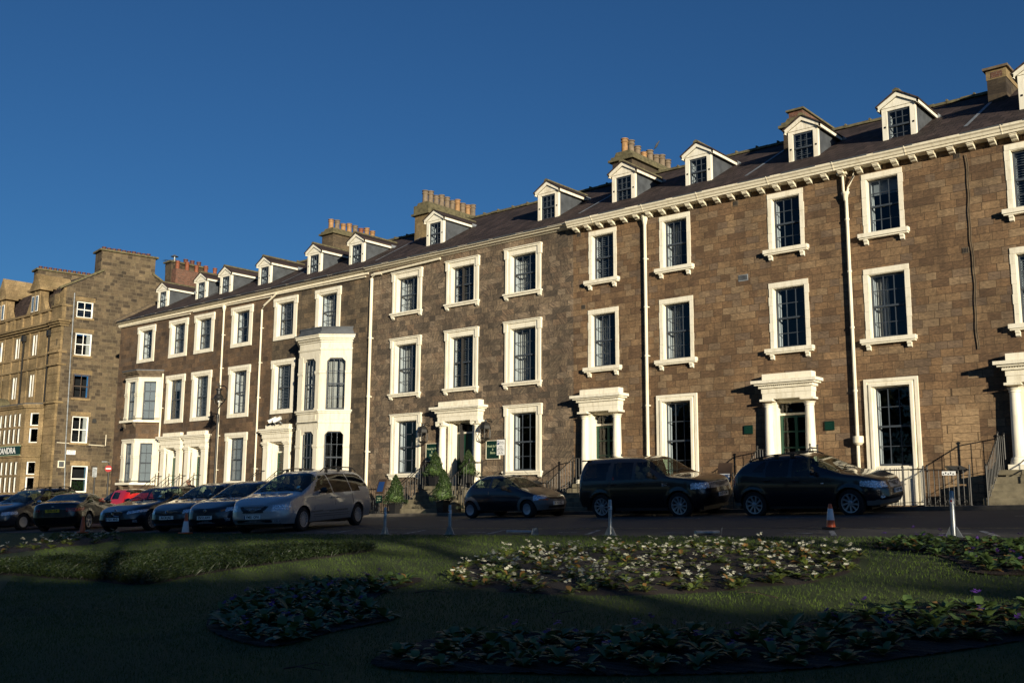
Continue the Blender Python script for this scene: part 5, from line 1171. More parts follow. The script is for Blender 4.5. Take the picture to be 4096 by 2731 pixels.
r_, fr, rr_, dt = car('estate_car', 'dark blue car with horizontal chrome grille bars and round badge, behind the white-topped cone', noseloc(-29.1, -13.6, 4.6, HD), HD, 4.6, 1.82, 1.49, top=[(0, .66), (.06, .72), (.55, .88), (1.2, .98), (1.35, 1.01), (2.1, 1.39), (2.5, 1.48), (3.4, 1.48), (4.0, 1.38), (4.4, 1.05), (4.6, .85)], belt=HAT['belt']+[(4.6, 1.0)], low=[(0, .22), (.3, .2), (4.6, .26)], paint_='paint_navy', wh=(.9, 3.55, .325, .215, 10, 'thin'),
    glass=[[(1.65, 1.02), (2.55, 1.02), (2.55, 1.39), (2.3, 1.39)], [(2.63, 1.02), (3.5, 1.04), (3.5, 1.38), (2.63, 1.39)]], ws=(1.33, 2.18, .32), rw=(4.0, 4.35, .4), nose=[(.2, .08), (.4, 0), (.6, .03), (.75, .10)], Rf=1.0,
    rules=[('headlight', 'headlight_lens', headl(.52, .90, .575, .685, .6, .12)), ('grille', 'ink', lambda u, y, z: (u < .3) & (y < .52) & (z > .555) & (z < .67)), ('lower_grille', 'ink', lambda u, y, z: (u < .3) & (y < .56) & (z > .27) & (z < .35)), ('fog_lamp', 'headlight_lens', lambda u, y, z: (u < .5) & (y > .6) & (y < .74) & (z > .30) & (z < .37))],
    wheels=dict(seats=(2.5, 3.3), mu=1.8), seams=[[(2.6, .95), (2.6, .3)]])
plate(r_, fr(.45)+.012, .455, 'A4 30 JAC', True, eu=False); bars('grille_bars', r_, 'chrome', fr(.61)+.012, -.5, .5, .565, .665, 3, 0, .006, .08); emblem(r_, fr(.62)+.02, 0, .615, .062, 'v')
m = MB(); m.tube([(fr(.24, y)+.012, y, .245) for y in np.linspace(-.7, .7, 13)], .008, 4); m.build('bumper_trim', 'chrome', r_)
x_, z_ = on_screen(dt, 4.6, 1.55); sticker(r_, x_, .5, z_, .06)
r_, fr, rr_, dt = car('hatchback', 'slate blue hatchback with orange indicators in its headlamps, tucked beside the silver people carrier', noseloc(-27.0, -13.6, 4.34, HD), HD, 4.34, 1.84, 1.5, **HAT, paint_='paint_slate', wh=(.86, 3.5, .325, .21, 7, 'fan'),
    glass=[[(1.55, 1.03), (2.45, 1.03), (2.45, 1.40), (2.2, 1.40)], [(2.53, 1.03), (3.4, 1.06), (3.3, 1.36), (2.53, 1.40)]], ws=(1.26, 2.12, .32), rw=(3.75, 4.12, .4), nose=[(.2, .08), (.4, 0), (.6, .03), (.78, .10)], Rf=1.0,
    rules=[('headlight', 'headlight_lens', headl(.62, .90, .60, .72, .75, .2)), ('indicator', 'amber_lens', headl(.50, .62, .60, .66, .6, .2)), ('grille', 'ink', lambda u, y, z: (u < .3) & (y < .45) & (z > .59) & (z < .675)), ('bumper_mouth', 'black_plastic', lambda u, y, z: (u < .3) & (y < .42+(.5-z)*.35) & (z > .25) & (z < .50)), ('fog_lamp', 'headlight_lens', lambda u, y, z: (u < .45) & (y > .62) & (y < .74) & (z > .33) & (z < .41))],
    wheels=dict(seats=(2.4, 3.2), mu=1.75), seams=[[(2.5, .95), (2.5, .3)]])
plate(r_, fr(.43)+.012, .44, 'EN60 AWY', True, eu=False); emblem(r_, fr(.63)+.012, 0, .635, .05, 'oval'); bars('grille_bars', r_, 'alloy_dull', fr(.3)+.015, -.45, .45, .265, .35, 3, 9, .006, .08)
m = MB(); m.tube([(-.6, .0, 1.49), (-.75, 0, 1.68)], [.008, .003], 5); m.build('aerial', 'black_plastic', r_)
r_, fr, rr_, dt = car('compact_mpv', 'graphite compact people mover with roof rails and white sun visors, cut by the left edge', noseloc(-42.0, -13.6, 4.4, HD), HD, 4.4, 1.8, 1.65, top=[(0, .72), (.06, .78), (.5, .95), (1.0, 1.06), (1.1, 1.1), (2.0, 1.55), (2.4, 1.63), (3.4, 1.63), (4.0, 1.55), (4.25, 1.1), (4.4, .85)], belt=[(0, .62), (.5, .8), (1.2, .95), (2.8, 1.0), (4.4, 1.05)], low=[(0, .22), (.3, .2), (4.4, .26)], paint_='paint_graphite', wh=(.87, 3.55, .32, .20, 8, 'cap'),
    glass=[[(1.4, 1.03), (1.6, 1.04), (1.6, 1.22)], [(1.68, 1.05), (2.6, 1.05), (2.6, 1.54), (2.3, 1.52)], [(2.68, 1.05), (3.45, 1.07), (3.45, 1.54), (2.68, 1.54)], [(3.52, 1.08), (4.0, 1.12), (3.9, 1.48), (3.52, 1.53)]], ws=(1.08, 2.05, .32), rw=(4.05, 4.22, .4), nose=[(.2, .08), (.4, 0), (.65, .03), (.8, .1)], Rf=1.0,
    rules=[('headlight', 'headlight_lens', headl(.52, .88, .60, .73, .6, .08)), ('grille', 'ink', lambda u, y, z: (u < .3) & (y < .5) & (z > .6) & (z < .7)), ('lower_grille', 'ink', lambda u, y, z: (u < .4) & (y < .75) & (z > .27) & (z < .37))],
    wheels=dict(seats=(2.3, 3.2), mu=1.6, rails=(2.2, 4.0, .07), mat='alloy_dull', mm='chrome'), seams=[[(2.64, .98), (2.64, .3)]])
plate(r_, fr(.45)+.012, .45, 'YK06 ETD', True)
m = MB()
for s_ in (-1, 1): m.box(2.2-2.08, 2.2-2.0, s_*.35-.22, s_*.35+.22, 1.42, 1.53)
m.build('sun_visor', 'sign_white', r_)
# --- coupe, tail towards the lawn
CP = dict(top=[(0, .66), (.06, .70), (.6, .86), (1.4, .95), (1.55, .98), (2.3, 1.30), (2.7, 1.37), (3.1, 1.34), (3.9, 1.08), (4.4, 1.03), (4.54, .98), (4.58, .88)], belt=[(0, .58), (.5, .72), (1.5, .88), (3.0, .93), (4.58, .88)], low=[(0, .2), (4.58, .26)])
r_, fr, rr_, dt = car('coupe', 'black two-door coupe parked tail-first to the lawn with red lamps and a yellow plate', rearloc(-37.1, -13.4, 4.58, (-.62, .785)), (-.62, .785), 4.58, 1.8, 1.37, **CP, paint_='paint_black', wh=(.8, 3.56, .33, .235, 5, 'twin'),
    glass=[[(1.85, .97), (2.95, .97), (2.9, 1.27), (2.45, 1.27)], [(3.02, .97), (3.62, .99), (3.3, 1.2), (3.02, 1.25)]], ws=(1.53, 2.35, .34), rw=(3.15, 3.92, .33), tail=[(.25, .08), (.5, 0), (.8, .03), (.92, .09)], Rr=.75,
    rules=[('tail_light', 'tail_lens', lambda u, y, z: (u > 3.9) & (y > .48) & (z > .70) & (z < .83))], wheels=dict(seats=(2.6, 3.3), wipers=False, mat='alloy_dull'))
plate(r_, rr_(.75)-.012, .74, 'YE10 OUF', False, eu=False); emblem(r_, rr_(.86)-.008, 0, .88, .035, 'quad', False)
# --- partly hidden cars
r_, fr, rr_, dt = car('hatchback', 'bright red hatchback half hidden behind the black coupe', (-46.0, -5.9), (-1.0, 0.0), 3.9, 1.68, 1.45, top=HAT['top'][:9]+[(3.75, .95), (3.9, .8)], belt=[(0, .6), (.5, .76), (1.3, .92), (3.9, .95)], low=HAT['low'], paint_='paint_red', wh=(.8, 3.2, .3, .19, 8, 'cap'),
    glass=[[(1.55, 1.0), (2.35, 1.0), (2.35, 1.38), (2.15, 1.38)], [(2.43, 1.0), (3.1, 1.0), (3.0, 1.34), (2.43, 1.38)]], ws=(1.26, 2.12, .32), rw=(3.35, 3.75, .55), rules=[('tail_light', 'tail_lens', lambda u, y, z: (u > 3.6) & (y > .6) & (z > .8) & (z < 1.0))], wheels=dict(seats=(2.3,), wipers=False))
r_, fr, rr_, dt = car('saloon', 'dark blue car of which only the roof and windscreen show at the left edge', noseloc(-46.2, -13.4, 4.6, HD), HD, 4.6, 1.78, 1.44, **{k: [(a*4.6/4.88, b) for a, b in v] for k, v in SAL.items()}, paint_='paint_navy', wh=(.85, 3.6, .31, .2, 7, 'fan'),
    glass=[[(1.7, 1.0), (2.6, 1.0), (2.6, 1.35), (2.3, 1.35)]], ws=(1.42, 2.2, .34), rw=(3.4, 4.0, .4), rules=[('headlight', 'headlight_lens', headl(.52, .88, .57, .67, .6, .1))], wheels=dict(seats=(2.5,)))
# --- cars at the kerb
KX = (1.0, 0.0)
q = lambda x, y: None
r_, fr, rr_, dt = car('small_hatchback', 'small rounded two-tone hatchback, black with grey wings and bumpers, by the hotel', (-22.05, -5.2), KX, 3.62, 1.64, 1.38,
    top=[(0, .62), (.05, .66), (.45, .78), (.85, .90), (.98, .94), (1.7, 1.28), (2.05, 1.38), (2.6, 1.38), (3.0, 1.26), (3.35, .98), (3.55, .78), (3.62, .66)], belt=[(0, .56), (.5, .68), (1.0, .82), (2.2, .86), (3.1, .88), (3.62, .62)], low=[(0, .24), (.3, .22), (3.62, .28)], paint_='paint_blueblack', wh=(.62, 3.07, .275, .17, 7, 'cap'),
    glass=[[(1.32, .92), (2.2, .92), (2.2, 1.27), (1.8, 1.27)], [(2.28, .94), (3.0, .99), (2.75, 1.24), (2.28, 1.27)]], ws=(.98, 1.80, .33), rw=(2.95, 3.35, .35), nose=[(.2, .08), (.4, 0), (.55, .03), (.7, .10)], tail=[(.3, .05), (.5, 0)], Rf=.95, Rr=.8, tum=.24,
    clad=('wing_cladding', 'grey_bumper', lambda u, y, z: ((z < .60) & (u < .32)) | ((np.hypot(u-.62, z-.275) < .43) & (z < .66) & (u < 1.08)) | ((u > 3.3) & (z < .7)) | (np.hypot(u-3.07, z-.275) < .42)),
    rules=[('headlight', 'headlight_lens', lambda u, y, z: (y > .38) & (u < .55) & (z > .555-.1*(u-.1)) & (z < .70) & (np.hypot((u-.27)*1.1, z-.64) < .17)), ('indicator', 'amber_lens', lambda u, y, z: (y > .40) & (u < .26) & (z > .535) & (z < .575)), ('grille', 'ink', lambda u, y, z: (u < .25) & (y < .34) & (z > .555) & (z < .60)), ('lower_grille', 'ink', lambda u, y, z: (u < .2) & (y < .4) & (z > .28) & (z < .35))],
    wheels=dict(seats=(1.95, 2.6), mat='alloy', mm='black_plastic', mu=1.5), seams=[[(1.15, .8), (1.2, .5), (1.15, .3)], [(2.25, .85), (2.27, .55), (2.12, .3)]], steer=-.12)
plate(r_, fr(.42)+.012, .43, 'SC05 XEZ', True, eu=False)
m = MB(); m.tube([(.25, .45, 1.36), (-.1, .45, 1.62)], [.006, .002], 4); m.build('aerial', 'black_plastic', r_)
r_, fr, rr_, dt = car('off_roader', 'black boxy off-roader with ten-spoke wheels parked at the kerb, middle of the three kerbside cars', (-16.62, -5.15), KX, 4.5, 1.91, 1.74,
    top=[(0, .98), (.04, 1.03), (.5, 1.12), (1.15, 1.18), (1.28, 1.22), (1.95, 1.66), (2.25, 1.73), (3.2, 1.76), (4.15, 1.74), (4.28, 1.70), (4.42, 1.15), (4.5, .8)], belt=[(0, .88), (.6, 1.04), (1.3, 1.12), (4.5, 1.13)], low=[(0, .32), (.3, .3), (4.5, .36)], paint_='paint_black', wh=(.88, 3.54, .365, .245, 10, 'fan'),
    glass=[[(1.58, 1.17), (2.32, 1.16), (2.32, 1.60), (2.05, 1.60)], [(2.42, 1.16), (3.12, 1.17), (3.12, 1.61), (2.42, 1.61)], [(3.35, 1.18), (4.2, 1.19), (4.05, 1.62), (3.25, 1.62)]], ws=(1.26, 2.02, .30), rw=(4.22, 4.42, .35, 1.18), nose=[(.3, .14), (.5, .02), (.65, 0), (.9, .05), (1.05, .1)], tail=[(.35, .06), (.6, 0), (1.0, .04)], Rf=.75, Rr=.35, tum=.14, e1=.42, e2=.5,
    rules=[('headlight', 'headlight_lens', lambda u, y, z: (y > .55) & (u < .48) & (z > .80) & (z < .96)), ('grille', 'alloy_dull', lambda u, y, z: (u < .3) & (y < .52) & (z > .79) & (z < .965)), ('tail_light', 'tail_lens', lambda u, y, z: (u > 4.3) & (y > .7) & (z > .78) & (z < 1.1)), ('fog_lamp', 'black_plastic', lambda u, y, z: (u < .4) & (y > .60) & (y < .76) & (z > .58) & (z < .70)), ('lower_grille', 'ink', lambda u, y, z: (u < .3) & (y < .5) & (z > .55) & (z < .68))],
    wheels=dict(seats=(2.15, 3.0), priv=('side_window1', 'side_window2', 'rear_window'), mm='black_plastic', mu=1.75, hm='black_plastic'), seams=[[(1.4, 1.05), (1.38, .6), (1.45, .38)], [(2.37, 1.1), (2.4, .38)], [(3.2, 1.1), (3.22, .85)]], handles=[(2.22, 1.0), (3.08, 1.0)], archk=1.14)
plate(r_, fr(.62)+.015, .60, 'SY59 HZM', True, eu=False); bars('grille_bars', r_, 'ink', fr(.88)+.012, -.48, .48, .80, .95, 4, 14, .005, .05)
m = MB(); m.box(2.25-1.40, 2.25-1.13, -.972, -.955, .90, .905); m.box(2.25-1.40, 2.25-1.20, -.972, -.955, .985, .99); m.box(2.25-1.38, 2.25-1.33, -.972, -.955, .905, .985); m.box(2.25-1.30, 2.25-1.22, -.97, -.955, .93, .95); m.build('side_vent', 'alloy', r_)
m = MB(); m.cbox(2.25-4.34, 2.25-4.02, -.66, .66, 1.695, 1.735, .015); m.build('roof_spoiler', 'paint_black', r_)
r_, fr, rr_, dt = car('crossover', 'blue-black crossover with sloping bonnet and roof rails, rightmost of the parked cars', (-11.62, -5.15), KX, 4.31, 1.78, 1.61,
    top=[(0, .86), (.04, .91), (.5, 1.03), (1.05, 1.11), (1.2, 1.14), (1.95, 1.52), (2.3, 1.60), (3.0, 1.60), (3.7, 1.50), (3.95, 1.36), (4.2, 1.02), (4.31, .8)], belt=[(0, .78), (.6, .94), (1.3, 1.02), (3.2, 1.07), (3.9, 1.15), (4.31, 1.0)], low=[(0, .30), (.3, .27), (4.31, .32)], paint_='paint_blueblack', wh=(.90, 3.53, .345, .235, 9, 'fan'),
    glass=[[(1.62, 1.08), (2.42, 1.08), (2.42, 1.47), (2.1, 1.47)], [(2.50, 1.08), (3.15, 1.12), (3.12, 1.46), (2.50, 1.48)], [(3.22, 1.14), (3.55, 1.2), (3.3, 1.42), (3.2, 1.44)]], ws=(1.18, 2.02, .32), rw=(3.85, 4.15, .35), nose=[(.25, .12), (.45, .0), (.65, .02), (.85, .10), (1.0, .14)], tail=[(.3, .06), (.6, 0), (1.0, .03)], Rf=.9, Rr=.6,
    rules=[('headlight', 'headlight_lens', lambda u, y, z: (y > .46) & (u < .62) & (z > .70) & (z < .88-.0*u) & (z > .66+.22*(u-.15)) & (z < .80+.22*u)), ('grille', 'alloy_dull', lambda u, y, z: (u < .3) & (y < .36) & (z > .68) & (z < .84)), ('tail_light', 'tail_lens', lambda u, y, z: (u > 4.0) & (y > .6) & (z > .86) & (z < 1.1)), ('lower_grille', 'ink', lambda u, y, z: (u < .3) & (y < .45) & (z > .36) & (z < .50)),
           ('fog_lamp', 'headlight_lens', lambda u, y, z: (np.hypot(y-.66, z-.47) < .045) & (u < .45)), ('bumper_cladding', 'grey_bumper', lambda u, y, z: (z < .40) & ((u < .5) | (u > 3.9)))],
    wheels=dict(seats=(2.2, 3.0), priv=('side_window1', 'side_window2', 'rear_window'), mm='paint_blueblack', mu=1.8, rails=(2.1, 3.7, .045)), seams=[[(1.42, 1.0), (1.4, .6), (1.45, .35)], [(2.46, 1.03), (2.48, .35)]], handles=[(2.3, .93), (3.1, .96)], archk=1.13, steer=-.1)
plate(r_, fr(.60)+.012, .585, 'YH09 YMB', True); bars('grille_bars', r_, 'ink', fr(.76)+.012, -.34, .34, .69, .83, 4, 10, .005, .05); emblem(r_, fr(.76)+.03, 0, .765, .06, 'ring')
m = MB(); m.cbox(2.155-1.62, 2.155-1.54, -.895, -.88, .84, .865, .004); m.build('side_repeater', 'headlight_lens', r_)
# ------------------------------------------------------------------ street furniture
def G(x, y): return (x, y, gz(x, y))
# swan-neck street lamp
X0, Y0 = -42.85, -3.0
t = thing('street_lamp', G(X0, Y0), 'black swan-neck street lamp with a wide-brimmed glass lantern, hanging over the paired doorcases', 'street lamp'); g = gz(X0, Y0)
m = MB(); m.lathe([(.16, 0), (.16, .05), (.11, .12), (.10, .9), (.075, .95), (.06, 1.0), (.05, 4.15-g), (.075, 4.17-g), (.075, 4.3-g), (.04, 4.34-g)], (0, 0, 0), 14); m.build('pole', 'iron', t, smooth=True)
m = MB(); P = [(0, 0, 4.3), (0, 0, 4.5), (.10, 0, 4.68), (.34, 0, 4.83), (.56, 0, 4.98), (.68, 0, 5.18), (.70, 0, 5.38), (.60, 0, 5.56), (.42, 0, 5.66), (.2, 0, 5.68), (.0, 0, 5.70)]
from mathutils import geometry as _g
P2 = []
for i in range(len(P)-1):
    a, b = Vector(P[i]), Vector(P[i+1]); pa = Vector(P[i-1]) if i else a; pb = Vector(P[i+2]) if i+2 < len(P) else b
    for k in range(4):
        s = k/4; P2.append(.5*((2*a)+(b-pa)*s+(2*pa-5*a+4*b-pb)*s*s+(3*a-pa-3*b+pb)*s**3))
P2.append(Vector(P[-1])); P2 = [(p.x, p.y, p.z-g) for p in P2]; m.tube(P2, .028, 8)
m.tube([(0, 0, 4.2-g), (-.22, 0, 4.15-g), (-.24, 0, 4.1-g)], .015, 5); m.lathe([(.03, 5.66-g), (.045, 5.75-g), (.012, 5.86-g)], (0, 0, 0), 8); m.lathe([(.02, 5.68-g), (.03, 5.78-g), (.005, 5.84-g)], (-.14, 0, 0), 8); m.build('swan_neck', 'iron', t, smooth=True)
m = MB(); m.lathe([(.03, 5.68-g), (.05, 5.6-g), (.16, 5.56-g), (.16, 5.50-g), (.11, 5.47-g), (.11, 5.30-g), (.20, 5.22-g), (.22, 5.12-g), (.36, 5.06-g), (.37, 5.03-g), (.20, 5.05-g)], (0, 0, 0), 20); l = m.build('lantern', 'iron', t, smooth=True)
m = MB(); m.lathe([(.21, 5.04-g), (.205, 4.96-g), (.16, 4.84-g), (.08, 4.77-g), (.01, 4.75-g)], (0, 0, 0), 20); m.build('glass_bowl', 'lamp_glass', l, smooth=True)
m = MB(); m.lathe([(.04, 5.04-g), (.05, 4.95-g), (.02, 4.88-g)], (0, 0, 0), 10); m.build('bulb', 'sign_white', l, smooth=True)
# wall lanterns
for x, nm in ((-31.35, 'left'), (-27.75, 'right')):
    t = thing('wall_lantern', (x+.0, -.42, 2.72), 'black domed wall lantern with crossed bars, %s of the hotel door' % nm, 'lantern', group='wall lanterns')
    m = MB(); m.lathe([(.235, .37), (.245, .40), (.21, .52), (.13, .64), (.05, .69), (.05, .74), (.02, .78)], (0, 0, 0), 6); m.tube([(0, 0, .76), (0, .25, .82), (0, .40, .70)], .018, 6); m.build('canopy', 'iron', t)
    m = MB(); C = [(.2*cos(pi/3*i), .2*sin(pi/3*i)) for i in range(6)]
    for i in range(6):
        a, b = C[i], C[(i+1) % 6]; m.tube([(*a, .0), (a[0]*1.12, a[1]*1.12, .38)], .012, 4); m.tube([(*a, .01), (*b, .01)], .012, 4); m.tube([(*a, .02), (b[0]*1.1, b[1]*1.1, .36)], .006, 4); m.tube([(*b, .02), (a[0]*1.1, a[1]*1.1, .36)], .006, 4)
    m.lathe([(.2, -.02), (.12, -.06), (.02, -.09)], (0, 0, 0), 6); m.build('lantern_cage', 'iron', t)
    m = MB(); m.lathe([(.025, 0), (.025, .16), (.03, .2), (.005, .26)], (0, 0, 0), 8); m.build('bulb', 'lamp_glass', t, smooth=True)
# hotel boards
for x0, z0, w, h_, nm in ((-31.50, 1.92, .70, .72, 'left'), (-28.02, 1.92, .70, .72, 'right')):
    t = thing('hotel_sign', (x0, -.03, z0), 'green hotel board with pale lettering on the wall %s of the columned hotel door' % nm, 'sign', group='green hotel boards')
    m = MB(); m.box(0, w, -.03, .02, 0, h_); b = m.build('board', 'green_sign', t)
    m = MB(); e = .02
    for a in ((-e, 0, -e, h_+e), (w, w+e, -e, h_+e), (0, w, -e, 0), (0, w, h_, h_+e)): m.box(a[0], a[1], -.045, .02, a[2], a[3])
    m.build('board_frame', 'gutter_paint', t)
    text('sign_lettering', 'Hotel du Vin\n&\nBistro', .135, 'gold_letter', b, (w/2, -.034, h_*.52), bold=.002, sx=.85)
for x0, nm in ((-16.42, 'left'), (-13.60, 'right')):
    t = thing('wall_plaque', (x0, -.02, 2.45), 'small plain green square plaque on the wall %s of the doorway behind the rightmost car' % nm, 'plaque', group='small green plaques'); m = MB(); m.cbox(0, .31, -.03, .01, 0, .29, .006); m.build('plate', 'green_sign', t)
    m = MB()
    for k in range(3): m.box(.06, .25, -.032, -.0302, .07+.07*k, .085+.07*k)
    m.build('engraving', 'green_paint', t)
# parking sign
X, Y = -21.2, -3.85; X = -23.78*(31-3.85)/(31-3.8); g = gz(X, Y)
t = thing('parking_sign', (X, Y, g), 'white parking restriction plate on a dark pole in front of the hotel', 'parking sign')
m = MB(); m.lathe([(.038, 0), (.038, 2.38-g)], (0, 0, 0), 10); m.build('pole', 'iron', t, smooth=True)
m = MB(); m.cbox(-.30, .05, -.06, -.045, 1.80-g, 2.34-g, .004); b = m.build('sign_plate', 'sign_white', t)
m = MB(); m.box(-.285, -.19, -.063, -.0605, 2.17-g, 2.30-g); o = m.build('blue_panel', 'sign_blue', b); text('letter', 'P', .12, 'sign_white', o, (-.238, -.066, 2.235-g), bold=.004)
text('sign_text', 'Mon-Sat\n8 am-6 pm', .055, 'ink', b, (-.07, -.063, 2.235-g), ext=.001); text('sign_text', '2 hours\nNo return\nwithin 2 hours\nPay at machine\n\nDisplay ticket', .05, 'ink', b, (-.125, -.063, 1.985-g), ext=.001)
m = MB()
for s_ in (-1, 1): m.prism([(-.125+s_*.02, 1.895-g), (-.125+s_*.06, 1.895-g), (-.125+s_*.06, 1.885-g), (-.125+s_*.09, 1.90-g), (-.125+s_*.06, 1.915-g), (-.125+s_*.06, 1.905-g), (-.125+s_*.02, 1.905-g)], -.0635, -.0605)
m.build('arrows', 'ink', b)
# no entry sign and small plate by the side street
def pole_sign(x, y, ztop, label, kind):
    g = gz(x, y); t = thing('road_sign', (x, y, g), label, 'road sign'); m = MB(); m.lathe([(.045, 0), (.045, ztop-g)], (0, 0, 0), 10); m.build('pole', 'iron', t, smooth=True)
    a = Matrix.Rotation(radians(48), 4, 'Z')
    if kind == 'ne':
        m = MB(); m.lathe([(.17, -.09), (.17, -.075)], (0, 0, ztop-.3-g), 28, 'y'); b = m.xf(a).build('sign_disc', 'sign_red', t)
        m = MB(); m.box(-.125, .125, -.094, -.091, ztop-.327-g, ztop-.273-g); m.xf(a).build('bar', 'sign_white', b)
        m = MB(); m.tube([(0, 0, ztop-g), (-.03, -.03, ztop+.03-g), (-.2, -.08, ztop+.06-g)], .016, 6); m.cbox(-.34, -.08, -.12, -.03, ztop+.02-g, ztop+.08-g, .015); m.xf(a).build('sign_light', 'galvanised', t)
    else:
        m = MB(); m.cbox(-.11, .11, -.075, -.06, ztop-.5-g, ztop-g, .004); b = m.xf(a).build('sign_plate', 'galvanised', t); m = MB()
        for k in range(7): m.box(-.085, .085 if k % 2 else .05, -.078, -.0755, ztop-.46+.06*k-g, ztop-.44+.06*k-g)
        m.xf(a).build('sign_print', 'ink', b)
p = lambda px, py, Y: ((lambda d: (d[0]*(D+Y)/d[1], d[2]*(D+Y)/d[1]))(ray(px, py)))
xa, za = p(250, 1076, -4.6); pole_sign(xa, -4.6, za+.3, 'red no-entry disc with white bar on a pole at the side street corner', 'ne')
xa, za = p(219, 1073, -4.6); pole_sign(xa, -4.6, za, 'narrow white information plate on a dark pole left of the no-entry sign', 'pl')
# cameras above the door of the dark house
t = thing('security_camera', (-41.75, -.42, 3.98), 'pair of white security cameras on a bracket above the doorcase left of the tall bay', 'camera')
m = MB(); m.tube([(-.15, .1, -.02), (-.1, 0, .08), (.35, 0, .08), (.4, .1, -.02)], .03, 6); m.build('bracket', 'galvanised', t)
for i in range(2):
    m = MB(); m.cbox(-.12, .30, -.075, .075, -.06, .08, .02); m.cbox(-.15, .34, -.09, .09, .08, .1, .006); M2 = Matrix.Translation((-.0+i*.38-.12, 0, .2)) @ Matrix.Rotation(radians(-155), 4, 'Z') @ Matrix.Rotation(radians(24), 4, 'Y'); h_ = m.xf(M2).build('camera_housing', 'sign_white', t)
    m = MB(); m.cbox(.30, .315, -.055, .055, -.04, .06, .004); m.xf(M2).build('camera_lens', 'ink', h_)
m = MB(); m.tube([(.3, .1, 0), (.42, -.05, -.02), (.5, .05, .05), (.4, .15, .08)], .012, 5); m.build('camera_cable', 'ink', t)
# menu stands
def menu(x, y, label, blue, ry=0.25):
    g = gz(x, y); t = thing('menu_stand', (x, y, g), label, 'menu stand'); m = MB(); m.lathe([(.20, 0), (.20, .02), (.03, .04), (.022, .06), (.022, .8)], (0, 0, 0), 12); m.build('post', 'iron', t)
    R = Matrix.Translation((0, 0, .82)) @ Matrix.Rotation(radians(-18), 4, 'X')
    m = MB(); m.cbox(-.24, .24, -.03, .03, 0, .62, .01); b = m.xf(R).build('case', 'wood_dark', t); m = MB()
    if blue: m.box(-.17, .17, -.034, -.031, .08, .5); m.xf(R).build('poster', 'sign_blue', b)
    else: m.box(-.20, .20, -.034, -.031, .05, .26); m.xf(R).build('menu_page', 'sign_white', b)
    m = MB(); m.cbox(-.17, .17, -.03, -.0, .45, .75, .006); o = m.build('name_plate', 'green_sign', t); text('sign_lettering', 'Hotel\ndu Vin', .085, 'gold_letter', o, (0, -.033, .6))
xa, _ = p(1662, 1120, -2.9); menu(xa, -2.9, 'black menu stand with a white page between the two large dark cars', False)
xa, _ = p(872, 1120, -2.6); menu(xa, -2.6, 'menu stand with a glowing blue poster left of the hotel planters', True)
# topiary
def topiary(x, y, zb_, hgt, rad, label, potm='black_plastic', ph=.42):
    t = thing('topiary_bush', (x, y, zb_), label, 'topiary', group='clipped cone bushes in planters')
    m = MB(); q = .2; m.add([(-q*.8, -q*.8, 0), (q*.8, -q*.8, 0), (q*.8, q*.8, 0), (-q*.8, q*.8, 0), (-q, -q, ph), (q, -q, ph), (q, q, ph), (-q, q, ph)], [(3, 2, 1, 0), (0, 1, 5, 4), (1, 2, 6, 5), (2, 3, 7, 6), (3, 0, 4, 7)]); m.box(-q-.02, q+.02, -q-.02, -q+.02, ph-.03, ph+.02); m.box(-q-.02, q+.02, q-.02, q+.02, ph-.03, ph+.02); m.box(-q-.02, -q+.02, -q+.02, q-.02, ph-.03, ph+.02); m.box(q-.02, q+.02, -q+.02, q-.02, ph-.03, ph+.02); m.build('planter', potm, t)
    m = MB(); m.lathe([(.03, 0), (.02, hgt*.8)], (0, 0, 0), 8); m.build('trunk', 'bark', t)
    n = int(5200*rad/.35); h_ = RNG.random(n)**.8; a = RNG.random(n)*2*pi; bump = 1+.16*np.sin(a*3+h_*9)+.1*np.sin(a*7-h_*21); r_ = rad*(1-h_)**.72*bump*(.62+.38*RNG.random(n)**.35); z = ph+.02+h_*(hgt-ph)
    low = h_ < .16; r_ = np.where(low, r_*1.18, r_); c = np.stack([r_*np.cos(a), r_*np.sin(a), z-(low*.06)*RNG.random(n)], 1)
    d1 = RNG.normal(size=(n, 3)); d1 /= np.linalg.norm(d1, axis=1)[:, None]; d2 = np.cross(d1, RNG.normal(size=(n, 3))); d2 /= np.linalg.norm(d2, axis=1)[:, None]; s = .026
    V = np.concatenate([c-d1*s, c+d2*s*.5, c+d1*s, c-d2*s*.5]); k = np.arange(n); npmesh('foliage', V, np.stack([k, k+n, k+2*n, k+3*n], 1), 'topiary_leaf', t)
    m = MB(); m.lathe([(rad*.5, ph+.05), (rad*.72, ph+.2), (rad*.45, ph+(hgt-ph)*.55), (.02, hgt*.96)], (0, 0, 0), 12); m.build('inner_growth', 'dark_leaf', t)
xa, _ = p(908, 1150, -2.5); topiary(xa, -2.5, gz(xa, -2.5), 1.55, .42, 'small cone bush on the pavement left of the hotel steps')
xa, _ = p(1018, 1150, -3.0); topiary(xa, -3.0, gz(xa, -3), 1.62, .44, 'front cone bush standing at the foot of the hotel steps', ph=.45)
xa, _ = p(999, 1100, -.75); topiary(xa, -.75, .83, 1.42, .42, 'tall cone bush beside the left column of the hotel door')
xa, _ = p(1075, 1090, -.75); topiary(xa, -.75, .83, 1.42, .40, 'tall cone bush beside the right column of the hotel door')
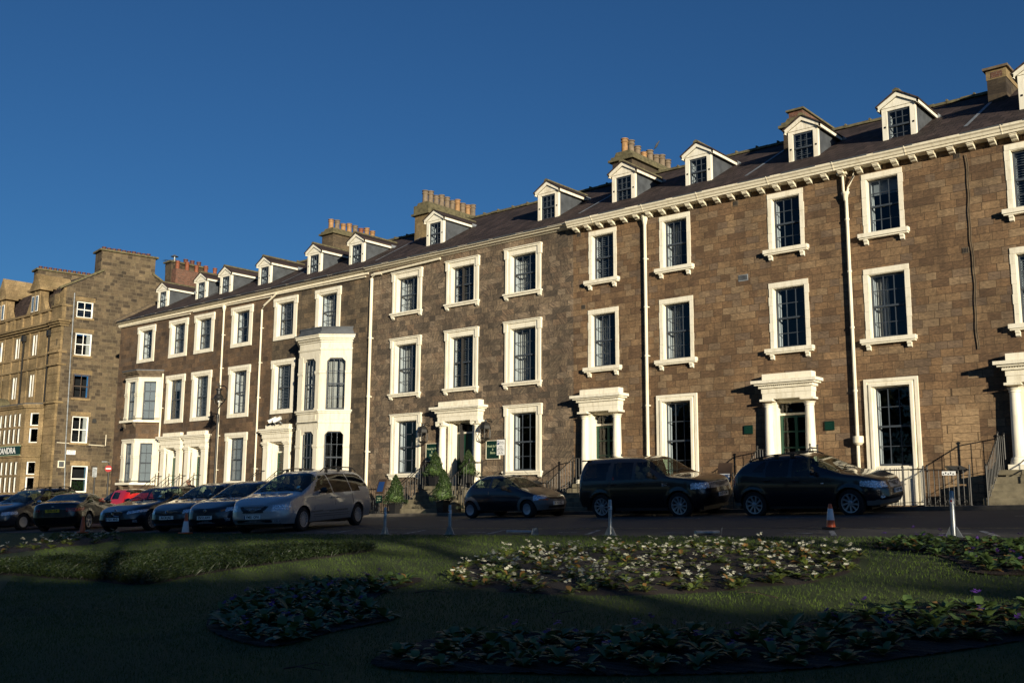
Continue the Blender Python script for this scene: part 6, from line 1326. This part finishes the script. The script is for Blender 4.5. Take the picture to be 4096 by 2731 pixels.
# bollards
for i, (px, py, h_) in enumerate(((884, 1227, .66), (1033, 1228, .68), (1402, 1229, .72), (2191, 1226, .74))):
    Yb = -13.65; x, _ = p(px, py, Yb); g = gz(x, Yb)
    t = thing('parking_post', (x, Yb, g), ['galvanised lift-up parking post just right of the silver people carrier', 'galvanised parking post in front of the hotel steps', 'shaded parking post in front of the black off-roader', 'galvanised parking post in front of the wide right-hand steps'][i], 'parking post', group='parking posts along the lawn')
    m = MB(); m.lathe([(.038, .02), (.036, h_-.02), (.03, h_)], (0, 0, 0), 14); m.build('tube', 'galvanised', t, smooth=True)
    m = MB()
    for s_ in (-1, 1): m.prismx([(-.01, 0), (.01, 0), (.01, .15), (-.01, .15)], s_*.04-.004, s_*.04+.004); m.add([(s_*.045, -.02, 0), (s_*.14, -.02, 0), (s_*.05, -.02, .17), (s_*.045, .02, 0), (s_*.14, .02, 0), (s_*.05, .02, .17)], [(0, 1, 2), (3, 5, 4), (0, 3, 4, 1), (1, 4, 5, 2), (2, 5, 3, 0)])
    m.box(-.16, .16, -.07, .07, 0, .012); m.build('base_bracket', 'galvanised', t)
    m = MB(); m.lathe([(.0385, h_-.2), (.0385, h_-.12)], (0, 0, 0), 14); b = m.build('sticker', 'sign_white', t, smooth=True); m = MB(); m.box(-.015, .015, -.0405, -.039, h_-.18, h_-.145); m.build('sticker_mark', 'sign_red', b)
for px, a, lab in ((1193, .3, 'parking post lying flat at the lawn edge between the standing posts'), (1624, 1.3, 'folded post lying end-on near the orange cone')):
    Yb = -13.75; x, _ = p(px, 1226, Yb); t = thing('fallen_post', (x, Yb, gz(x, Yb)+.05), lab, 'parking post', rz=a)
    m = MB(); m.lathe([(.04, -.3), (.04, .3), (.035, .32)], (0, 0, .02), 12, 'x'); m.build('tube', 'galvanised', t, smooth=True); m = MB(); m.add([(.3, -.06, -.04), (.42, 0, .12), (.44, .06, -.04), (.32, -.05, .1)], [(0, 1, 2), (0, 3, 1), (1, 3, 2)]); m.box(.28, .46, -.08, .08, -.045, -.03); m.build('base_bracket', 'galvanised', t)
# flood lamps aimed at the walls from the railings
for px, py, Yf, lab in ((1117, 1099, -1.7, 'black hooded flood lamp on the railings above the small two-tone hatchback'), (1228, 1109, -1.7, 'black flood lamp with cable among the handrails right of the hotel'), (2198, 1078, -1.5, 'black flood lamp beside the handrail of the wide right steps')):
    x, z = p(px, py, Yf); g = gz(x, Yf); t = thing('flood_lamp', (x, Yf, g), lab, 'flood lamp', rz=.5); h = z-g
    m = MB(); m.tube([(0, 0, 0), (0, 0, h-.1), (.05, 0, h)], .018, 5); m.build('bracket', 'iron', t)
    m = MB(); m.add([(-.30, -.12, h+.10), (.10, -.12, h+.10), (.10, .16, h+.10), (-.30, .16, h+.10), (-.16, -.06, h-.08), (.12, -.06, h-.12), (.12, .10, h-.12), (-.16, .10, h-.08), (.30, -.10, h+.0), (.30, .12, h+.0)], [(0, 3, 2, 1), (0, 1, 5, 4), (3, 0, 4, 7), (2, 3, 7, 6), (1, 8, 5), (2, 6, 9), (1, 2, 9, 8), (8, 9, 6, 5), (4, 5, 6, 7)]); m.build('lamp_head', 'black_plastic', t, fix=True)
# cones
def cone(px, Yb, h_, label, sleeve, mat='orange_plastic', base=True, mx=None):
    x, _ = p(px, 1222, Yb); g = gz(x, Yb) if Yb > LE else lawn_z(x, Yb); t = thing('traffic_cone', (x, Yb, g), label, 'traffic cone'); r0 = h_*.19; f = lambda z: r0*(1-z/h_)+.032*(z/h_)
    m = MB(); m.lathe([(f(.04), .04), (f(h_*.9), h_*.9), (.035, h_*.91), (.036, h_*.96), (.026, h_)], (0, 0, 0), 20); m.build('cone_body', mat, t, smooth=True)
    if sleeve: a, b = sleeve; m = MB(); m.lathe([(f(h_*a)+.001, h_*a), (f(h_*a)+.004, h_*a+.004), (f(h_*b)+.004, h_*b), (f(h_*b), h_*b+.004)], (0, 0, 0), 20); m.build('reflective_sleeve', 'reflective_white', t, smooth=True)
    m = MB(); w = h_*.26; m.cbox(-w, w, -w, w, 0, .045, .012); m.build('cone_base', 'black_plastic' if base else mat, t)
cone(1909, -11.7, .49, 'large orange and white striped cone on a black base in front of the rightmost car', (.36, .80))
cone(426, -14.3, .58, 'small cone with a white lower half and orange tip before the dark blue car', (.08, .62), base=False)
cone(189, -14.25, .54, 'plain orange cone behind the tail of the black coupe', None, base=False)
# flue birds etc.
t = thing('pigeon', (-23.25, 5.6, 15.62), 'small dark pigeon perched on a chimney pot', 'bird'); m = MB()
m.lathe([(.005, -.16), (.04, -.1), (.07, 0), (.06, .07), (.035, .11), (.035, .14), (.03, .18), (.004, .2)], (0, 0, 0), 10, 'x'); m.v = [(x*.8, y, z+x*.9+.08) for x, y, z in m.v]; m.build('body', 'bird_grey', t, smooth=True)
m = MB(); m.tube([(0, .02, .06), (0, .02, 0)], .006, 4); m.tube([(0, -.02, .06), (0, -.02, 0)], .006, 4); m.build('legs', 'bird_grey', t)
t = thing('tv_aerial', (-58.45, 3.0, 14.0), 'thin television aerial on a bent mast at the left chimney', 'aerial'); m = MB(); m.tube([(0.15, 0, .0), (-.35, 0, .7), (-.42, 0, 1.6)], .015, 5)
for i in range(5): m.tube([(-.62+i*.1, -.12, 1.55), (-.62+i*.1, .12, 1.55)], .006, 4)
m.tube([(-.65, 0, 1.55), (-.15, 0, 1.55)], .008, 4); m.build('mast', 'iron', t)

# ------------------------------------------------------------------ person
def person():
    d_ = ray(437, 1113); Yp = d_[1]*38-D; x, z = p(437, 1113, Yp); g = gz(x, Yp); t = thing('person', (x, Yp, g), 'balding man in a dark coat looking down behind the parked cars', 'person', rz=.35)
    nodes = {'pel': (0, 0, .95, .15), 'waist': (0, .01, 1.08, .14), 'chest': (0, -.02, 1.3, .165), 'neckb': (0, -.05, 1.46, .085), 'neck': (0, -.08, 1.51, .058), 'head': (0, -.13, 1.60, .082), 'crown': (0, -.12, 1.68, .075)}
    E_ = [('pel', 'waist'), ('waist', 'chest'), ('chest', 'neckb'), ('neckb', 'neck'), ('neck', 'head'), ('head', 'crown')]
    for s_, n in ((-1, 'l'), (1, 'r')):
        nodes.update({n+'sh': (s_*.19, -.02, 1.40, .075), n+'el': (s_*.24, -.04, 1.12, .052), n+'wr': (s_*.18, -.22, 1.02, .034), n+'ha': (s_*.15, -.28, 1.03, .034), n+'hip': (s_*.10, 0, .88, .105), n+'kn': (s_*.11, -.02, .48, .07), n+'an': (s_*.11, .02, .09, .045), n+'to': (s_*.13, -.13, .04, .04)})
        E_ += [('chest', n+'sh'), (n+'sh', n+'el'), (n+'el', n+'wr'), (n+'wr', n+'ha'), ('pel', n+'hip'), (n+'hip', n+'kn'), (n+'kn', n+'an'), (n+'an', n+'to')]
        for k in range(4): nodes[n+'f%d' % k] = (s_*(.13+.012*k), -.35+.006*k, 1.015-.012*k, .010); E_.append((n+'ha', n+'f%d' % k))
        nodes[n+'th'] = (s_*.115, -.31, 1.05, .011); E_.append((n+'ha', n+'th'))
    ks = list(nodes); me = bpy.data.meshes.new('person_skeleton'); me.from_pydata([nodes[k][:3] for k in ks], [(ks.index(a), ks.index(b)) for a, b in E_], [])
    o = bpy.data.objects.new('tmp', me); COL.objects.link(o); sk = o.modifiers.new('s', 'SKIN'); sb = o.modifiers.new('b', 'SUBSURF'); sb.levels = 2; sb.render_levels = 2
    for i, k in enumerate(ks): me.skin_vertices[0].data[i].radius = (nodes[k][3], nodes[k][3])
    me.skin_vertices[0].data[0].use_root = True; bpy.context.view_layer.update()
    m2 = bpy.data.meshes.new_from_object(o.evaluated_get(bpy.context.evaluated_depsgraph_get())); bpy.data.objects.remove(o)
    m2.materials.clear(); m2.materials.append(MATS['dark_cloth']); m2.materials.append(MATS['skin'])
    for f in m2.polygons:
        c = f.center; f.material_index = 1 if (c.z > 1.49 or (c.y < -.23 and .95 < c.z < 1.1)) else 0; f.use_smooth = True
    b = bpy.data.objects.new('body', m2); COL.objects.link(b); b.parent = t
    m = MB(); m.lathe([(.008, -.05), (.018, -.03), (.012, .0), (.004, .01)], (0, -.225, 1.60), 8)
    for s_ in (-1, 1): m.lathe([(.002, -.02), (.014, -.01), (.014, .01), (.002, .02)], (s_*.083, -.125, 1.60), 8)
    m.build('face_features', 'skin', t, smooth=True)
    m = MB(); m.lathe([(.079, 1.56), (.087, 1.60), (.086, 1.64), (.07, 1.66)], (0, -.105, 0), 14); m.build('hair', 'wood_dark', t, smooth=True)
    m = MB(); m.lathe([(.18, .72), (.17, .95), (.155, 1.1), (.18, 1.3), (.15, 1.42), (.07, 1.47)], (0, -.01, 0), 16, 'z', 1.15, .8); m.build('coat', 'dark_cloth', t, smooth=True)
person()

# ------------------------------------------------------------------ planting
def poly_pts(px): return [hit(*q) for q in px]
def inside(poly, x, y): return bool(inpoly(poly, np.array([x]), np.array([y]))[0])
def smooth_poly(P, k=3):
    for _ in range(k): P = [q for a, b in zip(P, P[1:]+P[:1]) for q in ((a[0]*.75+b[0]*.25, a[1]*.75+b[1]*.25), (a[0]*.25+b[0]*.75, a[1]*.25+b[1]*.75))]
    return P
BEDS = {
 'white': [(1020, 1345), (1045, 1300), (1150, 1273), (1300, 1262), (1600, 1253), (1800, 1257), (1930, 1268), (1995, 1290), (1990, 1318), (1910, 1342), (1750, 1360), (1500, 1374), (1250, 1374), (1090, 1366)],
 'crescent': [(470, 1432), (500, 1395), (590, 1362), (700, 1342), (800, 1333), (975, 1328), (965, 1342), (890, 1364), (852, 1385), (862, 1412), (925, 1432), (850, 1446), (746, 1464), (632, 1500), (540, 1482), (480, 1457)],
 'front': [(835, 1540), (883, 1508), (1054, 1463), (1259, 1468), (1493, 1458), (1785, 1445), (2096, 1390), (2352, 1396), (2500, 1390), (2500, 1450), (2352, 1464), (2114, 1500), (1931, 1530), (1748, 1545), (1493, 1556), (1327, 1560), (951, 1556)],
 'right': [(1995, 1265), (2041, 1248), (2150, 1245), (2352, 1249), (2480, 1250), (2490, 1330), (2352, 1336), (2223, 1331), (2198, 1303), (2150, 1286), (2060, 1272)],
 'feather': [(-60, 1330), (27, 1326), (120, 1333), (239, 1338), (325, 1346), (427, 1326), (581, 1305), (804, 1281), (880, 1270), (842, 1266), (700, 1268), (513, 1273), (342, 1280), (103, 1294), (-60, 1306)],
 'small': [(-60, 1266), (60, 1262), (116, 1246), (160, 1233), (270, 1230), (290, 1238), (240, 1252), (130, 1262), (50, 1272), (-60, 1280)]}
BP = {k: smooth_poly(poly_pts(v), 2) for k, v in BEDS.items()}
from mathutils.geometry import tessellate_polygon
soil_lab = {'white': 'oval bed of dark soil with white primroses in the middle of the lawn', 'crescent': 'crescent bed of dark purple primroses at lower left', 'front': 'long curved bed of purple primroses along the bottom edge', 'right': 'purple primrose bed at the right edge near the road', 'feather': 'broad bed of tall feathery green plants at left', 'small': 'small far bed with white flowers by the parked coupe'}
for k, P in BP.items():
    # soil: a shallow mound of rings following the outline
    c = np.mean(P, 0); V = []; n = len(P); rings = (1.0, .985, .96, .8, .6, .4, .2, .02)
    for i, s in enumerate(rings):
        for x, y in P: xx, yy = c[0]+(x-c[0])*s, c[1]+(y-c[1])*s; V.append((xx, yy, lawn_z(xx, yy)+(-.03, -.02, .0, .02, .04, .05, .05, .05)[i]+random.uniform(-.012, .012)*(i > 1)+.002))
    if k in ('crescent', 'front', 'right'):           # non-convex: triangulated sheet
        Vv = [Vector((x, y, 0)) for x, y in P]; T = tessellate_polygon([Vv]); m = MB(); m.add([(x, y, lawn_z(x, y)+.006) for x, y in P], [tuple(t) for t in T])
        import bmesh
        me = bpy.data.meshes.new('flower_bed'); me.from_pydata(m.v, [], m.f); b = bmesh.new(); b.from_mesh(me)
        bmesh.ops.subdivide_edges(b, edges=b.edges, cuts=5, use_grid_fill=True); bmesh.ops.recalc_face_normals(b, faces=b.faces)
        for v in b.verts: v.co.z = lawn_z(v.co.x, v.co.y)+.006+random.uniform(-.002, .015)
        b.to_mesh(me); b.free(); me.materials.append(MATS['soil_dark']); o = bpy.data.objects.new('flower_bed', me); COL.objects.link(o)
    else:
        o = npmesh('flower_bed', V, [(i*n+j, i*n+(j+1) % n, (i+1)*n+(j+1) % n, (i+1)*n+j) for i in range(len(rings)-1) for j in range(n)], 'soil_dark', smooth=True)
    tag(o, soil_lab[k], 'flower bed')
def leaf(m, base, az, el, L, w, curl):
    d = Vector((cos(az), sin(az), 0)); s_ = Vector((-sin(az), cos(az), 0)); P = []; p0 = Vector(base); a = el
    for i, (t, ww) in enumerate(((0, .15), (.3, .55), (.62, 1), (.88, .75), (1, .15))):
        if i: dl = L*(t-pt); p0 = p0+(d*cos(a)+Vector((0, 0, 1))*sin(a))*dl; a -= curl/4
        pt = t; up = Vector((0, 0, 1))*w*.18*ww; P += [p0-s_*w*ww/2+up, p0, p0+s_*w*ww/2+up]
    m.add([tuple(v) for v in P], [(i*3+j, i*3+j+1, i*3+j+4, i*3+j+3) for i in range(4) for j in range(2)])
def floret(m, c, r, n=5, tilt=None):
    t = Vector(tilt or (random.uniform(-.6, .6), random.uniform(-.9, .1), 1)).normalized(); a = t.cross(Vector((1, .2, 0))).normalized(); b = t.cross(a); c = Vector(c)
    for k in range(n):
        w = 2*pi*k/n; q = lambda rr, ww, hh=0: tuple(c+a*(rr*cos(ww))+b*(rr*sin(ww))+t*hh)
        m.add([tuple(c), q(r*.75, w-.5, .1*r), q(r, w-.2, .2*r), q(r, w+.2, .2*r), q(r*.75, w+.5, .1*r)], [(0, 1, 2), (0, 2, 3), (0, 3, 4)])
def primrose(seed, white, nfl, nl=9, sz=1.0):
    random.seed(seed); m = MB(); dead = MB()
    for i in range(nl): leaf(dead if random.random() < .07 else m, (0, 0, .0), i*2.4+random.uniform(-.3, .3), random.uniform(.35, 1.15), random.uniform(.10, .17)*sz, random.uniform(.05, .075)*sz, random.uniform(.6, 1.6))
    lm = bpy.data.meshes.new('primrose'); lm.from_pydata(m.v+dead.v, [], m.f+[tuple(i+len(m.v) for i in f) for f in dead.f]); lm.materials.append(MATS['primrose_leaf' if white else 'dark_leaf']); lm.materials.append(MATS['dead_leaf'])
    for i, f in enumerate(lm.polygons): f.material_index = 1 if i >= len(m.f) else 0; f.use_smooth = True
    heads = []
    for i in range(nfl):
        f = MB(); cx, cy, cz = random.uniform(-.05, .05), random.uniform(-.05, .05), random.uniform(.12, .2)*sz
        for k in range(5 if white else 4): floret(f, (cx+random.uniform(-.032, .032), cy+random.uniform(-.032, .032), cz+random.uniform(-.02, .028)), random.uniform(.016, .023)*(1.15 if white else 1.0))
        fm = bpy.data.meshes.new('flower_head'); fm.from_pydata(f.v, [], f.f); fm.materials.append(MATS['petal_white' if white else 'petal_purple']); heads.append(fm)
    return lm, heads
WP = [primrose(i, True, (1, 0, 1, 2, 1, 1)[i % 6], 13) for i in range(6)]; PP = [primrose(20+i, False, (0, 1, 0, 0, 1, 0, 0)[i % 7], 12, 1.15) for i in range(7)]
random.seed(11)
def scatter(poly, sp, jit=.35):
    xs = [q[0] for q in poly]; ys = [q[1] for q in poly]; out = []; y = min(ys); r = 0
    while y < max(ys):
        x = min(xs)+(sp/2 if r % 2 else 0)
        while x < max(xs):
            a, b = x+random.uniform(-jit, jit)*sp, y+random.uniform(-jit, jit)*sp
            if inside(poly, a, b) and inside(poly, a+.08, b-.08) and inside(poly, a-.08, b+.08): out.append((a, b))
            x += sp
        y += sp*.87; r += 1
    return out
PL = []
def plant_bed(k, sp, kinds, label, group, smin=.8, smax=1.25):
    for x, y in scatter(BP[k], sp): PL.append((hypot(x, y+D), x, y, kinds, label, group, smin, smax))
plant_bed('white', .33, WP, 'white-flowered primrose plant in the oval bed', 'white primroses in the oval bed', .78, 1.12)
plant_bed('small', .62, [w for w in WP if w[1]], 'tiny white-flowered plant in the far left bed', 'white flowers in the far left bed', 1.0, 1.4)
plant_bed('crescent', .285, PP, 'dark purple primrose plant in the crescent bed', 'purple primroses in the crescent bed', .9, 1.3)
plant_bed('front', .265, PP, 'dark purple primrose plant in the bed along the bottom', 'purple primroses in the front bed', .8, 1.15)
plant_bed('right', .31, PP, 'purple primrose plant in the bed at the right edge', 'purple primroses in the right bed', .8, 1.2)
PL.sort(key=lambda q: q[0]); print('plants', len(PL))
far = {}
for i, (d_, x, y, kinds, label, group, smin, smax) in enumerate(PL):
    lm, fm = random.choice(kinds); s = random.uniform(smin, smax); mt = Matrix.Translation((x, y, lawn_z(x, y)+.012)) @ Matrix.Rotation(random.random()*6.28, 4, 'Z') @ Matrix.Diagonal((s, s, s*random.uniform(.6, .95), 1))
    if i < 296:
        o = bpy.data.objects.new('primrose', lm); COL.objects.link(o); o.matrix_world = mt; tag(o, label, 'primrose', group)
        for f_ in fm: c = bpy.data.objects.new('flower_head', f_); COL.objects.link(c); c.parent = o
    else:
        for me_ in (lm, *fm):
            for mi, mm in enumerate(me_.materials):
                vs, fs = far.setdefault(mm.name, ([], [])); o_ = len(vs); vs += [tuple(mt @ v.co) for v in me_.vertices]; fs += [tuple(j+o_ for j in f.vertices) for f in me_.polygons if f.material_index == mi]
vs, fs, mi = [], [], []; names = list(far)
for k, nm in enumerate(names): o_ = len(vs); vs += far[nm][0]; fs += [tuple(j+o_ for j in f) for f in far[nm][1]]; mi += [k]*len(far[nm][1])
me = bpy.data.meshes.new('primroses'); me.from_pydata(vs, [], fs); [me.materials.append(MATS[nm]) for nm in names]; me.polygons.foreach_set('material_index', mi)
o = bpy.data.objects.new('primroses', me); COL.objects.link(o); tag(o, 'farther primroses of the oval, right and far left beds', 'primroses', kind='stuff')
# feathery plants: uncountable mass of thin curved stems with leaflets
def feather():
    P = BP['feather']; pts = np.array(scatter(P, .062, .6)); n = len(pts); print('feather', n); V = []; Fq = []
    n0 = 0; vv = []; 
    for (x, y) in pts:
        z0 = lawn_z(x, y); h_ = random.uniform(.07, .17)*(1.15 if random.random() < .1 else 1); a = random.random()*6.28; lx, ly = cos(a)*random.uniform(.02, .16), sin(a)*random.uniform(.02, .16); px_, py_ = -sin(a)*.0025, cos(a)*.0025
        vv += [(x-px_, y-py_, z0), (x+px_, y+py_, z0), (x+lx*.5, y+ly*.5, z0+h_*.7), (x+lx, y+ly, z0+h_)]
        for k in range(6):
            t = .25+.13*k; cx_, cy_, cz = x+lx*t*t, y+ly*t*t, z0+h_*t; b = random.random()*6.28; L = .06; dx, dy = cos(b)*L, sin(b)*L
            vv += [(cx_, cy_, cz), (cx_+dx*.5-dy*.08, cy_+dy*.5+dx*.08, cz+.03), (cx_+dx, cy_+dy, cz+.03), (cx_+dx*.5+dy*.08, cy_+dy*.5-dx*.08, cz+.01)]
    Fq = np.arange(len(vv)).reshape(-1, 4); tag(npmesh('feathery_plants', vv, Fq, 'feather_leaf'), 'mass of tall feathery green plants filling the left bed', 'plants', kind='stuff')
feather()
# grass blades
def grass():
    B = []; tot = 0
    allp = [np.array(P) for P in BP.values()]
    for (y0, y1, dens, h_, w) in ((-28.5, -26, 1900, .026, .004), (-26, -24, 1500, .026, .005), (-24, -22, 900, .028, .006), (-22, -19.5, 520, .03, .008), (-19.5, -16.5, 280, .034, .011), (-16.5, LE-.02, 260, .036, .014)):
        # only the part of the lawn the view can reach, with a margin
        xa = lambda y: -(D+y)*1.95-2.5; xb = lambda y: -(D+y)*.20+1.2
        A = (y1-y0)*((xb((y0+y1)/2)-xa((y0+y1)/2))); n = int(A*dens); n = min(n, 90000); y = RNG.uniform(y0, y1, n); x = xa(y)+(xb(y)-xa(y))*RNG.random(n)
        keep = np.ones(n, bool)
        for P in allp: keep &= ~inpoly([tuple(q) for q in P], x, y)
        x, y = x[keep], y[keep]; n = len(x); z = np.array([lawn_z(a, b) for a, b in zip(x, y)]); a = RNG.random(n)*6.28; hh = h_*RNG.uniform(.5, 1.3, n); ln = RNG.normal(0, .4, (n, 2))*hh[:, None]
        dx, dy = np.cos(a)*w/2, np.sin(a)*w/2; V = np.stack([np.stack([x-dx, y-dy, z-.005], 1), np.stack([x+dx, y+dy, z-.005], 1), np.stack([x+ln[:, 0], y+ln[:, 1], z+hh], 1)], 1).reshape(-1, 3); B.append(V); tot += n
    V = np.concatenate(B); print('blades', tot); tag(npmesh('grass', V, np.arange(len(V)).reshape(-1, 3), 'grass_blade'), 'short mown grass blades of the lawn', 'grass', kind='stuff')
grass()
# fallen twigs
for px, py, a, L, lab in ((1745, 1380, 2.7, .55, 'bare twig lying on the grass under the oval bed'), (1290, 1430, 1.9, .5, 'thin twig on the dark grass above the front bed'), (990, 1375, .4, .4, 'short twig on the grass between the crescent and oval beds'), (690, 1560, .1, .35, 'twig on the grass at the bottom left of centre')):
    x, y = hit(px, py); t = thing('twig', (x, y, lawn_z(x, y)+.035), lab, 'twig', rz=a); m = MB(); m.tube([(-L/2, 0, 0), (-L*.2, .04, .02), (L*.1, -.02, .03), (L/2, .05, .01)], [.007, .006, .004, .002], 5)
    m.tube([(-L*.2, .04, .02), (0, .15, .04), (.1, .2, .02)], [.004, .003, .001], 4); m.tube([(L*.1, -.02, .03), (L*.25, -.14, .05)], [.003, .001], 4); m.build('stem', 'bark', t)
# a belt of trees and an added screen, unseen, shaped to set the shade
def tree(x, y, h_, rad, zc, dens, label, seed, s=.16, sparse=300):
    rg = np.random.default_rng(seed); g = gz(x, y); t = thing('tree', (x, y, g), label, 'tree', group='trees beside the lawn'); m = MB(); m.tube([(0, 0, -.2), (.05, 0, zc*.5), (0, .1, zc), (.1, 0, h_*.9)], [.28, .22, .17, .04], 8)
    for k in range(9): a = k*2.4; zz = zc*.75+k*.35; m.tube([(0, 0, zz), (cos(a)*rad*.4, sin(a)*rad*.4, zz+.8), (cos(a)*rad*.85, sin(a)*rad*.85, zz+1.3)], [.1, .06, .02], 5)
    m.build('trunk', 'bark', t)
    n = dens; u = rg.normal(size=(n, 3)); u /= np.linalg.norm(u, axis=1)[:, None]; rr = rg.random(n)**.4; cl = 1+.25*np.sin(u[:, 0]*5+seed)*np.cos(u[:, 2]*6+seed)
    hh = (h_-zc)/2; c = u*rr[:, None]*cl[:, None]*np.array([rad, rad, hh])+np.array([0, 0, zc+hh])
    d1 = rg.normal(size=(n, 3)); d1 /= np.linalg.norm(d1, axis=1)[:, None]; d2 = np.cross(d1, rg.normal(size=(n, 3))); d2 /= np.linalg.norm(d2, axis=1)[:, None]
    n2 = sparse; a2 = rg.random(n2)*2*pi; r2 = rg.random(n2)**.5*rad; c2 = np.stack([r2*np.cos(a2), r2*np.sin(a2), rg.uniform(min(3.7-g, zc), zc+.5, n2)], 1); c = np.concatenate([c, c2]); n = n+n2; dd = rg.normal(size=(n2, 3)); dd /= np.linalg.norm(dd, axis=1)[:, None]; d1 = np.concatenate([d1, dd]); e2 = np.cross(dd, rg.normal(size=(n2, 3))); e2 /= np.linalg.norm(e2, axis=1)[:, None]; d2 = np.concatenate([d2, e2])
    V = np.concatenate([c-d1*s, c+d2*s*.6, c+d1*s, c-d2*s*.6]); k = np.arange(n); npmesh('crown', V, np.stack([k, k+n, k+2*n, k+3*n], 1), 'belt_leaf', t)
Q = 40.0
def qw(q, w): return (q*.866+w*.5, -q*.5+w*.866)
i = 0
for w_, top_, rad, zc in ((1, 5.6, 3.6, 4.2), (-5.5, 6.2, 3.8, 4.4), (-11.5, 8.3, 4.4, 5.0), (-17, 8.6, 4.4, 5.75), (-22, 8.9, 4.4, 6.1), (-27.5, 9.9, 4.6, 6.5), (-33, 11.2, 4.8, 5.6), (-39, 12, 5, 5.6), (-46, 12.6, 5.2, 5.6), (-53, 13, 5.4, 5.6)):
    x, y = qw(Q+random.uniform(-1.5, 1.5), w_); g = gz(x, y); tree(x, y, top_-g, rad, zc-g, (5600 if abs(w_+11.5) < .1 else 9000) if w_ > -20 else 6800, 'dense broad tree in the belt outside the view to the right', 50+i); i += 1
for k, x in enumerate((-92, -79, -66, -54, -42, -29, -17, -5, 8, 20)):
    y = -74+6*sin(k*2.1); tree(x, y, 17+3*sin(k*1.7), 7.2, 4.5, 3200, 'tall bare-looking tree standing far across the green, mirrored in the windows', 80+k, .42, 10)
m = MB()
x0_, y0_ = qw(Q, 6); x1_, y1_ = qw(Q, -60)
for k in range(44):
    a, b = k/44, (k+1)/44; xa_, ya_ = x0_+(x1_-x0_)*a, y0_+(y1_-y0_)*a; xb_, yb_ = x0_+(x1_-x0_)*b, y0_+(y1_-y0_)*b; nx, ny = .866*.7, -.5*.7; g = gz(xa_, ya_); zt = float(np.interp(-(6-66*a), [0, 10, 17, 19.5, 22, 25, 60], [3.9, 4.3, 3.8, 3.45, 3.9, 4.7, 5.0]))+.12*sin(k*1.7)
    m.add([(xa_-nx, ya_-ny, g-.5), (xb_-nx, yb_-ny, g-.5), (xb_+nx, yb_+ny, g-.5), (xa_+nx, ya_+ny, g-.5), (xa_-nx, ya_-ny, zt), (xb_-nx, yb_-ny, zt+.1), (xb_+nx, yb_+ny, zt+.1), (xa_+nx, ya_+ny, zt)], [(0, 1, 5, 4), (1, 2, 6, 5), (2, 3, 7, 6), (3, 0, 4, 7), (4, 5, 6, 7)])
tag(m.build('shade_hedge', 'belt_leaf'), 'clipped leafy screen added out of view right of the lawn to shade it', 'shade_hedge')  # added unseen to block low sun; uneven top lets strips of light through

split_loose({'cheek': 'cheek', 'lintels': 'lintel', 'wing_cladding': 'wing_cladding', 'bumper_cladding': 'bumper_cladding', 'rub_strip': 'rub_strip', 'shutter': 'shutter_panel', 'sun_visor': 'sun_visor', 'catch': 'catch', 'curtain': 'curtain', 'coping': 'coping', 'lower_grille': 'lower_grille', 'grille': 'grille', 'wiper': 'wiper'})
